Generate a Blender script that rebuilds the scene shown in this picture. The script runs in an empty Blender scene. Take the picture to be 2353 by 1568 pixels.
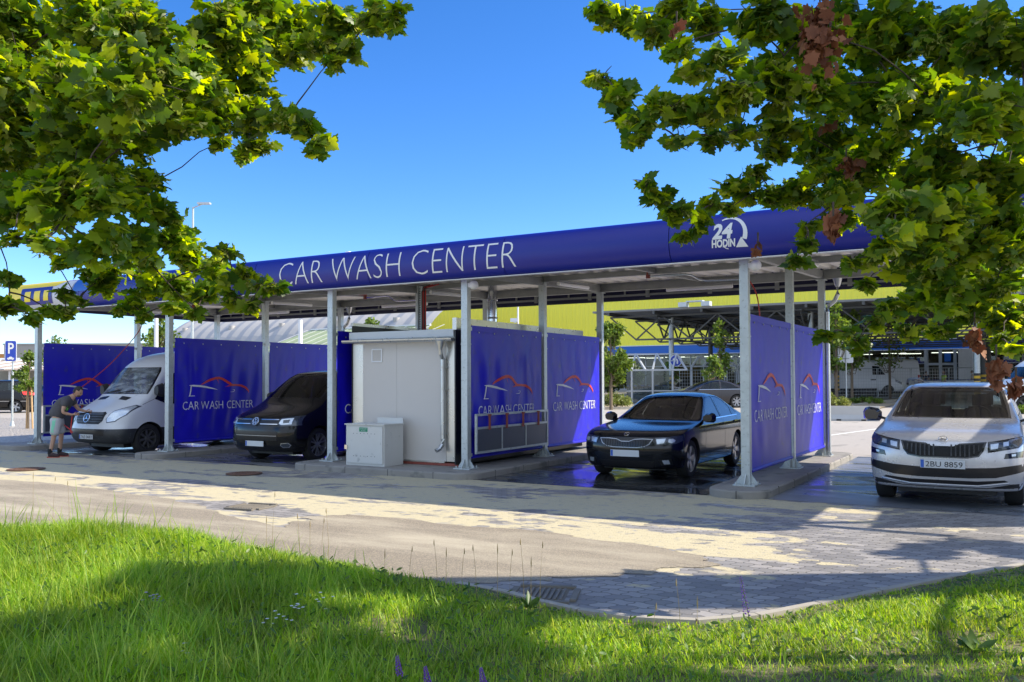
import bpy, bmesh, math, random
import numpy as np
from mathutils import Vector, Matrix, noise
from mathutils.bvhtree import BVHTree
PI = math.pi
R = math.radians
random.seed(11)
rng = np.random.default_rng(5)
scene = bpy.context.scene
COL = scene.collection

# ------------------------------------------------------------------ camera
# world: X runs along the car-wash front (to the right), Y goes away from the camera, Z up
YAW, PITCH, ROLL, F, CX, CY, EYE = R(30.57), R(1.5), 0.0037, 2002.0, 1176.5, 820.0, 1.72
fwd = Vector((-math.sin(YAW) * math.cos(PITCH), math.cos(YAW) * math.cos(PITCH), math.sin(PITCH)))
rgt0 = Vector((math.cos(YAW), math.sin(YAW), 0))
up0 = rgt0.cross(fwd)
rgt = (rgt0 - up0 * ROLL).normalized()
upv = rgt.cross(fwd).normalized()
EYEP = Vector((0, 0, EYE))
cam_d = bpy.data.cameras.new('camera')
cam = bpy.data.objects.new('camera', cam_d)
COL.objects.link(cam)
M3 = Matrix((rgt, upv, -fwd)).transposed()
cam.matrix_world = Matrix.Translation(EYEP) @ M3.to_4x4()
cam_d.sensor_width = 36
cam_d.lens = F / 2353 * 36
cam_d.shift_y = (CY - 784) / 2353
cam_d.clip_start = 0.05
cam_d.clip_end = 3000
scene.camera = cam

# sun and sky
SX, SY = 1.09, 0.69            # horizontal run of a sun ray per metre of height
sun_dir = Vector((SX, SY, 1)).normalized()
world = bpy.data.worlds.new('World')
scene.world = world
world.use_nodes = True
wn = world.node_tree
wn.nodes.clear()
sky = wn.nodes.new('ShaderNodeTexSky')
sky.sky_type = 'NISHITA'
sky.sun_disc = False
sky.sun_elevation = math.asin(sun_dir.z)
sky.sun_rotation = math.atan2(SX, SY)
sky.altitude = 200
sky.air_density = 0.75
sky.dust_density = 0.35
sky.ozone_density = 3.5
hsv = wn.nodes.new('ShaderNodeHueSaturation')
hsv.inputs['Saturation'].default_value = 1.28
hsv.inputs['Hue'].default_value = 0.508
bg = wn.nodes.new('ShaderNodeBackground')
bg.inputs['Strength'].default_value = 0.115
wo = wn.nodes.new('ShaderNodeOutputWorld')
wn.links.new(sky.outputs[0], hsv.inputs['Color'])
# bright broken cloud added behind the photographer, unseen: fill light for shaded sides
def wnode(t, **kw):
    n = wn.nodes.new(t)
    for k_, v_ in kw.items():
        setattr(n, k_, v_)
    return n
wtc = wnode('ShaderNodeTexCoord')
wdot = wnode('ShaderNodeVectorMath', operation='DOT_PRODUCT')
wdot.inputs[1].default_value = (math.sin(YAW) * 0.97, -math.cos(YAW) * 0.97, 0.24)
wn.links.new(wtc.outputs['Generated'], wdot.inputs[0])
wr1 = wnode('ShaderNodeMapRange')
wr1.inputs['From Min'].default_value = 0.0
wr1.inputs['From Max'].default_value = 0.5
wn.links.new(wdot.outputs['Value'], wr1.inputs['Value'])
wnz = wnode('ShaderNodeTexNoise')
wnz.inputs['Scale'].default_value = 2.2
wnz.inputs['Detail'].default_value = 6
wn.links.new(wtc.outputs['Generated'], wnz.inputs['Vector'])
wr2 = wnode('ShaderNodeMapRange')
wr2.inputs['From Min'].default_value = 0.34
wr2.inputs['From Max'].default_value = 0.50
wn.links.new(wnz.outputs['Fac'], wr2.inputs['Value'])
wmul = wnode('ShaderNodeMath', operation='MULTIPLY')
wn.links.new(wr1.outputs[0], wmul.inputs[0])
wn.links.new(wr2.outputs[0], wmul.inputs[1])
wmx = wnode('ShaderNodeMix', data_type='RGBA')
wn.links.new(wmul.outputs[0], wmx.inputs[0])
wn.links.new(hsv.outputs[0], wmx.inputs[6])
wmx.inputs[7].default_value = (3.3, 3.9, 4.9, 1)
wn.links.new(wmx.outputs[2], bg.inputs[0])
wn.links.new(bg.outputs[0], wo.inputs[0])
sl = bpy.data.lights.new('sun', 'SUN')
sl.energy = 3.5
sl.angle = R(0.53)
sl.color = (1.0, 0.91, 0.76)
so = bpy.data.objects.new('sun', sl)
COL.objects.link(so)
so.rotation_euler = sun_dir.to_track_quat('Z', 'Y').to_euler()
so.location = sun_dir * 60
scene.view_settings.view_transform = 'Standard'
scene.view_settings.look = 'None'
scene.view_settings.exposure = 1.3
scene.view_settings.gamma = 1

# ------------------------------------------------------------------ pixel helpers (2353 x 1568 reading of the photo)
def ray(px, py):
    d = rgt * ((px - CX) / F) - upv * ((py - CY) / F) + fwd
    return d
def at(px, py, z=0.0):
    d = ray(px, py)
    return EYEP + d * ((z - EYE) / d.z)
def atD(px, py, dep):
    return EYEP + ray(px, py) * dep
def atY(px, py, Y):
    d = ray(px, py)
    return EYEP + d * (Y / d.y)
def camxz(X, Z, z=0.0):
    """camera-frame right / depth to world"""
    return Vector((X * math.cos(YAW) - Z * math.sin(YAW), X * math.sin(YAW) + Z * math.cos(YAW), z))
def gz(x, y):
    """ground height: flat near, rising gently to the back"""
    return 0.0105 * max(0.0, y - 20.0)

# ------------------------------------------------------------------ materials
MATS = {}
def nodes_of(m):
    return m.node_tree.nodes, m.node_tree.links
def pm(name, col, rough=0.5, metal=0.0, var=0.12, scale=6.0, bump=0.0, bscale=60.0, coat=0.0, spec=0.5, rvar=0.1, backdark=None, dirt=None):
    if name in MATS:
        return MATS[name]
    m = bpy.data.materials.new(name)
    m.use_nodes = True
    N, L = nodes_of(m)
    b = N['Principled BSDF']
    tc = N.new('ShaderNodeTexCoord')
    nz = N.new('ShaderNodeTexNoise')
    nz.inputs['Scale'].default_value = scale
    nz.inputs['Detail'].default_value = 5
    L.new(tc.outputs['Object'], nz.inputs['Vector'])
    mx = N.new('ShaderNodeMix')
    mx.data_type = 'RGBA'
    c = Vector(col)
    mx.inputs[6].default_value = (*(c * (1 - var)), 1)
    mx.inputs[7].default_value = (*[min(1, v) for v in (c * (1 + var))], 1)
    L.new(nz.outputs['Fac'], mx.inputs[0])
    out = mx.outputs[2]
    if dirt:
        n2 = N.new('ShaderNodeTexNoise')
        n2.inputs['Scale'].default_value = dirt[1]
        n2.inputs['Detail'].default_value = 8
        L.new(tc.outputs['Object'], n2.inputs['Vector'])
        cr = N.new('ShaderNodeValToRGB')
        cr.color_ramp.elements[0].position = dirt[2]
        cr.color_ramp.elements[1].position = dirt[2] + 0.12
        L.new(n2.outputs['Fac'], cr.inputs[0])
        m2 = N.new('ShaderNodeMix')
        m2.data_type = 'RGBA'
        L.new(cr.outputs[0], m2.inputs[0])
        L.new(out, m2.inputs[6])
        m2.inputs[7].default_value = (*dirt[0], 1)
        out = m2.outputs[2]
    if backdark is not None:
        g = N.new('ShaderNodeNewGeometry')
        m3 = N.new('ShaderNodeMix')
        m3.data_type = 'RGBA'
        L.new(g.outputs['Backfacing'], m3.inputs[0])
        L.new(out, m3.inputs[6])
        m3.inputs[7].default_value = (*backdark, 1)
        out = m3.outputs[2]
    L.new(out, b.inputs['Base Color'])
    mr = N.new('ShaderNodeMapRange')
    mr.inputs['To Min'].default_value = max(0.01, rough * (1 - rvar))
    mr.inputs['To Max'].default_value = min(1, rough * (1 + rvar))
    L.new(nz.outputs['Fac'], mr.inputs['Value'])
    L.new(mr.outputs[0], b.inputs['Roughness'])
    b.inputs['Metallic'].default_value = metal
    b.inputs['Coat Weight'].default_value = coat
    b.inputs['Coat Roughness'].default_value = 0.04
    b.inputs['Specular IOR Level'].default_value = spec
    if bump:
        nb = N.new('ShaderNodeTexNoise')
        nb.inputs['Scale'].default_value = bscale
        nb.inputs['Detail'].default_value = 6
        L.new(tc.outputs['Object'], nb.inputs['Vector'])
        bp = N.new('ShaderNodeBump')
        bp.inputs['Strength'].default_value = bump
        bp.inputs['Distance'].default_value = 0.01
        L.new(nb.outputs['Fac'], bp.inputs['Height'])
        L.new(bp.outputs[0], b.inputs['Normal'])
    MATS[name] = m
    return m
def glassm(name, tint=(0.35, 0.42, 0.40), refl=1.0):
    if name in MATS:
        return MATS[name]
    m = bpy.data.materials.new(name)
    m.use_nodes = True
    N, L = nodes_of(m)
    N.remove(N['Principled BSDF'])
    tr = N.new('ShaderNodeBsdfTransparent')
    tr.inputs[0].default_value = (*tint, 1)
    gl = N.new('ShaderNodeBsdfGlossy')
    gl.inputs['Roughness'].default_value = 0.02
    gl.inputs['Color'].default_value = (refl, refl, refl, 1)
    fr = N.new('ShaderNodeFresnel')
    fr.inputs['IOR'].default_value = 1.55
    mx = N.new('ShaderNodeMixShader')
    L.new(fr.outputs[0], mx.inputs[0])
    L.new(tr.outputs[0], mx.inputs[1])
    L.new(gl.outputs[0], mx.inputs[2])
    L.new(mx.outputs[0], N['Material Output'].inputs[0])
    MATS[name] = m
    return m
def leafm(name, c1, c2, c3, trans=0.5, rough=0.45, tcol=1.6):
    m = bpy.data.materials.new(name)
    m.use_nodes = True
    N, L = nodes_of(m)
    b = N['Principled BSDF']
    g = N.new('ShaderNodeNewGeometry')
    cr = N.new('ShaderNodeValToRGB')
    e = cr.color_ramp.elements
    e[0].color = (*c1, 1)
    e[1].color = (*c3, 1)
    k = e.new(0.55)
    k.color = (*c2, 1)
    L.new(g.outputs['Random Per Island'], cr.inputs[0])
    tc = N.new('ShaderNodeTexCoord')
    nz = N.new('ShaderNodeTexNoise')
    nz.inputs['Scale'].default_value = 1.3
    L.new(tc.outputs['Object'], nz.inputs['Vector'])
    mr = N.new('ShaderNodeMapRange')
    mr.inputs['From Min'].default_value = 0.3
    mr.inputs['From Max'].default_value = 0.7
    mr.inputs['To Min'].default_value = 0.75
    mr.inputs['To Max'].default_value = 1.25
    L.new(nz.outputs['Fac'], mr.inputs['Value'])
    hs = N.new('ShaderNodeHueSaturation')
    L.new(mr.outputs[0], hs.inputs['Value'])
    L.new(cr.outputs[0], hs.inputs['Color'])
    L.new(hs.outputs[0], b.inputs['Base Color'])
    b.inputs['Roughness'].default_value = rough
    b.inputs['Specular IOR Level'].default_value = 0.4
    tr = N.new('ShaderNodeBsdfTranslucent')
    h2 = N.new('ShaderNodeHueSaturation')
    h2.inputs['Value'].default_value = tcol
    h2.inputs['Saturation'].default_value = 1.1
    h2.inputs['Hue'].default_value = 0.485
    L.new(hs.outputs[0], h2.inputs['Color'])
    L.new(h2.outputs[0], tr.inputs[0])
    mx = N.new('ShaderNodeMixShader')
    mx.inputs[0].default_value = trans
    L.new(b.outputs[0], mx.inputs[1])
    L.new(tr.outputs[0], mx.inputs[2])
    L.new(mx.outputs[0], N['Material Output'].inputs[0])
    MATS[name] = m
    return m
def emim(name, col, s):
    m = bpy.data.materials.new(name)
    m.use_nodes = True
    b = m.node_tree.nodes['Principled BSDF']
    b.inputs['Base Color'].default_value = (*col, 1)
    b.inputs['Emission Color'].default_value = (*col, 1)
    b.inputs['Emission Strength'].default_value = s
    MATS[name] = m
    return m

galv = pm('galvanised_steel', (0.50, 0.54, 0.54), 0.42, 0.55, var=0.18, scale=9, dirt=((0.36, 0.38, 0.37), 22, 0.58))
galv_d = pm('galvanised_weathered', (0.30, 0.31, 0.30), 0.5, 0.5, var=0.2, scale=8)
paint_steel = pm('painted_light_steel', (0.50, 0.54, 0.56), 0.4, 0.1, var=0.06)
blue_f = pm('blue_fascia_paint', (0.005, 0.012, 0.24), 0.36, 0.0, var=0.05, scale=1.2, coat=0.0, bump=0.03, bscale=4)
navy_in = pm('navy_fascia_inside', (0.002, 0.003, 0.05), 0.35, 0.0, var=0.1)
banner_m = pm('blue_tarpaulin', (0.010, 0.006, 0.50), 0.42, 0.0, var=0.10, scale=3, bump=0.05, bscale=30, spec=0.5, dirt=((0.03, 0.03, 0.34), 5, 0.60))
white_v = pm('white_vinyl_print', (0.72, 0.73, 0.74), 0.5, var=0.03)
red_v = pm('red_vinyl_print', (0.62, 0.05, 0.035), 0.5, var=0.05)
roof_m = pm('corrugated_roof_sheet', (0.80, 0.77, 0.70), 0.45, 0.0, var=0.05, scale=3, dirt=((0.6, 0.58, 0.53), 6, 0.62))
panel_m = pm('grey_sandwich_panel', (0.56, 0.53, 0.49), 0.45, var=0.03, scale=1.5)
ali_m = pm('bare_aluminium', (0.62, 0.60, 0.55), 0.28, 0.85, var=0.08)
black_m = pm('black_panel', (0.012, 0.012, 0.014), 0.3, var=0.2)
cab_m = pm('light_grey_cabinet', (0.58, 0.58, 0.55), 0.4, 0.15, var=0.05, dirt=((0.33, 0.34, 0.33), 9, 0.63))
zinc_m = pm('zinc_gutter', (0.58, 0.60, 0.60), 0.28, 0.75, var=0.1)
rubber = pm('tyre_rubber', (0.018, 0.018, 0.018), 0.75, var=0.25, scale=20)
dark_pl = pm('dark_plastic', (0.02, 0.02, 0.022), 0.5, var=0.2)
blk_gloss = pm('gloss_black_trim', (0.008, 0.008, 0.009), 0.12, coat=0.6, var=0.1)
chrome = pm('chrome', (0.75, 0.76, 0.78), 0.12, 1.0, var=0.04)
rim_m = pm('alloy_rim', (0.42, 0.43, 0.45), 0.3, 0.75, var=0.1)
brake_m = pm('brake_dark', (0.03, 0.03, 0.03), 0.6, 0.3, var=0.3)
lamp_in = pm('headlamp_reflector', (0.62, 0.68, 0.74), 0.2, 0.6, var=0.25, scale=30)
lamp_dk = pm('headlamp_dark', (0.05, 0.06, 0.075), 0.12, 0.2, coat=1.0, var=0.5, scale=25)
plate_m = pm('plate_white', (0.55, 0.57, 0.58), 0.4, var=0.03)
plate_b = pm('plate_blue', (0.02, 0.10, 0.45), 0.4, var=0.03)
ink_m = pm('plate_ink', (0.02, 0.02, 0.02), 0.5, var=0.03)
red_l = pm('red_lamp_glass', (0.45, 0.01, 0.01), 0.2, coat=0.8, var=0.2)
seat_m = pm('dark_upholstery', (0.03, 0.03, 0.032), 0.85, var=0.3)
int_m = pm('cabin_trim', (0.045, 0.045, 0.045), 0.7, var=0.2)
glass_c = glassm('car_glass', (0.50, 0.56, 0.52), 0.75)
glass_s = glassm('side_glass', (0.30, 0.35, 0.36))
glass_b = glassm('building_glass', (0.55, 0.6, 0.6))
hose_red = pm('red_hose', (0.50, 0.03, 0.02), 0.4, var=0.1)
hose_blk = pm('black_hose', (0.02, 0.02, 0.02), 0.45, var=0.1)
tube_w = pm('lamp_tube_opal', (0.85, 0.85, 0.83), 0.35, var=0.02)
conc_k = pm('kerb_concrete', (0.26, 0.245, 0.22), 0.85, var=0.2, scale=3, bump=0.25, bscale=90, dirt=((0.16, 0.155, 0.14), 3.5, 0.56))
white_p = pm('white_painted_metal', (0.74, 0.75, 0.76), 0.4, var=0.04)
bark = pm('maple_bark', (0.055, 0.042, 0.03), 0.9, var=0.35, scale=18, bump=0.5, bscale=60)

# ------------------------------------------------------------------ mesh builder
class MB:
    def __init__(s):
        s.bm = bmesh.new()
    def add(s, vs, fs, mtx=None, mi=0):
        v = [s.bm.verts.new(mtx @ Vector(p) if mtx else Vector(p)) for p in vs]
        for f in fs:
            try:
                q = s.bm.faces.new([v[i] for i in f])
                q.material_index = mi
            except ValueError:
                pass
        return v
    def box(s, c, d, rz=0.0, mtx=None, mi=0):
        x, y, z = d[0] / 2, d[1] / 2, d[2] / 2
        vs = [(-x, -y, -z), (x, -y, -z), (x, y, -z), (-x, y, -z), (-x, -y, z), (x, -y, z), (x, y, z), (-x, y, z)]
        m = Matrix.Translation(Vector(c)) @ (Matrix.Rotation(rz, 4, 'Z') if rz else Matrix.Identity(4))
        if mtx:
            m = mtx @ m
        s.add(vs, [(0, 3, 2, 1), (4, 5, 6, 7), (0, 1, 5, 4), (1, 2, 6, 5), (2, 3, 7, 6), (3, 0, 4, 7)], m, mi)
        return s
    def b2(s, x0, x1, y0, y1, z0, z1, mi=0):
        return s.box(((x0 + x1) / 2, (y0 + y1) / 2, (z0 + z1) / 2), (abs(x1 - x0), abs(y1 - y0), abs(z1 - z0)), mi=mi)
    def beam(s, p0, p1, w, h, mi=0):
        p0, p1 = Vector(p0), Vector(p1)
        d = (p1 - p0)
        q = d.to_track_quat('Z', 'Y').to_matrix().to_4x4()
        m = Matrix.Translation((p0 + p1) / 2) @ q
        return s.box((0, 0, 0), (w, h, d.length), mtx=m, mi=mi)
    def tube(s, pts, r, n=8, cap=True, mi=0):
        pts = [Vector(p) for p in pts]
        rr = r if isinstance(r, (list, tuple)) else [r] * len(pts)
        rings = []
        up = Vector((0, 0, 1))
        for i, p in enumerate(pts):
            d = (pts[min(i + 1, len(pts) - 1)] - pts[max(i - 1, 0)]).normalized()
            a = d.cross(up)
            if a.length < 0.05:
                a = d.cross(Vector((1, 0, 0)))
            a.normalize()
            b = d.cross(a)
            rings.append([s.bm.verts.new(p + (a * math.cos(t) + b * math.sin(t)) * rr[i]) for t in [2 * PI * k / n for k in range(n)]])
        for i in range(len(rings) - 1):
            for k in range(n):
                f = s.bm.faces.new([rings[i][k], rings[i][(k + 1) % n], rings[i + 1][(k + 1) % n], rings[i + 1][k]])
                f.material_index = mi
        if cap:
            s.bm.faces.new(rings[0][::-1]).material_index = mi
            s.bm.faces.new(rings[-1]).material_index = mi
        return s
    def lathe(s, prof, n=24, mtx=None, mi=0, close=False):
        """prof: (r, z) pairs revolved about z"""
        rings = []
        m = mtx or Matrix.Identity(4)
        for r, z in prof:
            rings.append([s.bm.verts.new(m @ Vector((r * math.cos(2 * PI * k / n), r * math.sin(2 * PI * k / n), z))) for k in range(n)])
        for i in range(len(rings) - 1):
            for k in range(n):
                f = s.bm.faces.new([rings[i][k], rings[i][(k + 1) % n], rings[i + 1][(k + 1) % n], rings[i + 1][k]])
                f.material_index = mi
        if not close:
            for rg in (rings[0][::-1], rings[-1]):
                s.bm.faces.new(rg).material_index = mi
        return s
    def prism(s, poly, vec, mi=0, mtx=None):
        n = len(poly)
        vec = Vector(vec)
        a = [Vector(p) for p in poly]
        s.add(a + [p + vec for p in a], [tuple(range(n))[::-1], tuple(range(n, 2 * n))] + [(i, (i + 1) % n, n + (i + 1) % n, n + i) for i in range(n)], mtx, mi)
        return s
    def ball(s, c, r, sc=(1, 1, 1), sub=2, mi=0, jitter=0.0):
        g = bmesh.ops.create_icosphere(s.bm, subdivisions=sub, radius=1)
        for v in g['verts']:
            k = 1 + (jitter * (noise.noise(v.co * 2.3 + Vector(c)) if jitter else 0))
            v.co = Vector((v.co.x * r * sc[0] * k, v.co.y * r * sc[1] * k, v.co.z * r * sc[2] * k)) + Vector(c)
            for f in v.link_faces:
                f.material_index = mi
        return s
    def build(s, name, mats, parent=None, world=True, smooth=False, bevel=0.0, loc=None, angle=35):
        bm = s.bm
        if bevel:
            es = [e for e in bm.edges if e.is_manifold and e.calc_face_angle(0) > R(40)]
            bmesh.ops.bevel(bm, geom=es, offset=bevel, segments=2, profile=0.6, affect='EDGES', clamp_overlap=True)
        bmesh.ops.recalc_face_normals(bm, faces=bm.faces[:])
        me = bpy.data.meshes.new(name)
        if parent is not None and world:
            bm.transform(parent_mw(parent).inverted())
        if parent is None and loc is not None:
            bm.transform(Matrix.Translation(-Vector(loc)))
        bm.to_mesh(me)
        bm.free()
        for m in (mats if isinstance(mats, (list, tuple)) else [mats]):
            me.materials.append(m)
        if smooth:
            me.shade_smooth()
            me.set_sharp_from_angle(angle=R(angle))
        o = bpy.data.objects.new(name, me)
        COL.objects.link(o)
        if parent is not None:
            o.parent = parent
        elif loc is not None:
            o.location = loc
        return o
def parent_mw(o):
    m = o.matrix_basis.copy()
    p = o.parent
    while p:
        m = p.matrix_basis @ m
        p = p.parent
    return m
def tag(o, label=None, cat=None, group=None, kind=None):
    if label:
        o['label'] = label
    if cat:
        o['category'] = cat
    if group:
        o['group'] = group
    if kind:
        o['kind'] = kind
    return o
def thing(name, label, cat, loc=(0, 0, 0), rz=0.0, group=None):
    o = bpy.data.objects.new(name, None)
    COL.objects.link(o)
    o.empty_display_size = 0.2
    o.location = loc
    o.rotation_euler = (0, 0, rz)
    return tag(o, label, cat, group)
def kids(o):
    return [c for c in bpy.data.objects if c.parent == o]
def dup(root, loc=None, rz=None, label=None, parent=None, scale=None):
    r = root.copy()
    COL.objects.link(r)
    if parent is not None:
        r.parent = parent
    if loc is not None:
        r.location = loc
    if rz is not None:
        r.rotation_euler = (0, 0, rz)
    if scale is not None:
        r.scale = scale
    if label:
        r['label'] = label
    for ch in kids(root):
        dup(ch, parent=r)
    return r
_txt = {}
def text_geo(sx, size=1.0, xs=1.0, shear=0.0, offset=0.0):
    key = (sx, size, xs, shear, offset)
    if key in _txt:
        return _txt[key]
    cu = bpy.data.curves.new('lettering', 'FONT')
    cu.body = sx
    cu.size = size
    cu.shear = shear
    cu.offset = offset
    cu.resolution_u = 3
    ob = bpy.data.objects.new('lettering', cu)
    COL.objects.link(ob)
    dg = bpy.context.evaluated_depsgraph_get()
    me = ob.evaluated_get(dg).to_mesh()
    vs = [Vector((v.co.x * xs, v.co.y, 0)) for v in me.vertices]
    fs = [tuple(p.vertices) for p in me.polygons]
    bpy.data.objects.remove(ob)
    bpy.data.curves.remove(cu)
    _txt[key] = (vs, fs)
    return vs, fs
def strip(pts):
    """pts: (u, v, width) polyline -> flat strip verts, faces"""
    vs, fs = [], []
    n = len(pts)
    for i, (u, v, w) in enumerate(pts):
        a, b = pts[max(i - 1, 0)], pts[min(i + 1, n - 1)]
        d = Vector((b[0] - a[0], b[1] - a[1]))
        d.normalize()
        nn = Vector((-d.y, d.x)) * w / 2
        vs += [Vector((u + nn.x, v + nn.y, 0)), Vector((u - nn.x, v - nn.y, 0))]
    for i in range(n - 1):
        fs.append((2 * i, 2 * i + 1, 2 * i + 3, 2 * i + 2))
    return vs, fs

# ------------------------------------------------------------------ ground
def ground_mat(name, kind):
    m = bpy.data.materials.new(name)
    m.use_nodes = True
    N, L = nodes_of(m)
    b = N['Principled BSDF']
    tc = N.new('ShaderNodeTexCoord')
    src = tc.outputs['Object']
    def noi(scale, det=6, dist=0.0, rough=0.55):
        n = N.new('ShaderNodeTexNoise')
        n.inputs['Scale'].default_value = scale
        n.inputs['Detail'].default_value = det
        n.inputs['Distortion'].default_value = dist
        n.inputs['Roughness'].default_value = rough
        L.new(src, n.inputs['Vector'])
        return n.outputs['Fac']
    def ramp(f, p0, p1):
        r = N.new('ShaderNodeMapRange')
        r.inputs['From Min'].default_value = p0
        r.inputs['From Max'].default_value = p1
        L.new(f, r.inputs['Value'])
        return r.outputs[0]
    def mix(f, a, c):
        x = N.new('ShaderNodeMix')
        x.data_type = 'RGBA'
        for i, v in ((0, f), (6, a), (7, c)):
            if isinstance(v, (int, float)):
                x.inputs[i].default_value = v
            elif isinstance(v, tuple):
                x.inputs[i].default_value = (*v, 1)
            else:
                L.new(v, x.inputs[i])
        return x.outputs[2]
    def math_(op, a, c):
        x = N.new('ShaderNodeMath')
        x.operation = op
        for i, v in ((0, a), (1, c)):
            if isinstance(v, (int, float)):
                x.inputs[i].default_value = v
            else:
                L.new(v, x.inputs[i])
        return x.outputs[0]
    def bump(h, s, d=0.01):
        x = N.new('ShaderNodeBump')
        x.inputs['Strength'].default_value = s
        x.inputs['Distance'].default_value = d
        L.new(h, x.inputs['Height'])
        L.new(x.outputs[0], b.inputs['Normal'])
    if kind == 'lot':
        c = mix(ramp(noi(0.12, 4), 0.35, 0.7), (0.27, 0.245, 0.215), (0.37, 0.335, 0.295))
        c = mix(ramp(noi(60, 3), 0.3, 0.8), c, (0.46, 0.42, 0.38))
        c = mix(ramp(noi(0.6, 8, 2.0), 0.62, 0.66), c, (0.24, 0.225, 0.2))
        L.new(c, b.inputs['Base Color'])
        b.inputs['Roughness'].default_value = 0.85
        bump(noi(90, 3), 0.4)
    elif kind == 'pavers':
        # interlocking stones: brick pattern whose joints are bent by a small square-ish wave
        sp = N.new('ShaderNodeSeparateXYZ')
        L.new(src, sp.inputs[0])
        w1 = math_('MULTIPLY', sp.outputs['X'], 2 * PI / 0.17)
        w1 = math_('SINE', w1, 0)
        w1 = math_('MULTIPLY', w1, 0.012)
        w2 = math_('MULTIPLY', sp.outputs['Y'], 2 * PI / 0.14)
        w2 = math_('SINE', w2, 0)
        w2 = math_('MULTIPLY', w2, 0.016)
        cb = N.new('ShaderNodeCombineXYZ')
        L.new(math_('ADD', sp.outputs['X'], w2), cb.inputs['X'])
        L.new(math_('ADD', sp.outputs['Y'], w1), cb.inputs['Y'])
        br = N.new('ShaderNodeTexBrick')
        br.inputs['Scale'].default_value = 1.0
        br.inputs['Brick Width'].default_value = 0.17
        br.inputs['Row Height'].default_value = 0.14
        br.inputs['Mortar Size'].default_value = 0.009
        br.inputs['Mortar Smooth'].default_value = 0.4
        br.inputs['Bias'].default_value = 0.0
        br.inputs['Color1'].default_value = (0.185, 0.175, 0.168, 1)
        br.inputs['Color2'].default_value = (0.37, 0.345, 0.325, 1)
        br.inputs['Mortar'].default_value = (0.13, 0.12, 0.105, 1)
        L.new(cb.outputs[0], br.inputs['Vector'])
        c = br.outputs['Color']
        c = mix(math_('MULTIPLY', ramp(noi(40, 4), 0.25, 0.8), 0.35), c, (0.26, 0.25, 0.24))
                # jointing sand swept over the stones, denser in drifts
        st = N.new('ShaderNodeMapping')
        st.inputs['Scale'].default_value = (0.35, 1.0, 1)
        L.new(src, st.inputs[0])
        n1 = N.new('ShaderNodeTexNoise')
        n1.inputs['Scale'].default_value = 1.1
        n1.inputs['Detail'].default_value = 9
        n1.inputs['Roughness'].default_value = 0.62
        n1.inputs['Distortion'].default_value = 0.6
        L.new(st.outputs[0], n1.inputs['Vector'])
        # stone-sized steps let single stones show bare
        vb = N.new('ShaderNodeTexWhiteNoise')
        vb.noise_dimensions = '2D'
        sn = N.new('ShaderNodeVectorMath')
        sn.operation = 'SNAP'
        sn.inputs[1].default_value = (0.17, 0.14, 1)
        L.new(cb.outputs[0], sn.inputs[0])
        L.new(sn.outputs[0], vb.inputs['Vector'])
        k = math_('ADD', n1.outputs['Fac'], math_('MULTIPLY', math_('SUBTRACT', vb.outputs['Value'], 0.5), 0.10))
        xr = math_('MULTIPLY', math_('SUBTRACT', sp.outputs['X'], -4.4), 0.036)       # thins out towards the right
        xr = math_('MAXIMUM', xr, -0.03)
        k = math_('SUBTRACT', k, xr)
        nearY = ramp(sp.outputs['Y'], 13.5, 10.5)
        k = math_('ADD', k, math_('MULTIPLY', nearY, 0.03))
        sand = ramp(k, 0.485, 0.515)
        sc = mix(ramp(noi(70, 3), 0.3, 0.75), (0.43, 0.375, 0.24), (0.55, 0.485, 0.33))
        fc = math_('MULTIPLY', sand, ramp(noi(9, 6), 0.28, 0.42))
        c = mix(fc, c, sc)
        L.new(c, b.inputs['Base Color'])
        rr = N.new('ShaderNodeMapRange')
        rr.inputs['To Min'].default_value = 0.5
        rr.inputs['To Max'].default_value = 0.95
        L.new(fc, rr.inputs['Value'])
        L.new(rr.outputs[0], b.inputs['Roughness'])
        h = math_('SUBTRACT', 1.0, br.outputs['Fac'])
        h = math_('ADD', h, math_('MULTIPLY', noi(120, 3), 0.3))
        bump(h, 0.55, 0.008)
    elif kind == 'road':
        c = mix(ramp(noi(0.5, 6), 0.35, 0.7), (0.155, 0.13, 0.10), (0.21, 0.18, 0.145))
        c = mix(ramp(noi(75, 3, 0, 0.8), 0.42, 0.72), c, (0.46, 0.39, 0.28))
        st = N.new('ShaderNodeMapping')
        st.inputs['Scale'].default_value = (0.3, 1.2, 1)
        L.new(src, st.inputs[0])
        n1 = N.new('ShaderNodeTexNoise')
        n1.inputs['Scale'].default_value = 0.9
        n1.inputs['Detail'].default_value = 9
        n1.inputs['Roughness'].default_value = 0.65
        L.new(st.outputs[0], n1.inputs['Vector'])
        f = math_('MULTIPLY', ramp(n1.outputs['Fac'], 0.44, 0.66), 0.75)
        c = mix(f, c, (0.50, 0.44, 0.33))
        L.new(c, b.inputs['Base Color'])
        b.inputs['Roughness'].default_value = 0.9
        bump(noi(110, 3, 0, 0.8), 0.8, 0.006)
    elif kind == 'soil':
        c = mix(ramp(noi(2.5, 6), 0.35, 0.65), (0.10, 0.085, 0.05), (0.20, 0.165, 0.10))
        c = mix(ramp(noi(30, 4), 0.4, 0.7), c, (0.07, 0.10, 0.025))
        L.new(c, b.inputs['Base Color'])
        b.inputs['Roughness'].default_value = 1.0
        bump(noi(25, 5), 1.0, 0.03)
    elif kind in ('wet', 'damp', 'dry'):
        base = {'wet': ((0.018, 0.019, 0.020), (0.06, 0.064, 0.068)), 'damp': ((0.11, 0.125, 0.145), (0.19, 0.20, 0.215)), 'dry': ((0.10, 0.10, 0.105), (0.17, 0.17, 0.17))}[kind]
        c = mix(ramp(noi(0.9, 6, 1.0), 0.35, 0.65), base[0], base[1])
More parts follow.
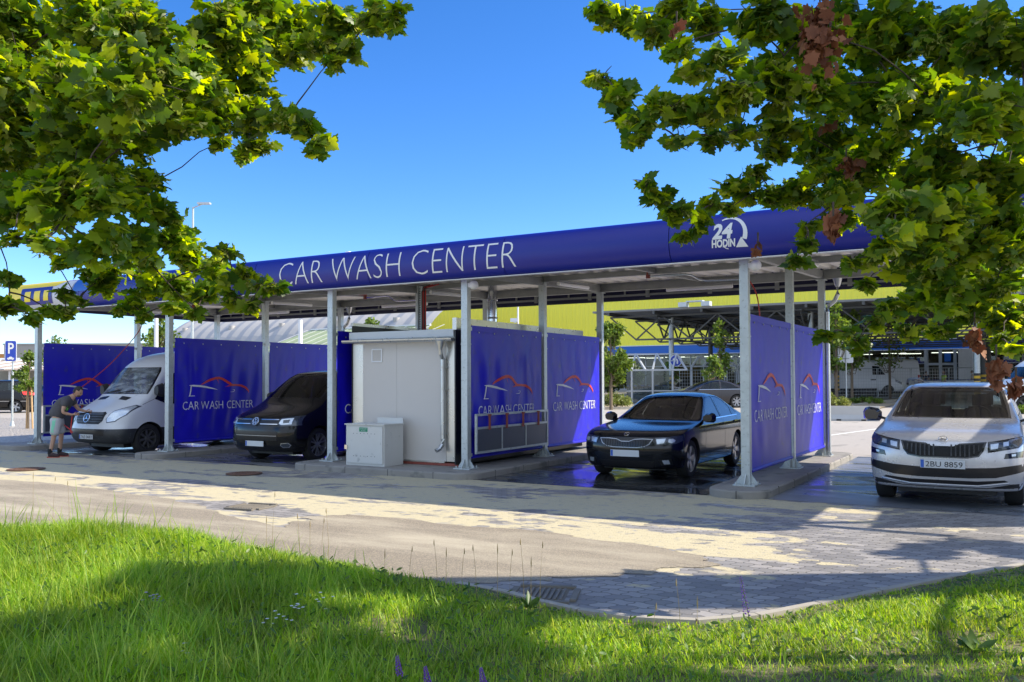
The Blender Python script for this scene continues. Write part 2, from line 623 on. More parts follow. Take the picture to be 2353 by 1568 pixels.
        c = mix(math_('MULTIPLY', ramp(noi(45, 3), 0.45, 0.8), 0.35), c, (0.22, 0.21, 0.2))
        L.new(c, b.inputs['Base Color'])
        st = N.new('ShaderNodeMapping')
        st.inputs['Scale'].default_value = (0.6, 1.3, 1)
        L.new(src, st.inputs[0])
        n1 = N.new('ShaderNodeTexNoise')
        n1.inputs['Scale'].default_value = 0.8
        n1.inputs['Detail'].default_value = 5
        n1.inputs['Distortion'].default_value = 1.2
        L.new(st.outputs[0], n1.inputs['Vector'])
        lo, hi, t0, t1 = {'wet': (0.05, 0.38, 0.44, 0.62), 'damp': (0.10, 0.5, 0.38, 0.6), 'dry': (0.06, 0.6, 0.40, 0.52)}[kind]
        r = N.new('ShaderNodeMapRange')
        r.inputs['From Min'].default_value = t0
        r.inputs['From Max'].default_value = t1
        r.inputs['To Min'].default_value = lo
        r.inputs['To Max'].default_value = hi
        L.new(n1.outputs['Fac'], r.inputs['Value'])
        L.new(r.outputs[0], b.inputs['Roughness'])
        b.inputs['Specular IOR Level'].default_value = {'wet': 0.9, 'damp': 0.7, 'dry': 0.6}[kind]
        bump(noi(5, 4), 0.05 if kind == 'wet' else 0.12, 0.01)
    elif kind == 'gravel':
        v = N.new('ShaderNodeTexVoronoi')
        v.inputs['Scale'].default_value = 14
        L.new(src, v.inputs['Vector'])
        c = mix(v.outputs['Distance'], (0.55, 0.50, 0.42), (0.20, 0.17, 0.14))
        L.new(c, b.inputs['Base Color'])
        bump(v.outputs['Distance'], 1.0, 0.05)
    return m
def sheet(name, pts, z, mat, sub=0.0, kind='structure'):
    mb = MB()
    vs = [mb.bm.verts.new((p[0], p[1], z)) for p in pts]
    f = mb.bm.faces.new(vs)
    bmesh.ops.triangulate(mb.bm, faces=[f])
    for fc in mb.bm.faces:
        if fc.normal.z < 0:
            fc.normal_flip()
    o = mb.build(name, mat)
    return tag(o, kind=kind)
lot_m = ground_mat('lot_asphalt', 'lot')
pav_m = ground_mat('interlocking_pavers', 'pavers')
road_m = ground_mat('access_road_chippings', 'road')
wet_m = ground_mat('wet_bay_floor', 'wet')
damp_m = ground_mat('damp_bay_floor', 'damp')
dry_m = ground_mat('bay_floor_concrete', 'dry')
soil_m = ground_mat('lawn_soil', 'soil')
grav_m = ground_mat('white_gravel', 'gravel')
mb = MB()
ys = [-80, -20, 0, 8, 14, 20, 25, 30, 40, 50, 60, 70, 80, 100, 120, 300, 900, 2500]
xs = [-1800, -400, -150, -80, -40, -20, 0, 20, 40, 80, 150, 400, 1800]
gv = [[mb.bm.verts.new((x, y, min(gz(0, y), 1.05))) for x in xs] for y in ys]
for j in range(len(ys) - 1):
    for i in range(len(xs) - 1):
        mb.bm.faces.new([gv[j][i], gv[j][i + 1], gv[j + 1][i + 1], gv[j + 1][i]])
tag(mb.build('ground', lot_m), kind='structure')
sheet('paving', [(-60, -6), (14, -6), (14, 12.55), (-60, 12.55)], 0.004, pav_m)
# access road chippings: outline follows the photo, edges ragged
rd = [at(*p) for p in [(-120, 1098), (60, 1106), (200, 1122), (356, 1142), (470, 1166), (560, 1195), (640, 1212), (700, 1194), (790, 1183), (950, 1196), (1140, 1217), (1300, 1228), (1450, 1250), (1560, 1268), (1650, 1283), (1600, 1305), (1500, 1322), (1350, 1330), (1000, 1345), (400, 1400), (-400, 1300), (-500, 1120)]]
rp = []
for i, p in enumerate(rd):
    q = rd[(i + 1) % len(rd)]
    for k in range(36):
        c = p.lerp(q, k / 36)
        nn = noise.fractal(Vector((c.x * 1.1, c.y * 3.0, 3)), 0.9, 2.2, 6)
        n2_ = noise.fractal(Vector((c.x * 1.3, c.y * 3.0, 13)), 0.9, 2.2, 6)
        rp.append((c.x + 0.30 * n2_, c.y + 0.15 * nn))
sheet('road', rp, 0.009, road_m)
ROWS = [-21.9, -16.8, -11.9, -8.7, -3.65, 1.45]
def bay(name, x0, x1, mat, y0=12.55, y1=20.3):
    sheet(name, [(x0, y0), (x1, y0), (x1, y1), (x0, y1)], 0.008, mat)
bay('bay_floor', -3.2, 0.9, damp_m)
bay('bay_floor', -8.2, -4.1, wet_m)
bay('bay_floor', -16.35, -12.35, dry_m)
bay('bay_floor', -21.4, -17.25, dry_m)
bay('bay_floor', -60, -22.4, dry_m, 10.6, 13.0)

# kerbed islands under the post rows
def island(x0, x1, y0, y1, h=0.12, r=0.42, name='kerb_island'):
    mb = MB()
    def ring_(d, z):
        o_ = []
        for cx, cy, a0 in ((x1 - r, y0 + r, -90), (x1 - r, y1 - r, 0), (x0 + r, y1 - r, 90), (x0 + r, y0 + r, 180)):
            for k in range(9):
                a = R(a0 + 90 * k / 8)
                o_.append((cx + (r - d) * math.cos(a), cy + (r - d) * math.sin(a), z))
        return o_
    pts = ring_(0, 0)
    rings = [pts, ring_(0, h - 0.02), ring_(0.02, h), ring_(0.115, h), ring_(0.12, h - 0.006), ring_(0.125, h - 0.002)]
    vv = [[mb.bm.verts.new(c) for c in rg] for rg in rings]
    n = len(pts)
    for a in range(len(vv) - 1):
        for k in range(n):
            mb.bm.faces.new([vv[a][k], vv[a][(k + 1) % n], vv[a + 1][(k + 1) % n], vv[a + 1][k]])
    mb.bm.faces.new(vv[-1])
    # butt joints between kerb stones
    o = mb.build(name, conc_k)
    tag(o, kind='structure')
    return o
for x0, x1 in ((-4.1, -3.2), (-12.4, -8.15), (-17.25, -16.35), (0.9, 1.8)):
    island(x0, x1, 12.35, 20.0)
island(-23.0, -21.4, 12.35, 20.0)
mb = MB()
for x0, x1 in ((-4.1, -3.2), (-12.4, -8.15), (-17.25, -16.35), (-23.0, -21.4)):
    k = x0 + 0.5
    while k < x1 - 0.3:
        mb.b2(k, k + 0.008, 12.347, 12.36, 0.0, 0.118)
        k += 1.0
    k = 13.2
    while k < 19.5:
        mb.b2(x1 - 0.012, x1 + 0.002, k, k + 0.008, 0.0, 0.118)
        k += 1.0
tag(mb.build('kerb_joint', dark_pl), kind='structure')
# gravel bed and kerb at the left
sheet('gravel_bed', [(-60, 13.0), (-23.0, 13.0), (-23.0, 20.0), (-24.0, 27.0), (-60, 27)], 0.03, grav_m)
mb = MB().b2(-60, -23.0, 12.87, 13.0, 0, 0.11)
tag(mb.build('kerb', conc_k, bevel=0.01), kind='structure')
# parking lines in the lot
line_m = pm('road_marking_white', (0.62, 0.62, 0.60), 0.7, var=0.15, scale=12)
mb = MB()
for y in (29.0, 31.5):
    mb.b2(-70, -24, y, y + 0.14, gz(0, y) + 0.006, gz(0, y) + 0.012)
for k in range(9):
    x = -30 + 5 * k
    mb.beam((x, 26, gz(0, 26) + 0.01), (x + 1.2, 31, gz(0, 31) + 0.01), 0.12, 0.006)
tag(mb.build('road_marking', line_m), kind='structure')

# ------------------------------------------------------------------ car wash canopy
can = thing('car_wash_canopy', 'long blue-fronted car wash canopy on galvanised posts over the washing bays', 'canopy', (-10.5, 16, 0))
XL, XR = -22.35, 1.6
ZC, RZ_, RY_ = 3.835, 0.34, 0.19
def fasc(x, z, off=0.0):
    t = max(-1, min(1, (z - ZC) / RZ_))
    c = math.sqrt(1 - t * t)
    return Vector((x, 12.75 - (RY_ + off) * c - 0.0, ZC + (RZ_) * t))
def fascia_profile(n=20):
    return [(12.75 - RY_ * math.cos(R(a)), ZC + RZ_ * math.sin(R(a))) for a in [-90 + 180 * k / n for k in range(n + 1)]]
# front fascia as panels about 3 m long with hairline seams
mb = MB()
prof = fascia_profile()
x = XL
xs_ = []
while x < XR - 0.1:
    x2 = min(x + 2.95, XR)
    xs_.append((x, x2))
    x = x2
for (a, b_) in xs_:
    v0 = [mb.bm.verts.new((a + 0.006, y, z)) for y, z in prof]
    v1 = [mb.bm.verts.new((b_ - 0.006, y, z)) for y, z in prof]
    for k in range(len(prof) - 1):
        mb.bm.faces.new([v0[k], v1[k], v1[k + 1], v0[k + 1]])
    mb.bm.faces.new(v0)
    mb.bm.faces.new(v1)
mb.build('front_fascia', blue_f, can, smooth=True)
mb = MB()
mb.b2(XL, XR, 12.70, 12.80, 3.482, 3.494)          # white lower lip
mb.build('fascia_trim', white_p, can)
def fasc_geo(vs, fs, x0, z0, name, mat, off=0.006, cuts=True, parent=None):
    bm = bmesh.new()
    v = [bm.verts.new((p.x + x0, 0, p.y + z0)) for p in vs]
    for f in fs:
        try:
            bm.faces.new([v[i] for i in f])
        except ValueError:
            pass
    zz = min(q.co.z for q in bm.verts) + 0.02
    ztop = max(q.co.z for q in bm.verts)
    while zz < ztop:
        bmesh.ops.bisect_plane(bm, geom=bm.verts[:] + bm.edges[:] + bm.faces[:], dist=1e-5, plane_co=(0, 0, zz), plane_no=(0, 0, 1))
        zz += 0.04
    for q in bm.verts:
        q.co = fasc(q.co.x, q.co.z, off)
    m2 = MB()
    m2.bm = bm
    o = m2.build(name, mat, parent or can)
    return o
vs, fs = text_geo('CAR WASH CENTER', 0.62, 1.0, 0.08, -0.014)
wmin, wmax = min(v.x for v in vs), max(v.x for v in vs)
k = 5.45 / (wmax - wmin)
hmax = max(v.y for v in vs)
kv = 0.45 / hmax
fasc_geo([Vector(((v.x - wmin) * k, v.y * kv, 0)) for v in vs], fs, -12.80, 3.60, 'lettering', white_v)
def hodin(x0, zb=3.66):
    v1, f1 = text_geo('24', 0.30, 1.0, 0.15, 0.012)
    fasc_geo([Vector((v.x * 0.95, v.y, 0)) for v in v1], f1, x0 + 0.02, zb + 0.125, 'lettering', white_v)
    v1, f1 = text_geo('HODIN', 0.135, 1.0, 0.1, 0.006)
    ww = max(v.x for v in v1)
    fasc_geo([Vector((v.x * 0.36 / ww, v.y * 1.1, 0)) for v in v1], f1, x0, zb, 'lettering', white_v)
    arc = []
    for q in range(15):
        a = R(118 - 140 * q / 14)
        arc.append((0.22 + 0.24 * math.cos(a), 0.16 + 0.24 * math.sin(a), 0.02 + 0.05 * q / 14))
    v1, f1 = strip(arc)
    e = arc[-1]
    n0 = len(v1)
    v1 += [Vector((e[0] + 0.05, e[1] + 0.02, 0)), Vector((e[0] - 0.09, e[1] + 0.03, 0)), Vector((e[0] - 0.11, e[1] - 0.12, 0)), Vector((e[0] + 0.03, e[1] - 0.10, 0))]
    v1 = v1[:n0] + [Vector((e[0] + 0.05, e[1] - 0.115, 0)), Vector((e[0] - 0.13, e[1] - 0.11, 0)), Vector((e[0] - 0.045, e[1] + 0.035, 0))]
    f1 = f1 + [(n0, n0 + 2, n0 + 1)]
    fasc_geo(v1, f1, x0 + 0.05, zb + 0.02, 'arrow_mark', white_v)
    v1, f1 = strip([(0.20, -0.02, 0.012), (0.24, -0.045, 0.012), (0.27, -0.055, 0.01)])
    fasc_geo(v1, f1, x0 - 0.02, zb + 0.02, 'arrow_mark', white_v)
hodin(-3.99)
hodin(-17.15)
# sign at the left end of the fascia: yellow with a blue field and white surround
yel_m = pm('sign_yellow', (0.80, 0.62, 0.01), 0.3, var=0.04)
lblu_m = pm('sign_mid_blue', (0.02, 0.10, 0.42), 0.3, var=0.04)
lgrey_m = pm('sign_pale_grey', (0.55, 0.57, 0.62), 0.3, var=0.04)
def fq(poly, mat, off, name='sign_panel'):
    vs = [Vector((p[0], p[1], 0)) for p in poly]
    fasc_geo(vs, [tuple(range(len(vs)))], 0, 0, name, mat, off)
for poly, mt, off in (([(-22.35, 3.50), (-19.75, 3.50), (-19.55, 4.17), (-22.35, 4.17)], lgrey_m, 0.006),
                      ([(-22.35, 3.50), (-21.95, 3.50), (-21.75, 3.62), (-21.75, 4.04), (-20.35, 4.04), (-19.9, 4.17), (-22.35, 4.17)], yel_m, 0.012),
                      ([(-21.75, 3.62), (-20.45, 3.62), (-20.45, 4.04), (-21.75, 4.04)], blue_f, 0.018),
                      ([(-19.75, 3.86), (-17.9, 3.86), (-17.9, 4.165), (-19.55, 4.165)], lblu_m, 0.006)):
    # split in z first
    vs = [Vector((p[0], p[1], 0)) for p in poly]
    fasc_geo(vs, [tuple(range(len(vs)))], 0, 0, 'sign_panel', mt, off)
for a, b_ in ((-21.6, -21.35), (-21.2, -20.95), (-20.8, -20.6)):
    fq([(a, 3.70), (b_, 3.70), (b_ + 0.04, 3.95), (a + 0.04, 3.95)], yel_m, 0.024, 'sign_mark')

# rear and end fascias
def half_round(mb, p0, p1, out, z0=3.59, z1=4.22, n=12):
    """bulging panel from p0 to p1 (xy), bulging along out"""
    zc, rz = (z0 + z1) / 2, (z1 - z0) / 2
    pr = [(0.34 * math.cos(R(-90 + 180 * k / n)), zc + rz * math.sin(R(-90 + 180 * k / n))) for k in range(n + 1)]
    a = [mb.bm.verts.new((p0[0] + out[0] * o_, p0[1] + out[1] * o_, z)) for o_, z in pr]
    c = [mb.bm.verts.new((p1[0] + out[0] * o_, p1[1] + out[1] * o_, z)) for o_, z in pr]
    for k in range(n):
        mb.bm.faces.new([a[k], c[k], c[k + 1], a[k + 1]])
mb = MB()
half_round(mb, (XL, 19.35), (XR, 19.35), (0, 1))
half_round(mb, (XL, 12.75), (XL, 19.35), (-1, 0))
half_round(mb, (XR, 12.75), (XR, 19.35), (0.35, 0))
mb.build('rear_fascia', blue_f, can, smooth=True)
mb = MB()
mb.b2(XL, XR, 19.315, 19.345, 3.60, 4.2)
mb.b2(XL + 0.02, XL + 0.045, 12.76, 19.31, 3.60, 4.2)
mb.b2(XR - 0.045, XR - 0.02, 12.76, 19.31, 3.60, 4.2)
mb.build('fascia_lining', navy_in, can)
mb = MB()
mb.b2(XL + 0.05, XR - 0.05, 19.24, 19.29, 3.69, 3.735)
mb.b2(XL + 0.09, XL + 0.13, 12.8, 19.2, 3.69, 3.735)
x = XL + 0.6
i = 0
while x < XR - 0.1:
    w = 0.09 if i % 2 else 0.035
    mb.b2(x, x + w, 19.23, 19.27, 3.65 if i % 2 else 3.735, 3.98)
    x += 0.95 if i % 2 else 0.55
    i += 1
y = 13.3
i = 0
while y < 19.2:
    w = 0.09 if i % 2 else 0.035
    mb.b2(XL + 0.10, XL + 0.14, y, y + w, 3.65 if i % 2 else 3.735, 3.98)
    y += 0.95
    i += 1
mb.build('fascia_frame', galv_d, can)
# corrugated roof sheet, ribs along Y, rising to the back
def zr(y):
    return 3.76 + (y - 12.75) * 0.036
def corrug(x0, x1, y0, y1, per=0.34, dz=0.07):
    mb = MB()
    pr = []
    x = x0
    while x < x1:
        pr += [(x, 0), (x + per * 0.42, 0), (x + per * 0.55, dz), (x + per * 0.87, dz)]
        x += per
    pr.append((x, 0))
    n = 3
    rows = []
    for j in range(n + 1):
        y = y0 + (y1 - y0) * j / n
        rows.append([mb.bm.verts.new((px, y, zr(y) + pz)) for px, pz in pr])
    for j in range(n):
        for k in range(len(pr) - 1):
            mb.bm.faces.new([rows[j][k], rows[j][k + 1], rows[j + 1][k + 1], rows[j + 1][k]])
    return mb
corrug(XL + 0.06, XR - 0.3, 12.78, 19.3).build('roof_sheet', roof_m, can)
for y in (13.1, 18.85):
    z = zr(y)
    mb = MB()
    pr = [(-.05, -.2), (.05, -.2), (.05, -.185), (.006, -.185), (.006, -.02), (.05, -.02), (.05, -.005), (-.05, -.005), (-.05, -.02), (-.006, -.02), (-.006, -.185), (-.05, -.185)]
    mb.prism([(XL + 0.1, y + a, z + c) for a, c in pr], (XR - XL - 0.2, 0, 0))
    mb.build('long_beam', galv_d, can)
MB().b2(XL + 0.15, XR - 0.1, 15.96, 16.04, zr(16) - 0.12, zr(16) - 0.005).build('long_beam', galv_d, can)
for X in ROWS:
    for y0, y1 in ((12.8, 15.94), (16.06, 18.78)):
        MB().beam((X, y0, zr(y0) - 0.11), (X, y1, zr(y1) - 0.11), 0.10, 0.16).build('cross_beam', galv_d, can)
for X in [-19.35, -14.35, -6.2, -1.15]:
    for y0, y1 in ((12.8, 15.94), (16.06, 18.78)):
        MB().beam((X, y0, zr(y0) - 0.06), (X, y1, zr(y1) - 0.06), 0.06, 0.08).build('cross_beam', galv_d, can)
for X in ROWS:
    for Y in (13.1, 16.0, 18.85):
        mb = MB()
        zt = zr(Y) - (0.21 if Y != 16.0 else 0.13)
        mb.b2(X - 0.065, X + 0.065, Y - 0.06, Y + 0.06, 0.14, zt, 0)
        mb.b2(X - 0.072, X + 0.072, Y - 0.067, Y + 0.067, 2.35, 2.37, 0)
        mb.b2(X - 0.1, X + 0.1, Y - 0.1, Y + 0.1, zt - 0.012, zt + 0.006, 0)
        p = mb.build('post', galv, can, bevel=0.008)
        mb = MB()
        mb.b2(X - 0.17, X + 0.17, Y - 0.17, Y + 0.17, 0.12, 0.14)
        for dx, dy in ((1, 0), (-1, 0), (0, 1), (0, -1)):
            a = Vector((X + dx * 0.062, Y + dy * 0.062, 0.14))
            mb.prism([a, a + Vector((dx * 0.10, dy * 0.10, 0)), a + Vector((dx * 0.10, dy * 0.10, 0.02)), a + Vector((0, 0, 0.16))], Vector((-dy, dx, 0)) * 0.012)
        for dx in (-1, 1):
            for dy in (-1, 1):
                mb.tube([(X + dx * 0.13, Y + dy * 0.13, 0.14), (X + dx * 0.13, Y + dy * 0.13, 0.175)], 0.014, 6)
        mb.build('base_plate', galv, p, bevel=0.004)
# rain pipes at two rear posts
for X in (-3.65, -16.8):
    mb = MB()
    mb.lathe([(0.05, 0), (0.10, 0.16)], 12, Matrix.Translation((X + 0.32, 18.85, zr(18.85) - 0.36)))
    mb.tube([(X + 0.32, 18.85, 3.62), (X + 0.32, 18.85, 3.45), (X + 0.26, 18.85, 3.32), (X + 0.14, 18.85, 3.22), (X + 0.11, 18.85, 3.1), (X + 0.11, 18.85, 0.2)], 0.045, 12)
    mb.build('downpipe', zinc_m, can, smooth=True)
mb = MB().b2(-18.9, -13.9, 15.9, 15.98, 4.2, 4.74)
mb.b2(-18.9, -13.9, 15.86, 16.02, 4.74, 4.77)
mb.build('roof_parapet', lblu_m, can)
for x in (-13.98, -18.8):
    MB().b2(x, x + 0.1, 15.86, 16.02, 4.0, 4.795).build('parapet_cap', white_p, can)

# neighbouring flat roof out of frame to the right (its shade and the light slit fall on the grey car)
c2 = thing('side_canopy', 'low flat canopy roof beside the right end of the car wash, out of view', 'canopy', (4.6, 16, 0))
MB().prism([(2.6, 13.35, 3.80), (7.0, 16.1, 3.88), (7.0, 19.3, 4.0), (2.6, 19.3, 4.0)], (0, 0, 0.05)).build('roof_sheet', roof_m, c2)  # unseen roof, front edge slanted to follow the shade line it throws
mb = MB()
mb.b2(1.75, 3.2, 13.06, 13.14, 3.56, 3.70)
mb.b2(2.6, 7.0, 18.81, 18.89, 3.78, 3.95)
mb.build('long_beam', galv_d, c2)
for Y in (18.85,):
    MB().b2(6.6, 6.73, Y - 0.06, Y + 0.06, 0.0, 3.56).build('post', galv, c2)

# ------------------------------------------------------------------ banners
RED = [(-0.0, 0, 0)]
def banner(X, Y0, Y1, label, seed, dark=False, z0=0.33, z1=2.70):
    root = thing('banner', label, 'banner', (X, (Y0 + Y1) / 2, z0), 0, 'printed banners between the canopy posts')
    rr = random.Random(seed)
    waves = [(rr.uniform(5, 16), rr.uniform(0, 6), rr.uniform(0.002, 0.007), rr.uniform(-0.6, 0.6)) for _ in range(7)]
    folds = [(rr.uniform(Y0 + 0.4, Y1 - 0.4), rr.uniform(0.04, 0.09), rr.uniform(0.006, 0.018), rr.uniform(-0.15, 0.15)) for _ in range(5)]
    ks = 0.3 if seed < 3 else 1.0
    waves = [(w, p, a * (0.45 if seed < 3 else 1.0), sk) for w, p, a, sk in waves]
    folds = [(c, w * (1.6 if seed < 3 else 1.0), a * ks, sk) for c, w, a, sk in folds]
    def dx(y, z):
        t = max(0, min(1, (z1 - 0.12 - z) / 0.5)) * max(0, min(1, (z - z0 - 0.1) / 0.35))
        d = sum(a * math.sin(w * (y + sk * (z - 1.5)) + p) for w, p, a, sk in waves)
        d += sum(a * math.exp(-((y - c - sk * (z - 1.5)) / w) ** 2) * (0.4 + 0.6 * (z - z0) / (z1 - z0)) for c, w, a, sk in folds)
        edge = min(1, (y - Y0) / 0.1, (Y1 - y) / 0.1)
        return d * t * max(0, edge)
    mb = MB()
    ny, nz_ = 90, 40
    g = [[mb.bm.verts.new((X + dx(Y0 + (Y1 - Y0) * i / ny, z0 + (z1 - z0) * j / nz_), Y0 + (Y1 - Y0) * i / ny, z0 + (z1 - z0) * j / nz_)) for i in range(ny + 1)] for j in range(nz_ + 1)]
    for j in range(nz_):
        for i in range(ny):
            mb.bm.faces.new([g[j][i], g[j][i + 1], g[j + 1][i + 1], g[j + 1][i]])
    mb.build('tarpaulin', banner_m, root, smooth=True, angle=180)
    # rolled hems with the poles inside
    mb = MB()
    mb.tube([(X, Y0 + 0.01, z0 - 0.01), (X, Y1 - 0.01, z0 - 0.01)], 0.028, 10)
    mb.build('hem', banner_m, root, smooth=True)
    mb = MB()
    mb.b2(X + 0.006, X + 0.010, Y0, Y1, z1 - 0.10, z1 + 0.004)
    mb.build('hem', banner_m, root, smooth=True)
    for yy in (Y0 - 0.03, Y1 + 0.03):
        for zz in (z0 + 0.03, z1 - 0.06):
            MB().b2(X - 0.02, X + 0.02, yy - 0.035, yy + 0.035, zz - 0.03, zz + 0.03).build('clamp', galv, root)
    mb = MB()
    n = 5
    for k in range(n):
        mb.tube([(X + 0.006, Y0 + 0.25 + k * (Y1 - Y0 - 0.5) / (n - 1), z1 - 0.115), (X + 0.016, Y0 + 0.25 + k * (Y1 - Y0 - 0.5) / (n - 1), z1 - 0.115)], 0.014, 8)
    mb.build('eyelets', galv, root)
    U = 1.80
    oy, oz = Y0 + 0.40, 1.36
    def put(vs, fs, name, mat, off=0.010):
        bm = bmesh.new()
        v = [bm.verts.new((0, oy + p.x * U, oz + p.y * U)) for p in vs]
        for f in fs:
            try:
                bm.faces.new([v[i] for i in f])
            except ValueError:
                pass
        yy = Y0
        while yy < Y1:
            bmesh.ops.bisect_plane(bm, geom=bm.verts[:] + bm.edges[:] + bm.faces[:], dist=1e-5, plane_co=(0, yy, 0), plane_no=(0, 1, 0))
            yy += 0.035
        for q in bm.verts:
            q.co.x = X + dx(q.co.y, q.co.z) + off
        m2 = MB()
        m2.bm = bm
        m2.build(name, mat, root)
    def sc(lst):
        return strip([((x - 265) / 490, (885 - y) / 490, w / 490) for x, y, w in lst])
    for lst in ([(352, 813, 2), (375, 805, 9), (405, 792, 13), (440, 779, 15), (475, 771, 16), (505, 770, 16), (535, 777, 16), (562, 791, 16), (585, 806, 16), (606, 817, 14), (650, 817, 12), (690, 820, 13), (725, 834, 14), (745, 850, 12), (755, 862, 8), (752, 872, 1)],
                [(555, 828, 1), (580, 822, 7), (606, 817, 8)], [(484, 774, 5), (494, 790, 4), (504, 806, 1)]):
        put(*sc(lst), 'car_outline_mark', red_v)
    for lst in ([(270, 817, 3), (300, 819, 10), (350, 822, 12), (400, 828, 11), (450, 838, 7), (492, 847, 1)],
                [(284, 820, 9), (280, 850, 9), (272, 884, 8)], [(265, 884, 4), (308, 884, 3)], [(590, 863, 1), (624, 861, 4), (635, 848, 5)], [(636, 849, 2), (612, 848, 2)]):
        put(*sc(lst), 'car_outline_mark', white_v)
    vs, fs = text_geo('CAR WASH CENTER', 0.12, 1.0, 0.0, -0.0012)
    w0, w1 = min(v.x for v in vs), max(v.x for v in vs)
    kk = 1.18 / (w1 - w0)
    hh = 0.105 / max(v.y for v in vs)
    put([Vector(((v.x - w0) * kk - 0.098, v.y * hh - 0.175, 0)) for v in vs], fs, 'lettering', white_v)
    return root
O = 0.03
banner(-3.65 + O, 13.22, 15.88, 'blue car wash banner nearest the camera, between the black sedan and the silver SUV', 1)
banner(-3.65 + O, 16.12, 18.72, 'rear blue banner beside the silver SUV, its far edge lit bright by the sun', 2)
banner(-8.7 + O, 13.22, 15.88, 'blue car wash banner beside the grey cabin, with the mat rack in front', 3)
banner(-8.7 + O, 16.12, 18.72, 'blue banner with a sunlit wedge just left of the black sedan', 4)
banner(-11.9 + O, 13.22, 15.88, 'dark blue banner squeezed between the post and the left wall of the grey cabin', 5)
banner(-16.8 + O, 13.22, 15.88, 'blue wrinkled banner between the white van and the black van', 6)
banner(-16.8 + O, 16.12, 18.72, 'blue wrinkled banner partly hidden behind the black van', 7)
banner(-21.9 + O, 13.22, 15.88, 'dark blue banner behind the man washing the white van', 8)
banner(-21.9 + O, 16.12, 18.72, 'dark blue banner rising behind the roof of the white van', 9)

# mat racks: steel frames with a perforated panel
mat_m = pm('perforated_plate', (0.10, 0.11, 0.14), 0.4, 0.5, var=0.6, scale=160)
hook_m = pm('rusty_red_clamp', (0.28, 0.07, 0.05), 0.6, var=0.2)
def rack(X, label, X0=13.18, X1=15.9):
    r = thing('mat_rack', label, 'rack', (X, (X0 + X1) / 2, 0.38), 0, 'mat racks on the wash bay posts')
    mb = MB()
    def h(z):
        mb.b2(X - 0.02, X + 0.02, X0, X1, z - 0.02, z + 0.02)
    for z in (1.08, 0.84, 0.40):
        h(z)
    for y in (X0 + 0.02, X1 - 0.02):
        mb.b2(X - 0.021, X + 0.021, y - 0.02, y + 0.02, 0.38, 1.10)
    for k in (1, 2):
        y = X0 + (X1 - X0) * k / 3
        mb.b2(X - 0.015, X + 0.015, y - 0.015, y + 0.015, 0.42, 0.82)
    mb.build('frame', galv, r)
    MB().b2(X - 0.006, X + 0.004, X0 + 0.04, X1 - 0.04, 0.42, 0.82).build('mat_panel', mat_m, r)
    for k in range(4):
        y = X0 + 0.42 + k * 0.62
        mb = MB()
        mb.b2(X + 0.022, X + 0.05, y - 0.02, y + 0.02, 0.80, 1.07)
        mb.b2(X + 0.02, X + 0.06, y - 0.03, y + 0.03, 1.05, 1.085)
        mb.build('clamp', hook_m, r, bevel=0.004)
    return r
rack(-8.7 + 0.15, 'steel mat rack with red clamps on the banner beside the grey cabin')
rack(-21.9 + 0.12, 'steel mat rack behind the washing man')

# ------------------------------------------------------------------ technical cabin
cb = thing('technical_cabin', 'grey panelled technical cabin with gutter and downpipe between the middle posts', 'cabin', (-10.3, 15.9, 0.12))
X0, X1, Yf, Yb = -11.58, -9.02, 13.36, 18.5
mb = MB()
mb.b2(X0 + 0.26, (X0 + X1) / 2 - 0.182, Yf, Yf + 0.06, 0.20, 2.50)
mb.b2((X0 + X1) / 2 - 0.178, X1 - 0.30, Yf, Yf + 0.06, 0.20, 2.50)
mb.build('wall_panel', panel_m, cb, bevel=0.006)
MB().b2(X0, X0 + 0.255, Yf + 0.005, Yf + 0.08, 0.20, 2.50).build('corner_flashing', ali_m, cb)
MB().b2(X1 - 0.295, X1 - 0.03, Yf + 0.005, Yf + 0.08, 0.20, 2.50).build('corner_flashing', ali_m, cb)
mb = MB()
mb.b2(X1 - 0.03, X1, Yf - 0.12, Yb, 0.16, 2.80)
mb.b2(X0 - 0.03, X0, Yf, Yb, 0.16, 2.80)
mb.b2(X0, X1, Yb - 0.05, Yb, 0.16, 2.80)
mb.build('side_wall', black_m, cb)
mb = MB()
mb.b2(X1 - 0.06, X1 + 0.03, Yf - 0.14, Yb + 0.02, 2.64, 2.86)
mb.b2(X0 - 0.04, X0 + 0.02, Yf - 0.02, Yb + 0.02, 2.80, 2.86)
mb.build('parapet_cap', ali_m, cb, bevel=0.006)
mb = MB()
mb.b2(X0 + 0.02, X1 - 0.07, Yf - 0.06, Yb - 0.06, 2.50, 2.56)
mb.b2(X0 - 0.02, X1 - 0.07, Yf - 0.09, Yf - 0.05, 2.52, 2.66)
mb.build('roof_edge', paint_steel, cb, bevel=0.006)
mb = MB()
gp = [(math.cos(R(a)) * 0.06, math.sin(R(a)) * 0.06) for a in range(180, 361, 20)]
a = [mb.bm.verts.new((X0 - 0.12, Yf - 0.15 + p[0], 2.50 + p[1])) for p in gp]
c = [mb.bm.verts.new((X1 - 0.05, Yf - 0.15 + p[0], 2.485 + p[1])) for p in gp]
for k in range(len(gp) - 1):
    mb.bm.faces.new([a[k], c[k], c[k + 1], a[k + 1]])
mb.bm.faces.new(a)
mb.bm.faces.new(c)
for k in range(4):
    x = X0 + 0.3 + k * 0.62
    mb.tube([(x, Yf - 0.09, 2.53), (x, Yf - 0.15, 2.425), (x, Yf - 0.215, 2.47), (x, Yf - 0.21, 2.52)], 0.008, 6)
mb.build('gutter', zinc_m, cb)
mb = MB()
px_ = X1 - 0.33
mb.lathe([(0.045, -0.16), (0.095, 0.0)], 14, Matrix.Translation((px_, Yf - 0.15, 2.44)))
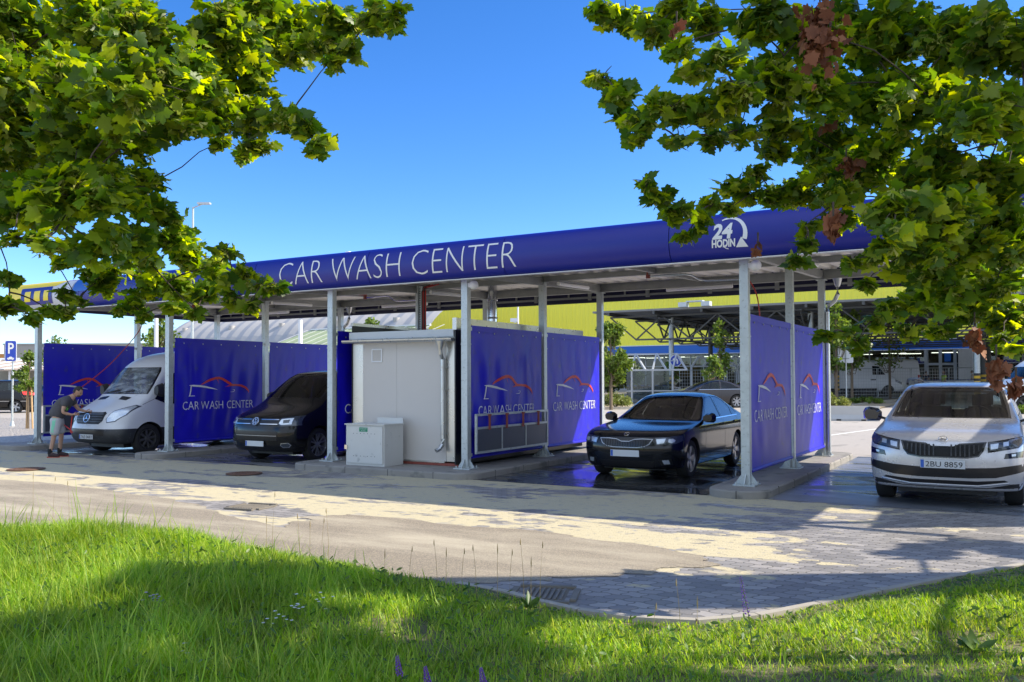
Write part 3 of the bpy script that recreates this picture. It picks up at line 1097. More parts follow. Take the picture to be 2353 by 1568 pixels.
mb.tube([(px_, Yf - 0.15, 2.30), (px_, Yf - 0.13, 2.2), (px_, Yf - 0.06, 2.1), (px_, Yf - 0.06, 0.62), (px_ - 0.005, Yf - 0.07, 0.52), (px_ - 0.03, Yf - 0.13, 0.44), (px_ - 0.06, Yf - 0.2, 0.41)], 0.042, 14)
for z in (0.72, 1.55, 1.95):
    mb.lathe([(0.05, -0.012), (0.052, 0.012)], 14, Matrix.Translation((px_, Yf - 0.06, z)))
    mb.b2(px_ - 0.07, px_ + 0.07, Yf - 0.03, Yf - 0.01, z - 0.01, z + 0.01)
mb.build('downpipe', zinc_m, cb, smooth=True)
mb = MB()
vx, vz = X0 + 0.62, 2.2
for q in ((-0.13, -0.108, -0.13, 0.13), (0.108, 0.13, -0.13, 0.13), (-0.108, 0.108, 0.108, 0.13), (-0.108, 0.108, -0.13, -0.108)):
    mb.b2(vx + q[0], vx + q[1], Yf - 0.018, Yf, vz + q[2], vz + q[3])
f = mb.build('vent', white_p, cb)
mb = MB()
for k in range(8):
    mb.b2(vx - 0.108, vx + 0.108, Yf - 0.012, Yf - 0.002, vz - 0.105 + k * 0.027, vz - 0.088 + k * 0.027)
mb.build('louvre', panel_m, f)
mb = MB()
mb.b2(X0, X1 - 0.03, Yf - 0.02, Yf + 0.1, 0.122, 0.17)
mb.build('plinth', hook_m, cb)
MB().b2(X0 + 1.1, X1 - 0.32, Yf - 0.03, Yf - 0.002, 0.172, 0.20).build('sill', ali_m, cb)

# steel flue and hose riser on the cabin roof
st = thing('steel_flue', 'polished steel flue rising from the cabin roof to the canopy', 'flue', (-9.9, 17.0, 2.56))
mb = MB()
fp = atY(1132, 745, 16.6)
mb.tube([(fp.x, 16.6, 2.56), (fp.x, 16.6, 3.86)], 0.105, 20)
for z in (3.1, 3.5):
    mb.lathe([(0.11, -0.02), (0.118, 0), (0.11, 0.02)], 20, Matrix.Translation((fp.x, 16.6, z)))
mb.build('pipe', chrome, st, smooth=True)
hr = thing('hose_riser', 'perforated steel channel with red and black hoses above the cabin roof', 'cable riser', (-10.9, 15.5, 2.56))
hp = atY(972, 750, 15.0)
mb = MB()
mb.b2(hp.x - 0.10, hp.x - 0.03, 14.98, 15.02, 2.56, 3.72)
mb.b2(hp.x - 0.10, hp.x - 0.09, 14.93, 14.98, 2.56, 3.72)
mb.build('channel', galv, hr)
mb = MB()
for k in range(22):
    mb.b2(hp.x - 0.075, hp.x - 0.055, 14.976, 14.981, 2.6 + k * 0.05, 2.62 + k * 0.05)
mb.build('slot', black_m, hr)
mb = MB()
for k, dxx in enumerate((0.0, 0.03, 0.06, 0.09)):
    mb.tube([(hp.x + dxx, 14.97, 2.5), (hp.x + dxx, 14.97, 3.6), (hp.x + dxx + 0.03, 14.97, 3.68), (hp.x + dxx + 0.2 + 0.05 * k, 14.97, 3.73)], 0.014, 6, mi=0 if k in (1, 3) else 1)
mb.build('hose', [hose_red, hose_blk], hr, smooth=True)

# gas cabinet in front of the cabin
gc = thing('gas_cabinet', 'light grey steel cabinet with a green label on the kerb in front of the cabin', 'cabinet', (-10.65, 12.8, 0.12))
gx0, gx1, gy0, gy1 = -11.12, -10.2, 12.62, 13.2
mb = MB()
mb.b2(gx0, gx1, gy0 + 0.02, gy1, 0.12, 0.88)
mb.b2(gx0 - 0.015, gx1 + 0.015, gy0 - 0.015, gy1 + 0.015, 0.88, 0.90)
mb.b2(gx0 + 0.32, gx1 + 0.02, gy1 - 0.03, gy1, 0.90, 1.0)
mb.build('housing', cab_m, gc, bevel=0.006)
mb = MB().b2(gx0 + 0.04, gx1 - 0.03, gy0 - 0.004, gy0 + 0.018, 0.17, 0.85)
dd = mb.build('door', cab_m, gc, bevel=0.005)
mb = MB()
for zz in (0.72, 0.30):
    for k in range(7):
        x = gx0 + 0.2 + k * 0.085
        mb.tube([(x, gy0 - 0.006, zz), (x, gy0 - 0.002, zz)], 0.008, 6)
mb.build('vent_hole', black_m, dd)
MB().b2(gx0 + 0.0, gx0 + 0.06, gy0 - 0.03, gy0 - 0.005, 0.42, 0.50).build('latch', chrome, gc, bevel=0.006)
green_m = pm('green_label', (0.01, 0.25, 0.12), 0.4, var=0.05)
lb = MB().b2(gx0 + 0.34, gx0 + 0.54, gy0 - 0.007, gy0 - 0.0045, 0.755, 0.835).build('label_plate', green_m, gc)
for s_, z_ in (('HLAVNÍ UZÁVĚR', 0.80), ('PLYNU', 0.767)):
    vs, fs = text_geo(s_, 0.034)
    w = max(v.x for v in vs)
    kx = min(1, 0.17 / w)
    mb = MB()
    mb.add([(gx0 + 0.44 - w * kx / 2 + v.x * kx, gy0 - 0.0095, z_ + v.y * 0.8) for v in vs], fs)
    mb.build('lettering', white_v, lb)

# ------------------------------------------------------------------ lamps under the roof
def tube_lamp(p0, p1, label):
    p0, p1 = Vector(p0), Vector(p1)
    r = thing('tube_lamp', label, 'lamp', (p0 + p1) / 2, 0, 'tube lamps under the canopy roof')
    mb = MB()
    mb.tube([p0 + Vector((0, 0, -0.03)), p1 + Vector((0, 0, -0.03))], 0.04, 10)
    mb.build('diffuser', tube_w, r, smooth=True)
    MB().beam(p0 + Vector((0, 0, 0.03)), p1 + Vector((0, 0, 0.03)), 0.05, 0.035).build('housing', galv_d, r)
bays = {'white van': -19.35, 'black van': -14.35, 'black sedan': -6.2, 'silver SUV': -1.15}
for nm, xc in bays.items():
    zb = zr(18.6) - 0.22
    tube_lamp((xc - 0.75, 18.62, zb), (xc + 0.75, 18.62, zb), 'white tube lamp along the rear beam over the %s' % nm)
for nm, xr_ in (('left of the white van bay', -21.4), ('right above the wrinkled banner by the black van', -16.3), ('above the roof of the cabin', -11.4), ('above the mat rack banner', -8.2), ('above the banner beside the silver SUV', -3.15)):
    tube_lamp((xr_, 15.0 if xr_ > -4 else 15.75, 3.70), (xr_, 15.9 if xr_ > -4 else 17.15, 3.74), 'white tube lamp running front to back ' + nm)
for X in (-8.7, -3.65):
    mb = MB().ball((X + 0.17, 13.1, 3.42), 0.085, sub=3)
    mb.b2(X + 0.06, X + 0.10, 13.06, 13.14, 3.38, 3.46)
    o = mb.build('globe_lamp', tube_w, smooth=True, loc=(X + 0.1, 13.1, 3.42))
    tag(o, 'white round lamp at the top of the post ' + ('by the cabin' if X < -5 else 'between black sedan and silver SUV'), 'lamp', 'round lamps on the front posts')

# swivel booms with hoses
def boom(x, y, ang, hose, label, hm):
    z = zr(y) - 0.05
    r = thing('hose_boom', label, 'hose boom', (x, y, z), 0, 'swivel booms under the canopy roof')
    m = Matrix.Translation((x, y, z)) @ Matrix.Rotation(ang, 4, 'Z')
    pts = [m @ Vector(p) for p in ((0, 0, -0.10), (0.75, 0, -0.10), (0.88, 0, -0.13), (1.02, 0, -0.22), (1.15, 0, -0.25), (1.95, 0, -0.27))]
    MB().tube(pts, 0.018, 8).build('arm', chrome, r, smooth=True)
    mb = MB()
    mb.tube([m @ Vector((0, 0, 0.02)), m @ Vector((0, 0, -0.14))], 0.045, 12)
    mb.tube([m @ Vector((-0.22, 0, 0.0)), m @ Vector((0.04, 0, -0.03))], 0.03, 8)
    mb.build('swivel', hook_m, r, smooth=True)
    e = pts[-1]
    hp_ = [e] + [Vector(h) for h in hose]
    # smooth the hose
    sm = []
    for i in range(len(hp_) - 1):
        p0, p1, p2, p3 = hp_[max(i - 1, 0)], hp_[i], hp_[i + 1], hp_[min(i + 2, len(hp_) - 1)]
        for k in range(6):
            t = k / 6
            sm.append(0.5 * ((2 * p1) + (-p0 + p2) * t + (2 * p0 - 5 * p1 + 4 * p2 - p3) * t * t + (-p0 + 3 * p1 - 3 * p2 + p3) * t ** 3))
    sm.append(hp_[-1])
    MB().tube(sm, 0.012, 8).build('hose', hm, r, smooth=True)
boom(-6.35, 16.0, R(2), [(-4.25, 16.1, 3.2), (-4.2, 16.15, 2.4), (-4.15, 16.12, 1.2), (-4.1, 16.0, 0.5)], 'steel swivel boom with red hose over the black sedan', hose_red)
boom(-14.0, 16.6, R(-8), [(-11.95, 16.2, 3.1), (-11.8, 16.1, 2.6), (-11.76, 16.0, 1.2)], 'steel swivel boom with black hose over the black van', hose_blk)
PB, PR = camxz(-10.30, 19.75), YAW + R(12)
LANCE = PB + Matrix.Rotation(PR, 3, 'Z') @ Vector((0.36, -0.18, 0.93))
boom(-19.4, 15.9, R(184), [(-21.15, 15.5, 3.1), (-20.7, 14.3, 2.15), (-20.3, 13.1, 1.45), (-19.95, 12.3, 1.0), (LANCE.x + 0.12, LANCE.y - 0.1, 0.62), (LANCE.x + 0.02, LANCE.y - 0.05, 0.58), (LANCE.x - 0.03, LANCE.y, 0.75), (LANCE.x, LANCE.y, LANCE.z)], 'steel swivel boom whose long red hose runs down to the washing man', hose_red)

# drain covers
rust_m = pm('rusty_iron_cover', (0.18, 0.10, 0.065), 0.75, 0.3, var=0.35, scale=14, bump=0.6, bscale=70)
iron_m = pm('cast_iron_grate', (0.20, 0.18, 0.15), 0.7, 0.3, var=0.3)
def cover(px, py, r, label):
    p = at(px, py, 0.012)
    mb = MB()
    mb.lathe([(r * 1.12, 0.004), (r * 1.12, 0.014), (r * 1.0, 0.014), (r * 0.98, 0.008)], 32, Matrix.Translation(p))
    mb.lathe([(r * 0.96, 0.004), (r * 0.96, 0.016)], 32, Matrix.Translation(p))
    for i in range(-4, 5):
        for j in range(-4, 5):
            if i * i + j * j < 17:
                mb.box((p.x + i * r * 0.19, p.y + j * r * 0.19, p.z + 0.018), (r * 0.12, r * 0.06, 0.006), rz=PI / 4 * ((i + j) % 2))
    tag(mb.build('manhole_cover', rust_m, loc=p), label, 'manhole cover', 'round manhole covers in the paving')
cover(561, 1089, 0.29, 'round rusty manhole cover in the shaded paving in front of the black van')
cover(60, 1079, 0.30, 'round manhole cover half in shadow at the left edge of the paving')
def grate(px, py, rz, label):
    p = at(px, py, 0.012)
    r = thing('drain_grate', label, 'drain', p, rz, 'square drain grates')
    m = Matrix.Translation(p) @ Matrix.Rotation(rz, 4, 'Z')
    mb = MB()
    for s in (-1, 1):
        mb.box((0, s * 0.25, 0.006), (0.46, 0.05, 0.02), mtx=m)
        mb.box((s * 0.25, 0, 0.006), (0.05, 0.36, 0.019), mtx=m)
    mb.build('frame', iron_m, r)
    mb = MB()
    for k in range(8):
        mb.box((-0.15 + k * 0.043, 0, 0.005), (0.02, 0.35, 0.016), mtx=m)
    mb.box((0, 0, -0.006), (0.36, 0.36, 0.004), mtx=m)
    mb.build('bars', iron_m, r)
grate(577, 1165, R(8), 'square drain grate in the sunlit sandy paving beside the chippings')
grate(1250, 1366, R(20), 'dark square drain grate at the edge of the grass')

# ------------------------------------------------------------------ vehicles
def outline(row, nf=13, ns=16):
    z, xf, xr, w, Lf, ef, Lr, er = row
    pts = []
    for i in range(nf):
        t = PI / 2 * i / (nf - 1)
        pts.append(((xf - Lf) + Lf * max(0, math.cos(t)) ** (2 / ef), w * math.sin(t) ** (2 / ef) if i else 0.0))
    x0, x1 = xf - Lf, xr + Lr
    for i in range(1, ns):
        pts.append((x0 + (x1 - x0) * i / ns, w))
    for i in range(nf):
        t = PI / 2 * (1 - i / (nf - 1))
        pts.append(((xr + Lr) - Lr * max(0, math.cos(t)) ** (2 / er), w * math.sin(t) ** (2 / er) if i < nf - 1 else 0.0))
    full = [(x, y, z) for x, y in pts]
    full += [(x, -y, z) for x, y in pts[-2:0:-1]]
    return full
PAINTS = {}
def carpaint(name, col, metal=0.3, rough=0.28, dirt=None):
    return pm(name, col, rough, metal, var=0.04, scale=2, coat=0.35, spec=0.35, backdark=(0.02, 0.02, 0.02), rvar=0.2, dirt=dirt)
class Car:
    def __init__(s, name, label, cat, loc, rz, rows, paint, axles, wr, track, tw=0.21, group=None, sub=2, arch=0.055, low=None, low_mat=None):
        s.root = thing(name, label, cat, loc, rz, group)
        s.axles, s.wr, s.track, s.tw = axles, wr, track, tw
        mb = MB()
        bm = mb.bm
        loops = [[bm.verts.new(p) for p in outline(r)] for r in rows]
        n = len(loops[0])
        for a in range(len(loops) - 1):
            for k in range(n):
                bm.faces.new([loops[a][k], loops[a][(k + 1) % n], loops[a + 1][(k + 1) % n], loops[a + 1][k]])
        bm.faces.new(loops[0][::-1])
        bm.faces.new(loops[-1])
        bmesh.ops.recalc_face_normals(bm, faces=bm.faces[:])
        me = bpy.data.meshes.new('body')
        bm.to_mesh(me)
        bm.free()
        o = bpy.data.objects.new('body', me)
        COL.objects.link(o)
        md = o.modifiers.new('s', 'SUBSURF')
        md.levels = sub
        # wheel arches
        cm = MB()
        for ax in axles:
            for sd in (-1, 1):
                m = Matrix.Translation((ax, sd * (track + 0.12), wr)) @ Matrix.Rotation(PI / 2, 4, 'X')
                cm.lathe([(wr + arch, -0.26), (wr + arch, 0.26)], 40, m)
        cut = cm.build('cut', dark_pl)
        mo = o.modifiers.new('b', 'BOOLEAN')
        mo.operation = 'DIFFERENCE'
        mo.solver = 'EXACT'
        mo.object = cut
        dg = bpy.context.evaluated_depsgraph_get()
        me2 = bpy.data.meshes.new_from_object(o.evaluated_get(dg))
        bpy.data.objects.remove(o)
        bpy.data.objects.remove(cut)
        s.bm = bmesh.new()
        s.bm.from_mesh(me2)
        bpy.data.meshes.remove(me2)
        s.bvh = BVHTree.FromBMesh(s.bm)
        s.mats = [paint, dark_pl, low_mat or dark_pl]
        for f in s.bm.faces:
            c = f.calc_center_median()
            f.material_index = 0
            if low is not None and c.z < low:
                f.material_index = 2
            if c.z < rows[0][0] + 0.03 and abs(f.normal.z) > 0.5:
                f.material_index = 1
            for ax in axles:
                if math.hypot(c.x - ax, c.z - wr) < wr + arch - 0.001 and abs(c.y) < track + 0.45:
                    f.material_index = 1
                elif abs(math.hypot(c.x - ax, c.z - wr) - (wr + arch)) < 0.006 and abs(f.normal.y) < 0.5:
                    f.material_index = 1
        s.L = -rows[2][2]
        s.holes = []
    def hit(s, a, b, axis):
        if axis == 'F':
            o, d = Vector((3, a, b)), Vector((-1, 0, 0))
        elif axis == 'B':
            o, d = Vector((-12, a, b)), Vector((1, 0, 0))
        elif axis == 'L':
            o, d = Vector((a, 3, b)), Vector((0, -1, 0))
        elif axis == 'R':
            o, d = Vector((a, -3, b)), Vector((0, 1, 0))
        else:
            o, d = Vector((a, b, 5)), Vector((0, 0, -1))
        h = s.bvh.ray_cast(o, d)
        if h[0] is None:
            n = s.bvh.find_nearest(o + d * 2)
            return n[0], n[1]
        return h[0], h[1]
    def patch(s, poly, axis, mat, name, off=0.006, res=0.05, rim=0.012, parent=None, smooth=True, holes=None):
        """flat outline wrapped on the body surface and given a rim"""
        bm = bmesh.new()
        polys = poly if isinstance(poly[0][0], (list, tuple)) else [poly]
        for pl in polys:
            v = [bm.verts.new((p[0], p[1], 0)) for p in pl]
            bm.faces.new(v)
        for ax_ in (0, 1):
            lo = min(v.co[ax_] for v in bm.verts)
            hi = max(v.co[ax_] for v in bm.verts)
            k = lo + res
            while k < hi - 0.01:
                co = Vector((0, 0, 0))
                no = Vector((0, 0, 0))
                co[ax_] = k
                no[ax_] = 1
                bmesh.ops.bisect_plane(bm, geom=bm.verts[:] + bm.edges[:] + bm.faces[:], dist=1e-5, plane_co=co, plane_no=no)
                k += res
        nrm = {}
        for v in bm.verts:
            p, n = s.hit(v.co.x, v.co.y, axis)
            nrm[v] = n.copy()
            v.co = p + n * off
        be = [e for e in bm.edges if e.is_boundary]
        if rim:
            g = bmesh.ops.extrude_edge_only(bm, edges=be)
            nv = [x for x in g['geom'] if isinstance(x, bmesh.types.BMVert)]
            for v in nv:
                src = min(nrm, key=lambda q: (q.co - v.co).length_squared) if len(nrm) < 4000 else None
                v.co -= nrm[src] * (rim + off)
        m2 = MB()
        m2.bm = bm
        return m2.build(name, mat, parent or s.root, world=False, smooth=smooth, angle=50)
    def both(s, poly, mat, name, **k):
        s.patch(poly, 'L', mat, name, **k)
        s.patch(poly, 'R', mat, name, **k)
    def sym(s, poly, mat, name, **k):
        """front patch mirrored left and right as two objects"""
        s.patch(poly, 'F', mat, name, **k)
        s.patch([(-a, b) for a, b in poly][::-1], 'F', mat, name, **k)
    def window(s, poly, axis, name, gm, frame=0.025, fm=None):
        """cut a real opening into the shell and glaze it"""
        ax = {'F': (1, 2), 'B': (1, 2), 'L': (0, 2), 'R': (0, 2)}[axis]
        test = {'F': lambda f: f.normal.x > 0.12, 'B': lambda f: f.normal.x < -0.12, 'L': lambda f: f.normal.y > 0.12, 'R': lambda f: f.normal.y < -0.12}[axis]
        lo = [min(p[i] for p in poly) for i in (0, 1)]
        hi = [max(p[i] for p in poly) for i in (0, 1)]
        cx = sum(p[0] for p in poly) / len(poly)
        cy = sum(p[1] for p in poly) / len(poly)
        def sel():
            r = []
            for f in s.bm.faces:
                if not test(f) or f.material_index == 1:
                    continue
                us = [v.co[ax[0]] for v in f.verts]
                vs = [v.co[ax[1]] for v in f.verts]
                if max(us) > lo[0] - 0.02 and min(us) < hi[0] + 0.02 and max(vs) > lo[1] - 0.02 and min(vs) < hi[1] + 0.02:
                    c = f.calc_center_median()
                    if axis == 'F' and c.x < -s.L / 2 or axis == 'B' and c.x > -s.L / 2:
                        continue
                    r.append(f)
            return r
        n = len(poly)
        for i in range(n):
            a, b = poly[i], poly[(i + 1) % n]
            fs = sel()
            g = set(fs)
            for f in fs:
                g.update(f.edges)
                g.update(f.verts)
            co = Vector((0, 0, 0))
            no = Vector((0, 0, 0))
            co[ax[0]], co[ax[1]] = a[0], a[1]
            no[ax[0]], no[ax[1]] = (b[1] - a[1]), -(b[0] - a[0])
            bmesh.ops.bisect_plane(s.bm, geom=list(g), dist=1e-6, plane_co=co, plane_no=no.normalized())
        def inside(u, v):
            sg = 0
            for i in range(n):
                a, b = poly[i], poly[(i + 1) % n]
                cr = (b[0] - a[0]) * (v - a[1]) - (b[1] - a[1]) * (u - a[0])
                if abs(cr) < 1e-7:
                    continue
                if sg == 0:
                    sg = cr
                elif sg * cr < 0:
                    return False
            return True
        gl = [f for f in sel() if inside(f.calc_center_median()[ax[0]], f.calc_center_median()[ax[1]])]
        gb = bmesh.new()
        mp = {}
        for f in gl:
            vs = []
            for v in f.verts:
                if v not in mp:
                    mp[v] = gb.verts.new(v.co - v.normal * 0.004)
                vs.append(mp[v])
            try:
                gb.faces.new(vs)
            except ValueError:
                pass
        bmesh.ops.delete(s.bm, geom=gl, context='FACES')
        m2 = MB()
        m2.bm = gb
        o = m2.build(name, gm, s.root, world=False, smooth=True, angle=180)
        if frame:
            # black seal round the opening
            pl = []
            for i in range(n):
                a, b = Vector(poly[i]), Vector(poly[(i + 1) % n])
                ca, cb = Vector((cx, cy)), None
                ai, bi = a, b
                ao = a + (a - ca).normalized() * frame * 1.2
                bo = b + (b - ca).normalized() * frame * 1.2
                pl.append([tuple(ai), tuple(bi), tuple(bo), tuple(ao)])
            s.patch(pl, axis, fm or blk_gloss, name + '_seal', off=0.003, rim=0.0, parent=o, res=0.08)
        return o
    def finish(s, angle=32):
        me = bpy.data.meshes.new('body')
        s.bm.to_mesh(me)
        s.bm.free()
        for m in s.mats:
            me.materials.append(m)
        me.shade_smooth()
        me.set_sharp_from_angle(angle=R(angle))
        o = bpy.data.objects.new('body', me)
        COL.objects.link(o)
        o.parent = s.root
        return o
    def wheels(s, spokes=5, sw=0.055, rm=None, rimr=0.72, style='double', steer=0.0, dark=False):
        rm = rm or rim_m
        proto = None
        wr, tw = s.wr, s.tw
        for ax in s.axles:
            for sd in (1, -1):
                if proto is None:
                    mb = MB()
                    h = tw / 2
                    prof = [(wr * 0.70, -h * 0.9), (wr * 0.86, -h), (wr * 0.965, -h * 0.9), (wr, -h * 0.72), (wr, h * 0.72), (wr * 0.965, h * 0.9), (wr * 0.86, h), (wr * 0.70, h * 0.9), (wr * 0.68, 0)]
                    mb.lathe(prof + [prof[0]], 40, close=True)
                    w = mb.build('wheel', rubber, s.root, world=False, smooth=True)
                    mb = MB()
                    rr = wr * rimr
                    mb.lathe([(rr, -h * 0.8), (rr, h * 0.86), (rr * 0.93, h * 0.84), (rr * 0.90, h * 0.5), (rr * 0.88, -h * 0.8)], 40, close=True)
                    for k in range(spokes):
                        a = 2 * PI * k / spokes
                        offs = (-0.16, 0.16) if style == 'double' else (0,)
                        for oo in offs:
                            m = Matrix.Rotation(a, 4, 'Z')
                            p0 = Vector((rr * 0.14, 0, h * 0.62))
                            p1 = Vector((rr * 0.92, rr * oo * 1.2, h * 0.70))
                            wv = sw * (0.6 if style == 'double' else 1.0)
                            if style == 'blade':
                                mb.prism([m @ Vector((rr * .12, -wv * .35, h * .60)), m @ Vector((rr * .93, -wv, h * .72)), m @ Vector((rr * .93, wv * .5, h * .72)), m @ Vector((rr * .12, wv * .35, h * .60))], (0, 0, -0.03))
                            else:
                                d = (p1 - p0)
                                nn = Vector((-d.y, d.x, 0)).normalized() * wv / 2
                                mb.prism([m @ (p0 + nn * .7), m @ (p0 - nn * .7), m @ (p1 - nn), m @ (p1 + nn)], (0, 0, -0.028))
                    mb.lathe([(rr * 0.22, h * 0.35), (rr * 0.22, h * 0.62), (rr * 0.17, h * 0.68), (0.002, h * 0.69)], 20, close=True)
                    r1 = mb.build('rim', rm, w, world=False, smooth=True)
                    mb = MB()
                    mb.lathe([(rr * 0.62, h * 0.1), (rr * 0.62, h * 0.25)], 28)
                    mb.lathe([(rr * 0.93, -h * 0.5), (rr * 0.93, -h * 0.3)], 28)
                    mb.build('brake_disc', brake_m, w, world=False, smooth=True)
                    proto = w
                else:
                    w = dup(proto, parent=s.root)
                st = steer if ax == s.axles[0] else 0
                w.rotation_mode = 'XYZ'
                mt = Matrix.Rotation(st, 4, 'Z') @ Matrix.Rotation(-PI / 2 * sd, 4, 'X') @ Matrix.Rotation(0.4 + ax, 4, 'Z')
                w.rotation_euler = mt.to_euler('XYZ')
                w.location = (ax, sd * s.track, wr)
        mb = MB()
        h_ = 0.16
        mb.b2(s.axles[1] - 0.4, s.axles[0] + 0.45, -s.track + 0.2, s.track - 0.2, 0.15, 0.34)
        mb.build('underbody', dark_pl, s.root, world=False)
    def plate(s, z, txt=None, w=0.52, h=0.11, off=0.02, axis='F'):
        p, n = s.hit(0, z, axis)
        sg = 1 if axis == 'F' else -1
        x = p.x + sg * off
        mb = MB()
        mb.b2(x - 0.012, x, -w / 2, w / 2, z - h / 2, z + h / 2)
        o = mb.build('number_plate', plate_m, s.root, world=False, bevel=0.003)
        MB().b2(x, x + sg * 0.002, sg * (-w / 2 + 0.005), sg * (-w / 2 + 0.045), z - h / 2 + 0.005, z + h / 2 - 0.005).build('plate_strip', plate_b, o, world=False)
        if txt:
            vs, fs = text_geo(txt, 0.1)
            ww = max(v.x for v in vs)
            kk = (w - 0.09) / ww
            mb = MB()
            mb.add([(x + sg * 0.003, sg * (-w / 2 + 0.06 + v.x * kk), z - 0.037 + v.y * 1.0) for v in vs], fs)
            mb.build('plate_text', ink_m, o, world=False)
    def emblem(s, z, r, kind, y=0, off=0.012, axis='F'):
        p, n = s.hit(y, z, axis)
        m = Matrix.Translation(p + n * off) @ n.to_track_quat('Z', 'Y').to_matrix().to_4x4()
        # make local Y point up
        up = Vector((0, 0, 1)) - n * n.z
        up.normalize()
        xx = up.cross(n).normalized()
        m = Matrix((( xx.x, up.x, n.x, 0), (xx.y, up.y, n.y, 0), (xx.z, up.z, n.z, 0), (0, 0, 0, 1)))
        m = Matrix.Translation(p + n * off) @ m
        mb = MB()
        tr = r * 0.09
        ring = []
        for k in range(28):
            a = 2 * PI * k / 28
            ring.append([mb.bm.verts.new(m @ Vector(((r + tr * math.cos(b)) * math.cos(a), (r + tr * math.cos(b)) * math.sin(a), tr * math.sin(b)))) for b in [2 * PI * q / 6 for q in range(6)]])
        for k in range(28):
            for q in range(6):
                mb.bm.faces.new([ring[k][q], ring[(k + 1) % 28][q], ring[(k + 1) % 28][(q + 1) % 6], ring[k][(q + 1) % 6]])
        def bar(a, b, w):
            a, b = Vector((*a, 0)) * r, Vector((*b, 0)) * r
            d = (b - a).normalized()
            nn = Vector((-d.y, d.x, 0)) * w * r / 2
            q = [a + nn, a - nn, b - nn, b + nn]
            mb.prism([m @ p_ for p_ in q], n * 0.006)
        if kind == 'vw':
            for sx in (-1, 1):
                bar((sx * 0.42, 0.88), (0, 0.12), 0.17)
                bar((sx * 0.82, 0.5), (sx * 0.36, -0.84), 0.17)
                bar((sx * 0.36, -0.84), (0, 0.02), 0.17)
        elif kind == 'star':
            for a in (90, 210, 330):
                t = R(a)
                e = (math.cos(t), math.sin(t))
                pn = (-math.sin(t) * 0.13, math.cos(t) * 0.13)
                mb.prism([m @ (Vector((pn[0], pn[1], 0)) * r), m @ (Vector((-pn[0], -pn[1], 0)) * r), m @ (Vector((e[0], e[1], 0)) * r)], n * 0.006)
        elif kind == 'arrow':
            bar((-0.75, -0.35), (0.55, -0.35), 0.16)
            mb.prism([m @ (Vector(q) * r) for q in ((0.45, -0.62, 0), (0.9, -0.3, 0), (0.45, -0.08, 0))], n * 0.006)
            for k, yy in enumerate((-0.12, 0.12, 0.36)):
                bar((-0.35, -0.3), (0.25 - 0.12 * k, yy + 0.1), 0.13)
        mb.build('emblem', chrome, s.root, world=False, smooth=True)
    def mirror(s, x, z, y, mat, sz=(0.12, 0.22, 0.15), arm_z=-0.06):
        for sd in (1, -1):
            mb = MB()
            y0_, y1_ = y + 0.02, y + 0.02 + sz[1]
            zz = sz[2] / 2
            pr_ = [(y0_, z - zz * .55), (y0_ + .03, z - zz * .95), (y1_ - .05, z - zz), (y1_ - .01, z - zz * .6), (y1_, z + zz * .25), (y1_ - .03, z + zz * .8), (y1_ - .09, z + zz), (y0_ + .05, z + zz * .75), (y0_, z + zz * .3)]
            mb.prism([(x - .04, sd * a_, b_) for a_, b_ in pr_], (sz[0], 0, 0))
            cyy = sd * (y + sz[1] * .5)
            for v in mb.bm.verts:
                if v.co.x > x:
                    v.co.y = cyy + (v.co.y - cyy) * 0.72
                    v.co.z = z + (v.co.z - z) * 0.70
            o = mb.build('mirror', mat, s.root, world=False, smooth=True, bevel=0.018, angle=60)
            MB().beam((x - 0.02, sd * (y - 0.06), z + arm_z - 0.02), (x - 0.02, sd * (y + sz[1] * 0.3), z + arm_z * 0.6), 0.05, 0.035).build('arm', dark_pl, o, world=False)
    def interior(s, dash_x, dash_z, floor_z, hw, seats, rear=True, wheel_side=1):
        mb = MB()
        mb.box((dash_x - 0.50, 0, dash_z - 0.17), (0.5, hw * 1.8, 0.2))
        mb.box((dash_x - 0.6, wheel_side * hw * 0.45, dash_z - 0.06), (0.2, 0.36, 0.1))
        mb.b2(-s.L + 0.5, dash_x, -hw, hw, floor_z, floor_z + 0.05)
        mb.build('dashboard', int_m, s.root, world=False, bevel=0.03)
        c = Vector((dash_x - 0.80, wheel_side * hw * 0.45, dash_z + 0.0))
        mb = MB()
        m = Matrix.Translation(c) @ Matrix.Rotation(R(-65), 4, 'Y')
        ring = []
        for k in range(24):
            a = 2 * PI * k / 24
            ring.append([mb.bm.verts.new(m @ Vector(((0.18 + 0.015 * math.cos(b)) * math.cos(a), (0.18 + 0.015 * math.cos(b)) * math.sin(a), 0.015 * math.sin(b)))) for b in [2 * PI * q / 6 for q in range(6)]])
        for k in range(24):
            for q in range(6):
                mb.bm.faces.new([ring[k][q], ring[(k + 1) % 24][q], ring[(k + 1) % 24][(q + 1) % 6], ring[k][(q + 1) % 6]])
        mb.box((0, 0, 0), (0.34, 0.05, 0.02), mtx=m)
        mb.build('steering_wheel', int_m, s.root, world=False, smooth=True)
        for sx in seats:
            for sd in (-1, 1):
                mb = MB()
                b0 = Vector((sx, sd * hw * 0.48, floor_z + 0.28))
                mb.box(b0, (0.5, 0.48, 0.16))
                m = Matrix.Translation(b0 + Vector((-0.26, 0, 0.05))) @ Matrix.Rotation(R(-14), 4, 'Y')
                mb.box((0, 0, 0.28), (0.14, 0.46, 0.56), mtx=m)
                mb.box((-0.01, 0, 0.70), (0.09, 0.26, 0.17), mtx=m)
                mb.build('seat', seat_m, s.root, world=False, bevel=0.035, smooth=True, angle=60)

def place(px, py, z=0.0):
    return at(px, py, z)
FACE = -PI / 2     # noses toward -Y (towards the camera)

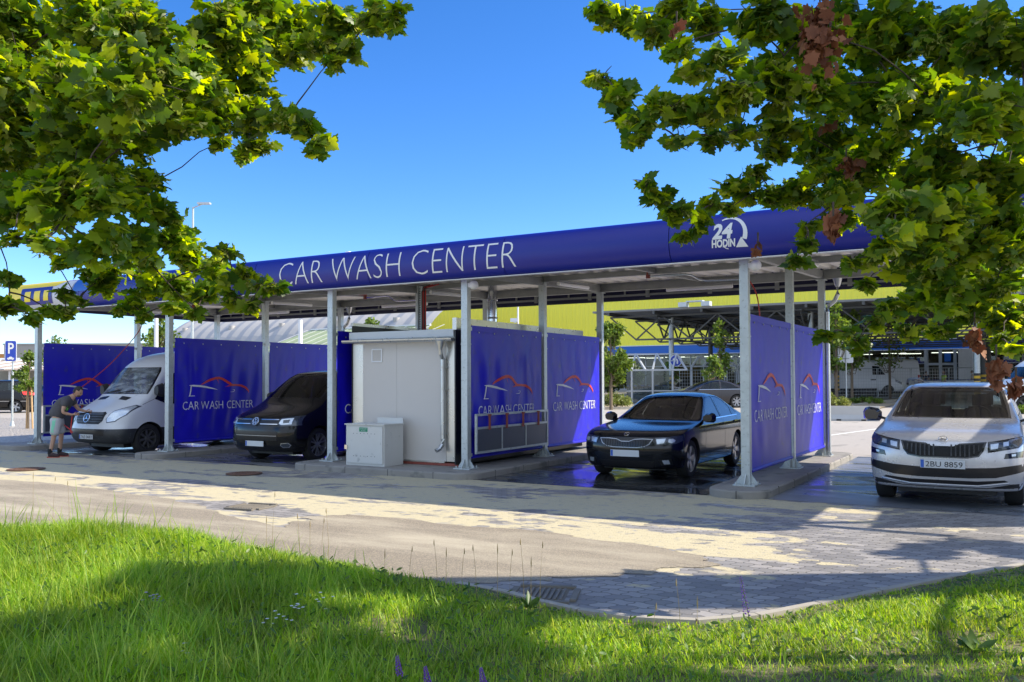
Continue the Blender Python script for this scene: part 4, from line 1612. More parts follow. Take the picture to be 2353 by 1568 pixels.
# --- black sedan
P_BLK = carpaint('black_car_paint', (0.006, 0.007, 0.010), 0.0, 0.12)
rows = [(0.17, -0.16, -4.48, 0.80, .45, 2.7, .4, 3), (0.20, -0.10, -4.55, 0.86, .5, 2.7, .4, 3), (0.30, -0.03, -4.62, 0.895, .55, 2.6, .4, 3), (0.48, 0.0, -4.66, 0.905, .55, 2.9, .4, 3),
        (0.62, -0.01, -4.66, 0.907, .55, 2.9, .4, 3), (0.73, -0.045, -4.64, 0.905, .55, 2.8, .4, 3), (0.79, -0.12, -4.62, 0.90, .55, 2.8, .4, 3), (0.835, -0.30, -4.60, 0.892, .5, 2.8, .4, 3), (0.88, -0.62, -4.58, 0.88, .5, 2.8, .4, 3),
        (0.918, -0.95, -4.56, 0.86, .45, 2.5, .4, 3), (0.945, -1.20, -4.54, 0.845, .4, 2.6, .35, 3), (0.985, -1.34, -4.50, 0.825, .38, 2.6, .35, 3), (1.03, -1.44, -4.36, 0.795, .38, 2.6, .4, 2.6), (1.16, -1.72, -4.08, 0.725, .36, 2.6, .45, 2.4),
        (1.29, -2.0, -3.78, 0.655, .34, 2.6, .45, 2.3), (1.37, -2.19, -3.52, 0.605, .34, 2.6, .45, 2.3), (1.415, -2.38, -3.28, 0.545, .34, 2.5, .45, 2.3), (1.445, -2.6, -3.0, 0.42, .3, 2.4, .3, 2.3), (1.452, -2.75, -2.85, 0.2, .05, 2.2, .05, 2.2)]
sed = Car('sedan', 'wet black sedan facing the camera in the flooded washing bay', 'car', (-5.9, 13.74, 0.008), FACE, rows, P_BLK, (-0.88, -3.58), 0.325, 0.775, group=None)
sed.window([(-0.66, 0.985), (0.66, 0.985), (0.60, 1.20), (0.53, 1.365), (0.3, 1.39), (-0.3, 1.39), (-0.53, 1.365), (-0.60, 1.20)], 'F', 'windscreen', glass_c, 0.03)
sed.window([(-0.5, 1.08), (0.5, 1.08), (0.46, 1.34), (-0.46, 1.34)], 'B', 'rear_window', glass_c, 0.03)
for a in 'LR':
    sed.window([(-1.86, 1.0), (-2.72, 0.99), (-2.78, 1.375), (-2.42, 1.36), (-2.15, 1.23)], a, 'door_window', glass_s, 0.018)
    sed.window([(-2.80, 0.99), (-3.50, 1.0), (-3.56, 1.15), (-3.35, 1.29), (-3.1, 1.365), (-2.86, 1.375)], a, 'door_window', glass_s, 0.018)
    sed.window([(-3.60, 1.01), (-3.86, 1.04), (-3.64, 1.16)], a, 'quarter_window', glass_s, 0.012)
sed.finish()
sed.wheels(5, 0.085, style='blade')
sed.interior(-1.15, 0.98, 0.25, 0.68, (-2.25, -3.15))
_hs = sed.hit
sed.hit = lambda a, b, axis: _hs(a * 1.03, b + 0.035, axis)
sed.patch([(-0.47, 0.665), (-0.30, 0.67), (-0.16, 0.66), (-0.07, 0.625), (0.07, 0.625), (0.16, 0.66), (0.30, 0.67), (0.47, 0.665), (0.42, 0.58), (0.34, 0.535), (0.2, 0.515), (-0.2, 0.515), (-0.34, 0.535), (-0.42, 0.58)], 'F', rim_m, 'grille_frame', off=0.006, rim=0.02)
g = sed.patch([(-0.45, 0.655), (-0.30, 0.658), (-0.155, 0.648), (-0.065, 0.612), (0.065, 0.612), (0.155, 0.648), (0.30, 0.658), (0.45, 0.655), (0.405, 0.585), (0.335, 0.545), (0.2, 0.525), (-0.2, 0.525), (-0.335, 0.545), (-0.405, 0.585)], 'F', black_m, 'grille', off=0.012, rim=0.02)
sed.patch([[(k * 0.045 - 0.004, 0.53), (k * 0.045 + 0.004, 0.53), (k * 0.045 + 0.004, 0.645 if abs(k) > 3 else 0.61), (k * 0.045 - 0.004, 0.645 if abs(k) > 3 else 0.61)] for k in range(-8, 9)], 'F', blk_gloss, 'slat', off=0.022, rim=0.01, parent=g, smooth=False)
sed.sym([(0.50, 0.685), (0.86, 0.72), (0.875, 0.64), (0.80, 0.585), (0.53, 0.575)], lamp_dk, 'headlight', off=0.006)
sed.sym([(0.52, 0.66), (0.66, 0.675), (0.64, 0.60), (0.54, 0.585)], lamp_in, 'headlight_lens', off=0.011)
sed.sym([(0.70, 0.665), (0.755, 0.672), (0.79, 0.645), (0.78, 0.615), (0.74, 0.60), (0.70, 0.615)], lamp_in, 'headlight_lens', off=0.011)
sed.hit = _hs
sed.patch([(-0.50, 0.33), (0.50, 0.33), (0.46, 0.22), (-0.46, 0.22)], 'F', black_m, 'lower_intake', off=0.006)
sed.sym([(0.56, 0.36), (0.76, 0.37), (0.77, 0.27), (0.60, 0.26)], black_m, 'fog_lamp_surround', off=0.006)
sed.sym([(0.62, 0.35), (0.72, 0.355), (0.73, 0.29), (0.64, 0.285)], lamp_in, 'fog_lamp', off=0.011)
sed.patch([[(-0.42, 0.455), (0.42, 0.455), (0.42, 0.46), (-0.42, 0.46)], [(-0.74, 0.50), (0.74, 0.50), (0.74, 0.505), (-0.74, 0.505)]], 'F', black_m, 'bumper_seam', off=0.002, rim=0)
sed.emblem(0.765, 0.045, 'arrow')
sed.plate(0.455)
def door_lines(c, xs, z0, z1, w=0.009):
    polys = []
    for x0, x1 in xs:
        polys.append([(x0 - w / 2, z0), (x0 + w / 2, z0), (x1 + w / 2, z1), (x1 - w / 2, z1)])
    for a in 'LR':
        c.patch(polys, a, black_m, 'door_seam', off=0.0015, rim=0)
door_lines(sed, ((-1.55, -1.62), (-2.72, -2.76), (-3.62, -3.72)), 0.33, 0.98)
sed.both([[(-1.6, 0.30), (-3.2, 0.30), (-3.2, 0.31), (-1.6, 0.31)]], black_m, 'sill_seam', off=0.002, rim=0)
sed.both([(-2.46, 0.845), (-2.66, 0.85), (-2.66, 0.878), (-2.46, 0.873)], P_BLK, 'door_handle', off=0.022, rim=0.02)
sed.both([(-3.40, 0.865), (-3.58, 0.87), (-3.58, 0.898), (-3.40, 0.893)], P_BLK, 'door_handle', off=0.022, rim=0.02)
sed.both([[(-1.75, 0.955), (-3.8, 0.985), (-3.8, 0.998), (-1.75, 0.97)]], chrome, 'window_trim', off=0.005, rim=0.004)
sed.mirror(-1.60, 1.01, 0.83, P_BLK, (0.14, 0.23, 0.18))

# --- silver SUV
P_SIL = carpaint('silver_car_paint', (0.60, 0.60, 0.62), 0.45, 0.28)
rows = [(0.20, -0.20, -4.45, 0.84, .4, 3, .4, 3), (0.25, -0.10, -4.6, 0.90, .5, 2.8, .4, 3), (0.36, -0.03, -4.66, 0.93, .5, 2.8, .4, 3), (0.60, 0.0, -4.7, 0.94, .52, 2.8, .4, 3),
        (0.78, -0.01, -4.70, 0.94, .55, 2.8, .4, 3), (0.87, -0.05, -4.69, 0.937, .55, 2.7, .4, 3), (0.925, -0.13, -4.68, 0.93, .5, 2.7, .4, 3), (0.975, -0.32, -4.66, 0.92, .5, 2.7, .4, 3), (1.02, -0.62, -4.64, 0.91, .5, 2.7, .4, 3),
        (1.06, -0.95, -4.62, 0.895, .42, 2.7, .4, 3), (1.105, -1.15, -4.61, 0.88, .35, 2.7, .35, 3), (1.15, -1.28, -4.58, 0.86, .35, 2.7, .35, 3), (1.25, -1.50, -4.54, 0.82, .35, 2.7, .35, 2.8), (1.39, -1.78, -4.47, 0.765, .34, 2.7, .35, 2.8),
        (1.51, -2.03, -4.38, 0.715, .32, 2.7, .35, 2.8), (1.58, -2.2, -4.28, 0.67, .32, 2.6, .35, 2.6), (1.62, -2.45, -4.1, 0.60, .32, 2.6, .35, 2.5), (1.64, -2.75, -3.8, 0.45, .3, 2.4, .3, 2.4), (1.646, -3.0, -3.4, 0.2, .1, 2.3, .1, 2.3)]
suv = Car('suv', 'silver SUV with black grille parked facing the camera in the right-hand bay', 'car', (-0.97, 12.72, 0.008), FACE, rows, P_SIL, (-0.93, -3.72), 0.365, 0.80, tw=0.235, low=0.0)
suv.window([(-0.74, 1.15), (0.74, 1.15), (0.70, 1.32), (0.635, 1.50), (0.45, 1.555), (-0.45, 1.555), (-0.635, 1.50), (-0.70, 1.32)], 'F', 'windscreen', glass_c, 0.03)
suv.window([(-0.6, 1.16), (0.6, 1.16), (0.54, 1.50), (-0.54, 1.50)], 'B', 'rear_window', glass_c, 0.03)
for a in 'LR':
    suv.window([(-1.75, 1.16), (-2.72, 1.15), (-2.76, 1.55), (-2.35, 1.53), (-2.05, 1.40)], a, 'door_window', glass_s, 0.018)
    suv.window([(-2.82, 1.15), (-3.68, 1.15), (-3.72, 1.53), (-2.86, 1.55)], a, 'door_window', glass_s, 0.018)
    suv.window([(-3.78, 1.15), (-4.28, 1.18), (-4.16, 1.45), (-3.82, 1.52)], a, 'quarter_window', glass_s, 0.018)
suv.finish()
suv.wheels(5, 0.05)
suv.interior(-1.15, 1.13, 0.35, 0.74, (-2.3, -3.25))
suv.patch([(-0.51, 0.875), (-0.2, 0.85), (-0.13, 0.815), (0.13, 0.815), (0.2, 0.85), (0.51, 0.875), (0.47, 0.76), (0.42, 0.69), (0.28, 0.665), (-0.28, 0.665), (-0.42, 0.69), (-0.47, 0.76)], 'F', blk_gloss, 'grille_frame', off=0.012, rim=0.03)
g = suv.patch([(-0.48, 0.858), (-0.19, 0.833), (-0.12, 0.80), (0.12, 0.80), (0.19, 0.833), (0.48, 0.858), (0.45, 0.765), (0.41, 0.705), (0.27, 0.68), (-0.27, 0.68), (-0.41, 0.705), (-0.45, 0.765)], 'F', pm('grille_void', (0.006, 0.006, 0.006), 0.7), 'grille', off=0.016, rim=0.02)
sl_ = []
for k in range(-8, 9):
    if abs(k) < 2:
        continue
    x = k * 0.052
    zb = 0.69 if abs(k) < 7 else 0.70 + (abs(k) - 6) * 0.03
    sl_.append([(x - 0.009, zb), (x + 0.009, zb), (x + 0.009, 0.83), (x - 0.009, 0.83)])
suv.patch(sl_, 'F', pm('grille_slat', (0.03, 0.03, 0.032), 0.3, 0.0), 'slat', off=0.03, rim=0.015, parent=g, smooth=False)
suv.sym([(0.52, 0.878), (0.70, 0.905), (0.905, 0.945), (0.93, 0.87), (0.86, 0.805), (0.52, 0.745)], blk_gloss, 'headlight', off=0.006)
suv.sym([(0.535, 0.865), (0.70, 0.892), (0.895, 0.928), (0.912, 0.872), (0.85, 0.822), (0.535, 0.765)], lamp_dk, 'headlight_glass', off=0.010)
suv.sym([(0.55, 0.845), (0.64, 0.86), (0.63, 0.80), (0.55, 0.785)], lamp_in, 'headlight_lens', off=0.014)
suv.sym([(0.69, 0.872), (0.75, 0.882), (0.75, 0.832), (0.69, 0.822)], lamp_in, 'headlight_lens', off=0.014)
suv.sym([(0.72, 0.735), (0.915, 0.765), (0.91, 0.685), (0.70, 0.67)], blk_gloss, 'fog_lamp_surround', off=0.006)
suv.sym([(0.78, 0.728), (0.83, 0.735), (0.825, 0.705), (0.785, 0.702)], lamp_in, 'fog_lamp', off=0.010)
suv.patch([(-0.925, 0.60), (-0.6, 0.555), (-0.25, 0.54), (0.25, 0.54), (0.6, 0.555), (0.925, 0.60), (0.915, 0.50), (0.6, 0.425), (0.3, 0.41), (-0.3, 0.41), (-0.6, 0.425), (-0.915, 0.50)], 'F', black_m, 'lower_intake', off=0.006)
suv.patch([(-0.70, 0.395), (-0.4, 0.372), (0.4, 0.372), (0.70, 0.395), (0.74, 0.375), (0.4, 0.325), (-0.4, 0.325), (-0.74, 0.375)], 'F', black_m, 'skid_slot', off=0.006)
suv.patch([(-0.76, 0.36), (-0.4, 0.312), (0.4, 0.312), (0.76, 0.36), (0.76, 0.345), (0.4, 0.295), (-0.4, 0.295), (-0.76, 0.345)], 'F', chrome, 'skid_trim', off=0.01)
suv.patch([(-0.90, 0.345), (-0.78, 0.34), (-0.5, 0.285), (0.5, 0.285), (0.78, 0.34), (0.90, 0.345), (0.84, 0.24), (-0.84, 0.24)], 'F', dark_pl, 'chin', off=0.004)
suv.emblem(0.895, 0.052, 'arrow', off=0.02)
suv.plate(0.585, '2BU 8859', w=0.53, off=0.03)
hc = []
for s_ in (-1, 1):
    hc.append([(-0.15, s_ * 0.16 - 0.012), (-0.15, s_ * 0.16 + 0.012), (-1.1, s_ * 0.42 + 0.012), (-1.1, s_ * 0.42 - 0.012)])
door_lines(suv, ((-1.5, -1.55), (-2.72, -2.78), (-3.66, -3.74)), 0.40, 1.14)
suv.both([(-2.45, 1.0), (-2.66, 1.005), (-2.66, 1.035), (-2.45, 1.03)], P_SIL, 'door_handle', off=0.025, rim=0.02)
suv.both([(-3.42, 1.01), (-3.62, 1.015), (-3.62, 1.045), (-3.42, 1.04)], P_SIL, 'door_handle', off=0.025, rim=0.02)
suv.mirror(-1.55, 1.17, 0.92, blk_gloss, (0.16, 0.27, 0.22))
for sd in (-1, 1):
    MB().tube([(-2.1, sd * 0.63, 1.62), (-2.3, sd * 0.645, 1.685), (-2.8, sd * 0.65, 1.70), (-3.8, sd * 0.64, 1.70), (-4.15, sd * 0.61, 1.66), (-4.25, sd * 0.60, 1.60)], 0.018, 8).build('roof_rail', dark_pl, suv.root, world=False, smooth=True)

# --- black passenger van
P_BRN = carpaint('black_van_paint', (0.008, 0.008, 0.009), 0.1, 0.15)
rows = [(0.20, -0.22, -4.7, 0.84, .4, 3, .3, 4), (0.24, -0.10, -4.82, 0.91, .5, 3, .25, 4), (0.40, -0.02, -4.88, 0.945, .5, 3, .25, 4), (0.62, 0.0, -4.9, 0.952, .5, 3, .25, 4),
        (0.76, -0.02, -4.9, 0.952, .5, 3, .25, 4), (0.87, -0.06, -4.9, 0.95, .5, 3, .25, 4), (0.95, -0.13, -4.9, 0.945, .5, 2.8, .25, 4), (1.02, -0.28, -4.9, 0.94, .5, 2.8, .25, 4), (1.11, -0.55, -4.89, 0.93, .5, 2.8, .25, 4),
        (1.19, -0.78, -4.89, 0.925, .42, 2.8, .25, 4), (1.26, -0.90, -4.88, 0.915, .38, 2.8, .25, 4), (1.36, -1.02, -4.87, 0.90, .38, 2.8, .25, 4), (1.55, -1.28, -4.85, 0.875, .38, 2.8, .25, 4), (1.74, -1.56, -4.82, 0.825, .36, 2.8, .25, 4),
        (1.85, -1.76, -4.78, 0.80, .36, 2.8, .25, 4), (1.91, -1.96, -4.72, 0.73, .36, 2.7, .25, 3.5), (1.945, -2.3, -4.6, 0.66, .34, 2.6, .25, 3), (1.965, -2.8, -4.3, 0.45, .3, 2.5, .25, 3), (1.97, -3.1, -4.0, 0.2, .1, 2.3, .1, 2.3)]
t5 = Car('passenger_van', 'black passenger van nosing out of the bay left of the grey cabin', 'van', (-13.87, 12.92, 0.008), FACE, rows, P_BRN, (-0.95, -3.95), 0.35, 0.80, tw=0.235)
t5.window([(-0.79, 1.33), (0.79, 1.33), (0.755, 1.55), (0.69, 1.76), (0.6, 1.845), (0, 1.865), (-0.6, 1.845), (-0.69, 1.76), (-0.755, 1.55)], 'F', 'windscreen', glass_c, 0.03)
t5.window([(-0.7, 1.2), (0.7, 1.2), (0.66, 1.78), (-0.66, 1.78)], 'B', 'rear_window', glass_c, 0.03)
for a in 'LR':
    t5.window([(-1.5, 1.26), (-2.42, 1.20), (-2.45, 1.80), (-2.05, 1.79), (-1.76, 1.60)], a, 'door_window', glass_s, 0.02)
    t5.window([(-2.62, 1.20), (-3.6, 1.20), (-3.6, 1.78), (-2.62, 1.80)], a, 'side_window', glass_s, 0.02)
    t5.window([(-3.7, 1.20), (-4.6, 1.20), (-4.58, 1.76), (-3.7, 1.78)], a, 'side_window', glass_s, 0.02)
t5.finish()
t5.wheels(6, 0.05)
t5.interior(-1.15, 1.30, 0.5, 0.78, (-2.3, -3.5))
_hit = t5.hit
t5.hit = lambda a, b, axis: _hit(a, b - 0.08, axis)
g = t5.patch([(-0.62, 1.0), (0.62, 1.0), (0.60, 0.86), (-0.60, 0.86)], 'F', black_m, 'grille', off=0.008, rim=0.02)
for z in (0.972, 0.885):
    for q_ in (-0.59, 0.14):
        t5.patch([(q_, z - 0.008), (q_ + 0.45, z - 0.008), (q_ + 0.45, z + 0.006), (q_, z + 0.006)], 'F', chrome, 'grille_bar', off=0.02, rim=0.01, parent=g)
t5.sym([(0.60, 1.01), (0.93, 1.06), (0.945, 0.86), (0.66, 0.845), (0.58, 0.88)], lamp_dk, 'headlight', off=0.006)
t5.sym([(0.63, 0.985), (0.84, 1.01), (0.85, 0.885), (0.66, 0.875), (0.61, 0.90)], lamp_in, 'headlight_lens', off=0.011)
t5.sym([(0.68, 0.965), (0.80, 0.975), (0.80, 0.915), (0.70, 0.905)], lamp_dk, 'headlight_lens', off=0.015)
t5.patch([(-0.60, 0.74), (0.60, 0.74), (0.58, 0.55), (-0.58, 0.55)], 'F', black_m, 'lower_intake', off=0.006)
t5.patch([[(-0.58, 0.642), (0.58, 0.642), (0.58, 0.652), (-0.58, 0.652)]], 'F', rim_m, 'intake_bar', off=0.014, rim=0.008)
t5.sym([(0.66, 0.50), (0.80, 0.51), (0.84, 0.46), (0.80, 0.41), (0.68, 0.405), (0.64, 0.45)], chrome, 'fog_lamp_ring', off=0.006)
t5.sym([(0.675, 0.49), (0.79, 0.498), (0.82, 0.458), (0.79, 0.42), (0.69, 0.417), (0.657, 0.452)], lamp_dk, 'fog_lamp', off=0.010)
t5.patch([[(-0.9, 0.83), (0.9, 0.83), (0.9, 0.84), (-0.9, 0.84)], [(-0.88, 0.395), (0.88, 0.395), (0.88, 0.402), (-0.88, 0.402)]], 'F', black_m, 'bumper_seam', off=0.002, rim=0)
t5.emblem(0.93, 0.085, 'vw', off=0.03)
t5.plate(0.40, off=0.07)
t5.hit = _hit
door_lines(t5, ((-1.48, -1.52), (-2.5, -2.52)), 0.38, 1.2)
t5.mirror(-1.52, 1.33, 0.92, dark_pl, (0.15, 0.22, 0.26))

# --- white high-roof van
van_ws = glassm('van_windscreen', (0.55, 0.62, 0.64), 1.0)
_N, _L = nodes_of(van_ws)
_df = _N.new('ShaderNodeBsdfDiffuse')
_df.inputs[0].default_value = (0.42, 0.47, 0.50, 1)  # pale patchy film colour, stands in for bright reflections on the glass
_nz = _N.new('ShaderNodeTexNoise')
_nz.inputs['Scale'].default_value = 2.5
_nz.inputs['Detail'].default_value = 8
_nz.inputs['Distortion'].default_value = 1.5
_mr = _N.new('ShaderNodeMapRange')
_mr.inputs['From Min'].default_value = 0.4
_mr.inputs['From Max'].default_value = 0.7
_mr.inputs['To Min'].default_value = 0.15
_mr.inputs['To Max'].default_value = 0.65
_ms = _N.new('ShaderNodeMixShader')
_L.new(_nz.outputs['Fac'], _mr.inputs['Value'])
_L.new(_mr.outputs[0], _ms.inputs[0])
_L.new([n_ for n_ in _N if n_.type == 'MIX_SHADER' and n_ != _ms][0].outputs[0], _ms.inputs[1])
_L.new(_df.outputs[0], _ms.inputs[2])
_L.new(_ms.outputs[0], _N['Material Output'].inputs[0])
P_WHT = carpaint('white_van_paint', (0.62, 0.64, 0.66), 0.0, 0.3, dirt=((0.48, 0.50, 0.52), 5, 0.66))
rows = [(0.24, -0.25, -5.6, 0.84, .4, 3, .2, 4), (0.28, -0.12, -5.8, 0.92, .5, 3, .2, 4), (0.42, -0.02, -5.86, 0.97, .5, 3, .2, 4), (0.60, 0.0, -5.9, 0.985, .55, 2.8, .2, 4),
        (0.72, -0.03, -5.9, 0.985, .6, 2.6, .2, 4), (0.86, -0.06, -5.9, 0.985, .6, 2.6, .2, 4), (0.98, -0.10, -5.9, 0.98, .6, 2.5, .2, 4), (1.06, -0.19, -5.9, 0.975, .6, 2.5, .2, 4), (1.15, -0.34, -5.9, 0.965, .6, 2.5, .2, 4),
        (1.25, -0.55, -5.9, 0.955, .5, 2.6, .2, 4), (1.34, -0.72, -5.9, 0.945, .42, 2.7, .2, 4), (1.42, -0.83, -5.9, 0.93, .4, 2.7, .2, 4), (1.60, -0.98, -5.89, 0.91, .4, 2.8, .2, 4), (1.85, -1.18, -5.87, 0.885, .4, 2.8, .2, 4),
        (2.05, -1.36, -5.86, 0.865, .38, 2.8, .2, 4), (2.16, -1.46, -5.85, 0.85, .4, 2.7, .2, 4), (2.32, -1.66, -5.84, 0.825, .45, 2.6, .2, 4), (2.45, -1.98, -5.82, 0.775, .5, 2.5, .2, 3.5), (2.54, -2.4, -5.78, 0.70, .5, 2.4, .2, 3), (2.60, -3.2, -5.6, 0.5, .4, 2.3, .2, 3), (2.61, -3.6, -5.3, 0.2, .1, 2.3, .1, 2.3)]
spr = Car('panel_van', 'white high-roof panel van with a dark bumper being washed at the left', 'van', (-18.85, 12.42, 0.008), FACE, rows, P_WHT, (-1.02, -4.6), 0.36, 0.83, tw=0.235, low=0.62, low_mat=pm('grey_bumper', (0.03, 0.033, 0.036), 0.42, var=0.3, dirt=((0.10, 0.105, 0.11), 14, 0.6)))
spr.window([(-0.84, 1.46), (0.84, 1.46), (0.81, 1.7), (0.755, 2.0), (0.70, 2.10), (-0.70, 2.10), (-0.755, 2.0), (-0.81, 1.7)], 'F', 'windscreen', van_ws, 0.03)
for a in 'LR':
    spr.window([(-1.22, 1.34), (-1.55, 1.22), (-2.3, 1.22), (-2.32, 2.0), (-1.85, 1.98), (-1.62, 1.82)], a, 'door_window', glass_s, 0.025)
spr.finish()
spr.wheels(8, 0.06, rm=pm('steel_rim', (0.10, 0.10, 0.10), 0.5, 0.5, var=0.3), rimr=0.66, style='single')
spr.interior(-0.95, 1.40, 0.6, 0.82, (-2.2,))
MB().b2(-2.95, -2.9, -0.82, 0.82, 0.6, 2.4).build('bulkhead', seat_m, spr.root, world=False)
g = spr.patch([(-0.54, 1.0), (0.54, 1.0), (0.50, 0.82), (0.40, 0.74), (-0.40, 0.74), (-0.50, 0.82)], 'F', dark_pl, 'grille', off=0.008, rim=0.02)
for z in (0.80, 0.86, 0.92, 0.97):
    spr.patch([[(-0.48, z - 0.012), (0.48, z - 0.012), (0.48, z + 0.006), (-0.48, z + 0.006)]], 'F', pm('grille_grey', (0.10, 0.11, 0.12), 0.35, 0.2, var=0.5, scale=14), 'grille_bar', off=0.022, rim=0.012, parent=g)
spr.emblem(0.875, 0.105, 'star', off=0.05)
spr.sym([(0.58, 0.86), (0.66, 1.06), (0.90, 1.19), (0.955, 1.16), (0.93, 0.95), (0.80, 0.80), (0.62, 0.77)], lamp_dk, 'headlight', off=0.006)
spr.sym([(0.60, 0.865), (0.675, 1.045), (0.90, 1.17), (0.935, 1.145), (0.915, 0.96), (0.79, 0.82), (0.63, 0.79)], lamp_in, 'headlight_lens', off=0.011)
spr.patch([(-0.62, 0.60), (0.62, 0.60), (0.58, 0.47), (-0.58, 0.47)], 'F', black_m, 'lower_intake', off=0.006)
spr.plate(0.435, '7AE 0683', w=0.52, off=0.03)
spr.patch([[(-0.80, s * 0.42 - 0.18), (-0.80, s * 0.42 + 0.18), (-0.68, s * 0.40 + 0.14), (-0.68, s * 0.40 - 0.14)] for s in (-1, 1)], 'T', black_m, 'bonnet_vent', off=0.004, rim=0)
spr.both([[(-0.85, 1.19), (-1.20, 1.33), (-1.20, 1.34), (-0.85, 1.20)]], black_m, 'bonnet_seam', off=0.0015, rim=0)
door_lines(spr, ((-1.50, -1.52), (-2.6, -2.6)), 0.5, 1.25)
spr.patch([[(-0.012, 1.47), (0.012, 1.47), (0.5, 1.52), (0.5, 1.54)]], 'F', dark_pl, 'wiper', off=0.02)
spr.patch([[(-0.5, 1.47), (-0.47, 1.47), (-0.02, 1.53), (-0.02, 1.55)]], 'F', dark_pl, 'wiper', off=0.02)
spr.mirror(-1.25, 1.55, 0.94, dark_pl, (0.15, 0.22, 0.34))
MB().tube([(-2.25, 0.0, 2.34), (-2.28, 0.0, 2.52)], 0.006, 6).build('aerial', dark_pl, spr.root, world=False)

spr.root.scale = (0.975, 0.975, 0.965)

# --- vehicles in the lot behind (fewer parts: they are small in the photo)
def bg_car(kind, name, label, cat, loc, rz, paint, group=None, L=4.6, H=1.45, tail=False):
    k = H / 1.452
    kl = L / 4.66
    rows_ = [(r[0] * k, r[1] * kl, r[2] * kl, r[3], r[4] * kl, r[5], r[6] * kl, r[7]) for r in {'sedan': SED_ROWS, 'suv': SUV_ROWS, 'van': VAN_ROWS}[kind]]
    return Car(name, label, cat, loc, rz, rows_, paint, ({'sedan': -0.88, 'suv': -0.93, 'van': -1.0}[kind] * kl, {'sedan': -3.58, 'suv': -3.72, 'van': -4.6}[kind] * kl), 0.335 if kind != 'van' else 0.36, 0.78, group=group, sub=1)
SED_ROWS = [(0.18, -0.12, -4.5, 0.82, .45, 2.7, .4, 3), (0.30, -0.03, -4.62, 0.895, .55, 2.6, .4, 3), (0.48, 0.0, -4.66, 0.905, .6, 2.6, .4, 3), (0.66, -0.05, -4.66, 0.905, .6, 2.5, .4, 3), (0.76, -0.18, -4.62, 0.90, .6, 2.4, .4, 3), (0.85, -0.55, -4.58, 0.88, .55, 2.4, .4, 3),
            (0.93, -1.20, -4.55, 0.85, .4, 2.6, .35, 3), (0.985, -1.36, -4.38, 0.82, .38, 2.6, .35, 3), (1.12, -1.66, -4.02, 0.74, .36, 2.6, .45, 2.4), (1.29, -2.05, -3.62, 0.655, .34, 2.6, .45, 2.3), (1.39, -2.35, -3.3, 0.58, .34, 2.5, .45, 2.3), (1.445, -2.7, -2.95, 0.36, .2, 2.4, .2, 2.3), (1.452, -2.8, -2.9, 0.15, .04, 2.2, .04, 2.2)]
SUV_ROWS = [(r[0] * 1.452 / 1.672, r[1], r[2], r[3], r[4], r[5], r[6], r[7]) for r in rows] if False else [(0.20, -0.15, -4.45, 0.84, .4, 3, .4, 3), (0.32, -0.03, -4.6, 0.92, .5, 2.8, .4, 3), (0.55, 0.0, -4.66, 0.94, .52, 2.8, .3, 3), (0.76, -0.06, -4.66, 0.935, .55, 2.7, .3, 3), (0.84, -0.3, -4.65, 0.92, .5, 2.7, .3, 3),
            (0.93, -0.95, -4.63, 0.895, .42, 2.7, .3, 3), (0.99, -1.25, -4.6, 0.86, .35, 2.7, .3, 3), (1.18, -1.70, -4.5, 0.78, .34, 2.7, .3, 2.8), (1.35, -2.05, -4.38, 0.70, .32, 2.7, .3, 2.8), (1.43, -2.45, -4.15, 0.60, .32, 2.6, .3, 2.5), (1.452, -2.9, -3.5, 0.25, .2, 2.4, .2, 2.4)]
VAN_ROWS = [(0.15, -0.2, -4.45, 0.88, .4, 3, .15, 4), (0.30, 0.0, -4.64, 0.97, .5, 2.8, .15, 4), (0.46, -0.05, -4.66, 0.975, .55, 2.6, .15, 4), (0.58, -0.18, -4.66, 0.97, .55, 2.6, .15, 4), (0.68, -0.45, -4.66, 0.955, .5, 2.6, .15, 4), (0.78, -0.78, -4.66, 0.93, .4, 2.7, .15, 4),
            (0.95, -1.02, -4.65, 0.90, .35, 2.8, .15, 4), (1.18, -1.36, -4.63, 0.85, .35, 2.8, .15, 4), (1.32, -1.62, -4.61, 0.80, .4, 2.6, .15, 4), (1.42, -2.0, -4.58, 0.70, .4, 2.5, .15, 3.5), (1.452, -2.6, -4.3, 0.4, .3, 2.4, .15, 3)]
def sidewin(c, polys, name='door_window'):
    for a in 'LR':
        for p in polys:
            c.window(p, a, name, glass_s, 0.02)
# grey saloon crossing behind
P_GR = carpaint('dark_grey_paint', (0.045, 0.042, 0.045), 0.4, 0.22)
ZD = 44.5
d0 = ray(1514, 930) * ZD
q = EYEP + d0
g0 = gz(0, q.y)
ang_r = math.atan2(-rgt.y, -rgt.x)       # heading to camera-left
au = bg_car('sedan', 'sedan', 'dark grey saloon parked side-on behind the wet black sedan', 'car', (q.x, q.y, g0), ang_r + R(6), P_GR, 'cars in the car park behind', L=4.95, H=1.45)
s_ = 4.95 / 4.66
sidewin(au, [[(-1.75 * s_, 0.96), (-2.75 * s_, 0.95), (-2.78 * s_, 1.36), (-2.35 * s_, 1.33), (-2.05 * s_, 1.19)], [(-2.84 * s_, 0.95), (-3.75 * s_, 0.98), (-3.35 * s_, 1.22), (-2.88 * s_, 1.36)]])
au.window([(-0.66, 0.985), (0.66, 0.985), (0.53, 1.36), (-0.53, 1.36)], 'F', 'windscreen', glass_c, 0.02)
au.window([(-0.56, 1.03), (0.56, 1.03), (0.46, 1.33), (-0.46, 1.33)], 'B', 'rear_window', glass_c, 0.02)
au.finish()
au.wheels(7, 0.07, style='single')
au.both([[(-1.7 * s_, 0.93), (-3.8 * s_, 0.95), (-3.8 * s_, 0.97), (-1.7 * s_, 0.95)]], chrome, 'window_trim', off=0.006)
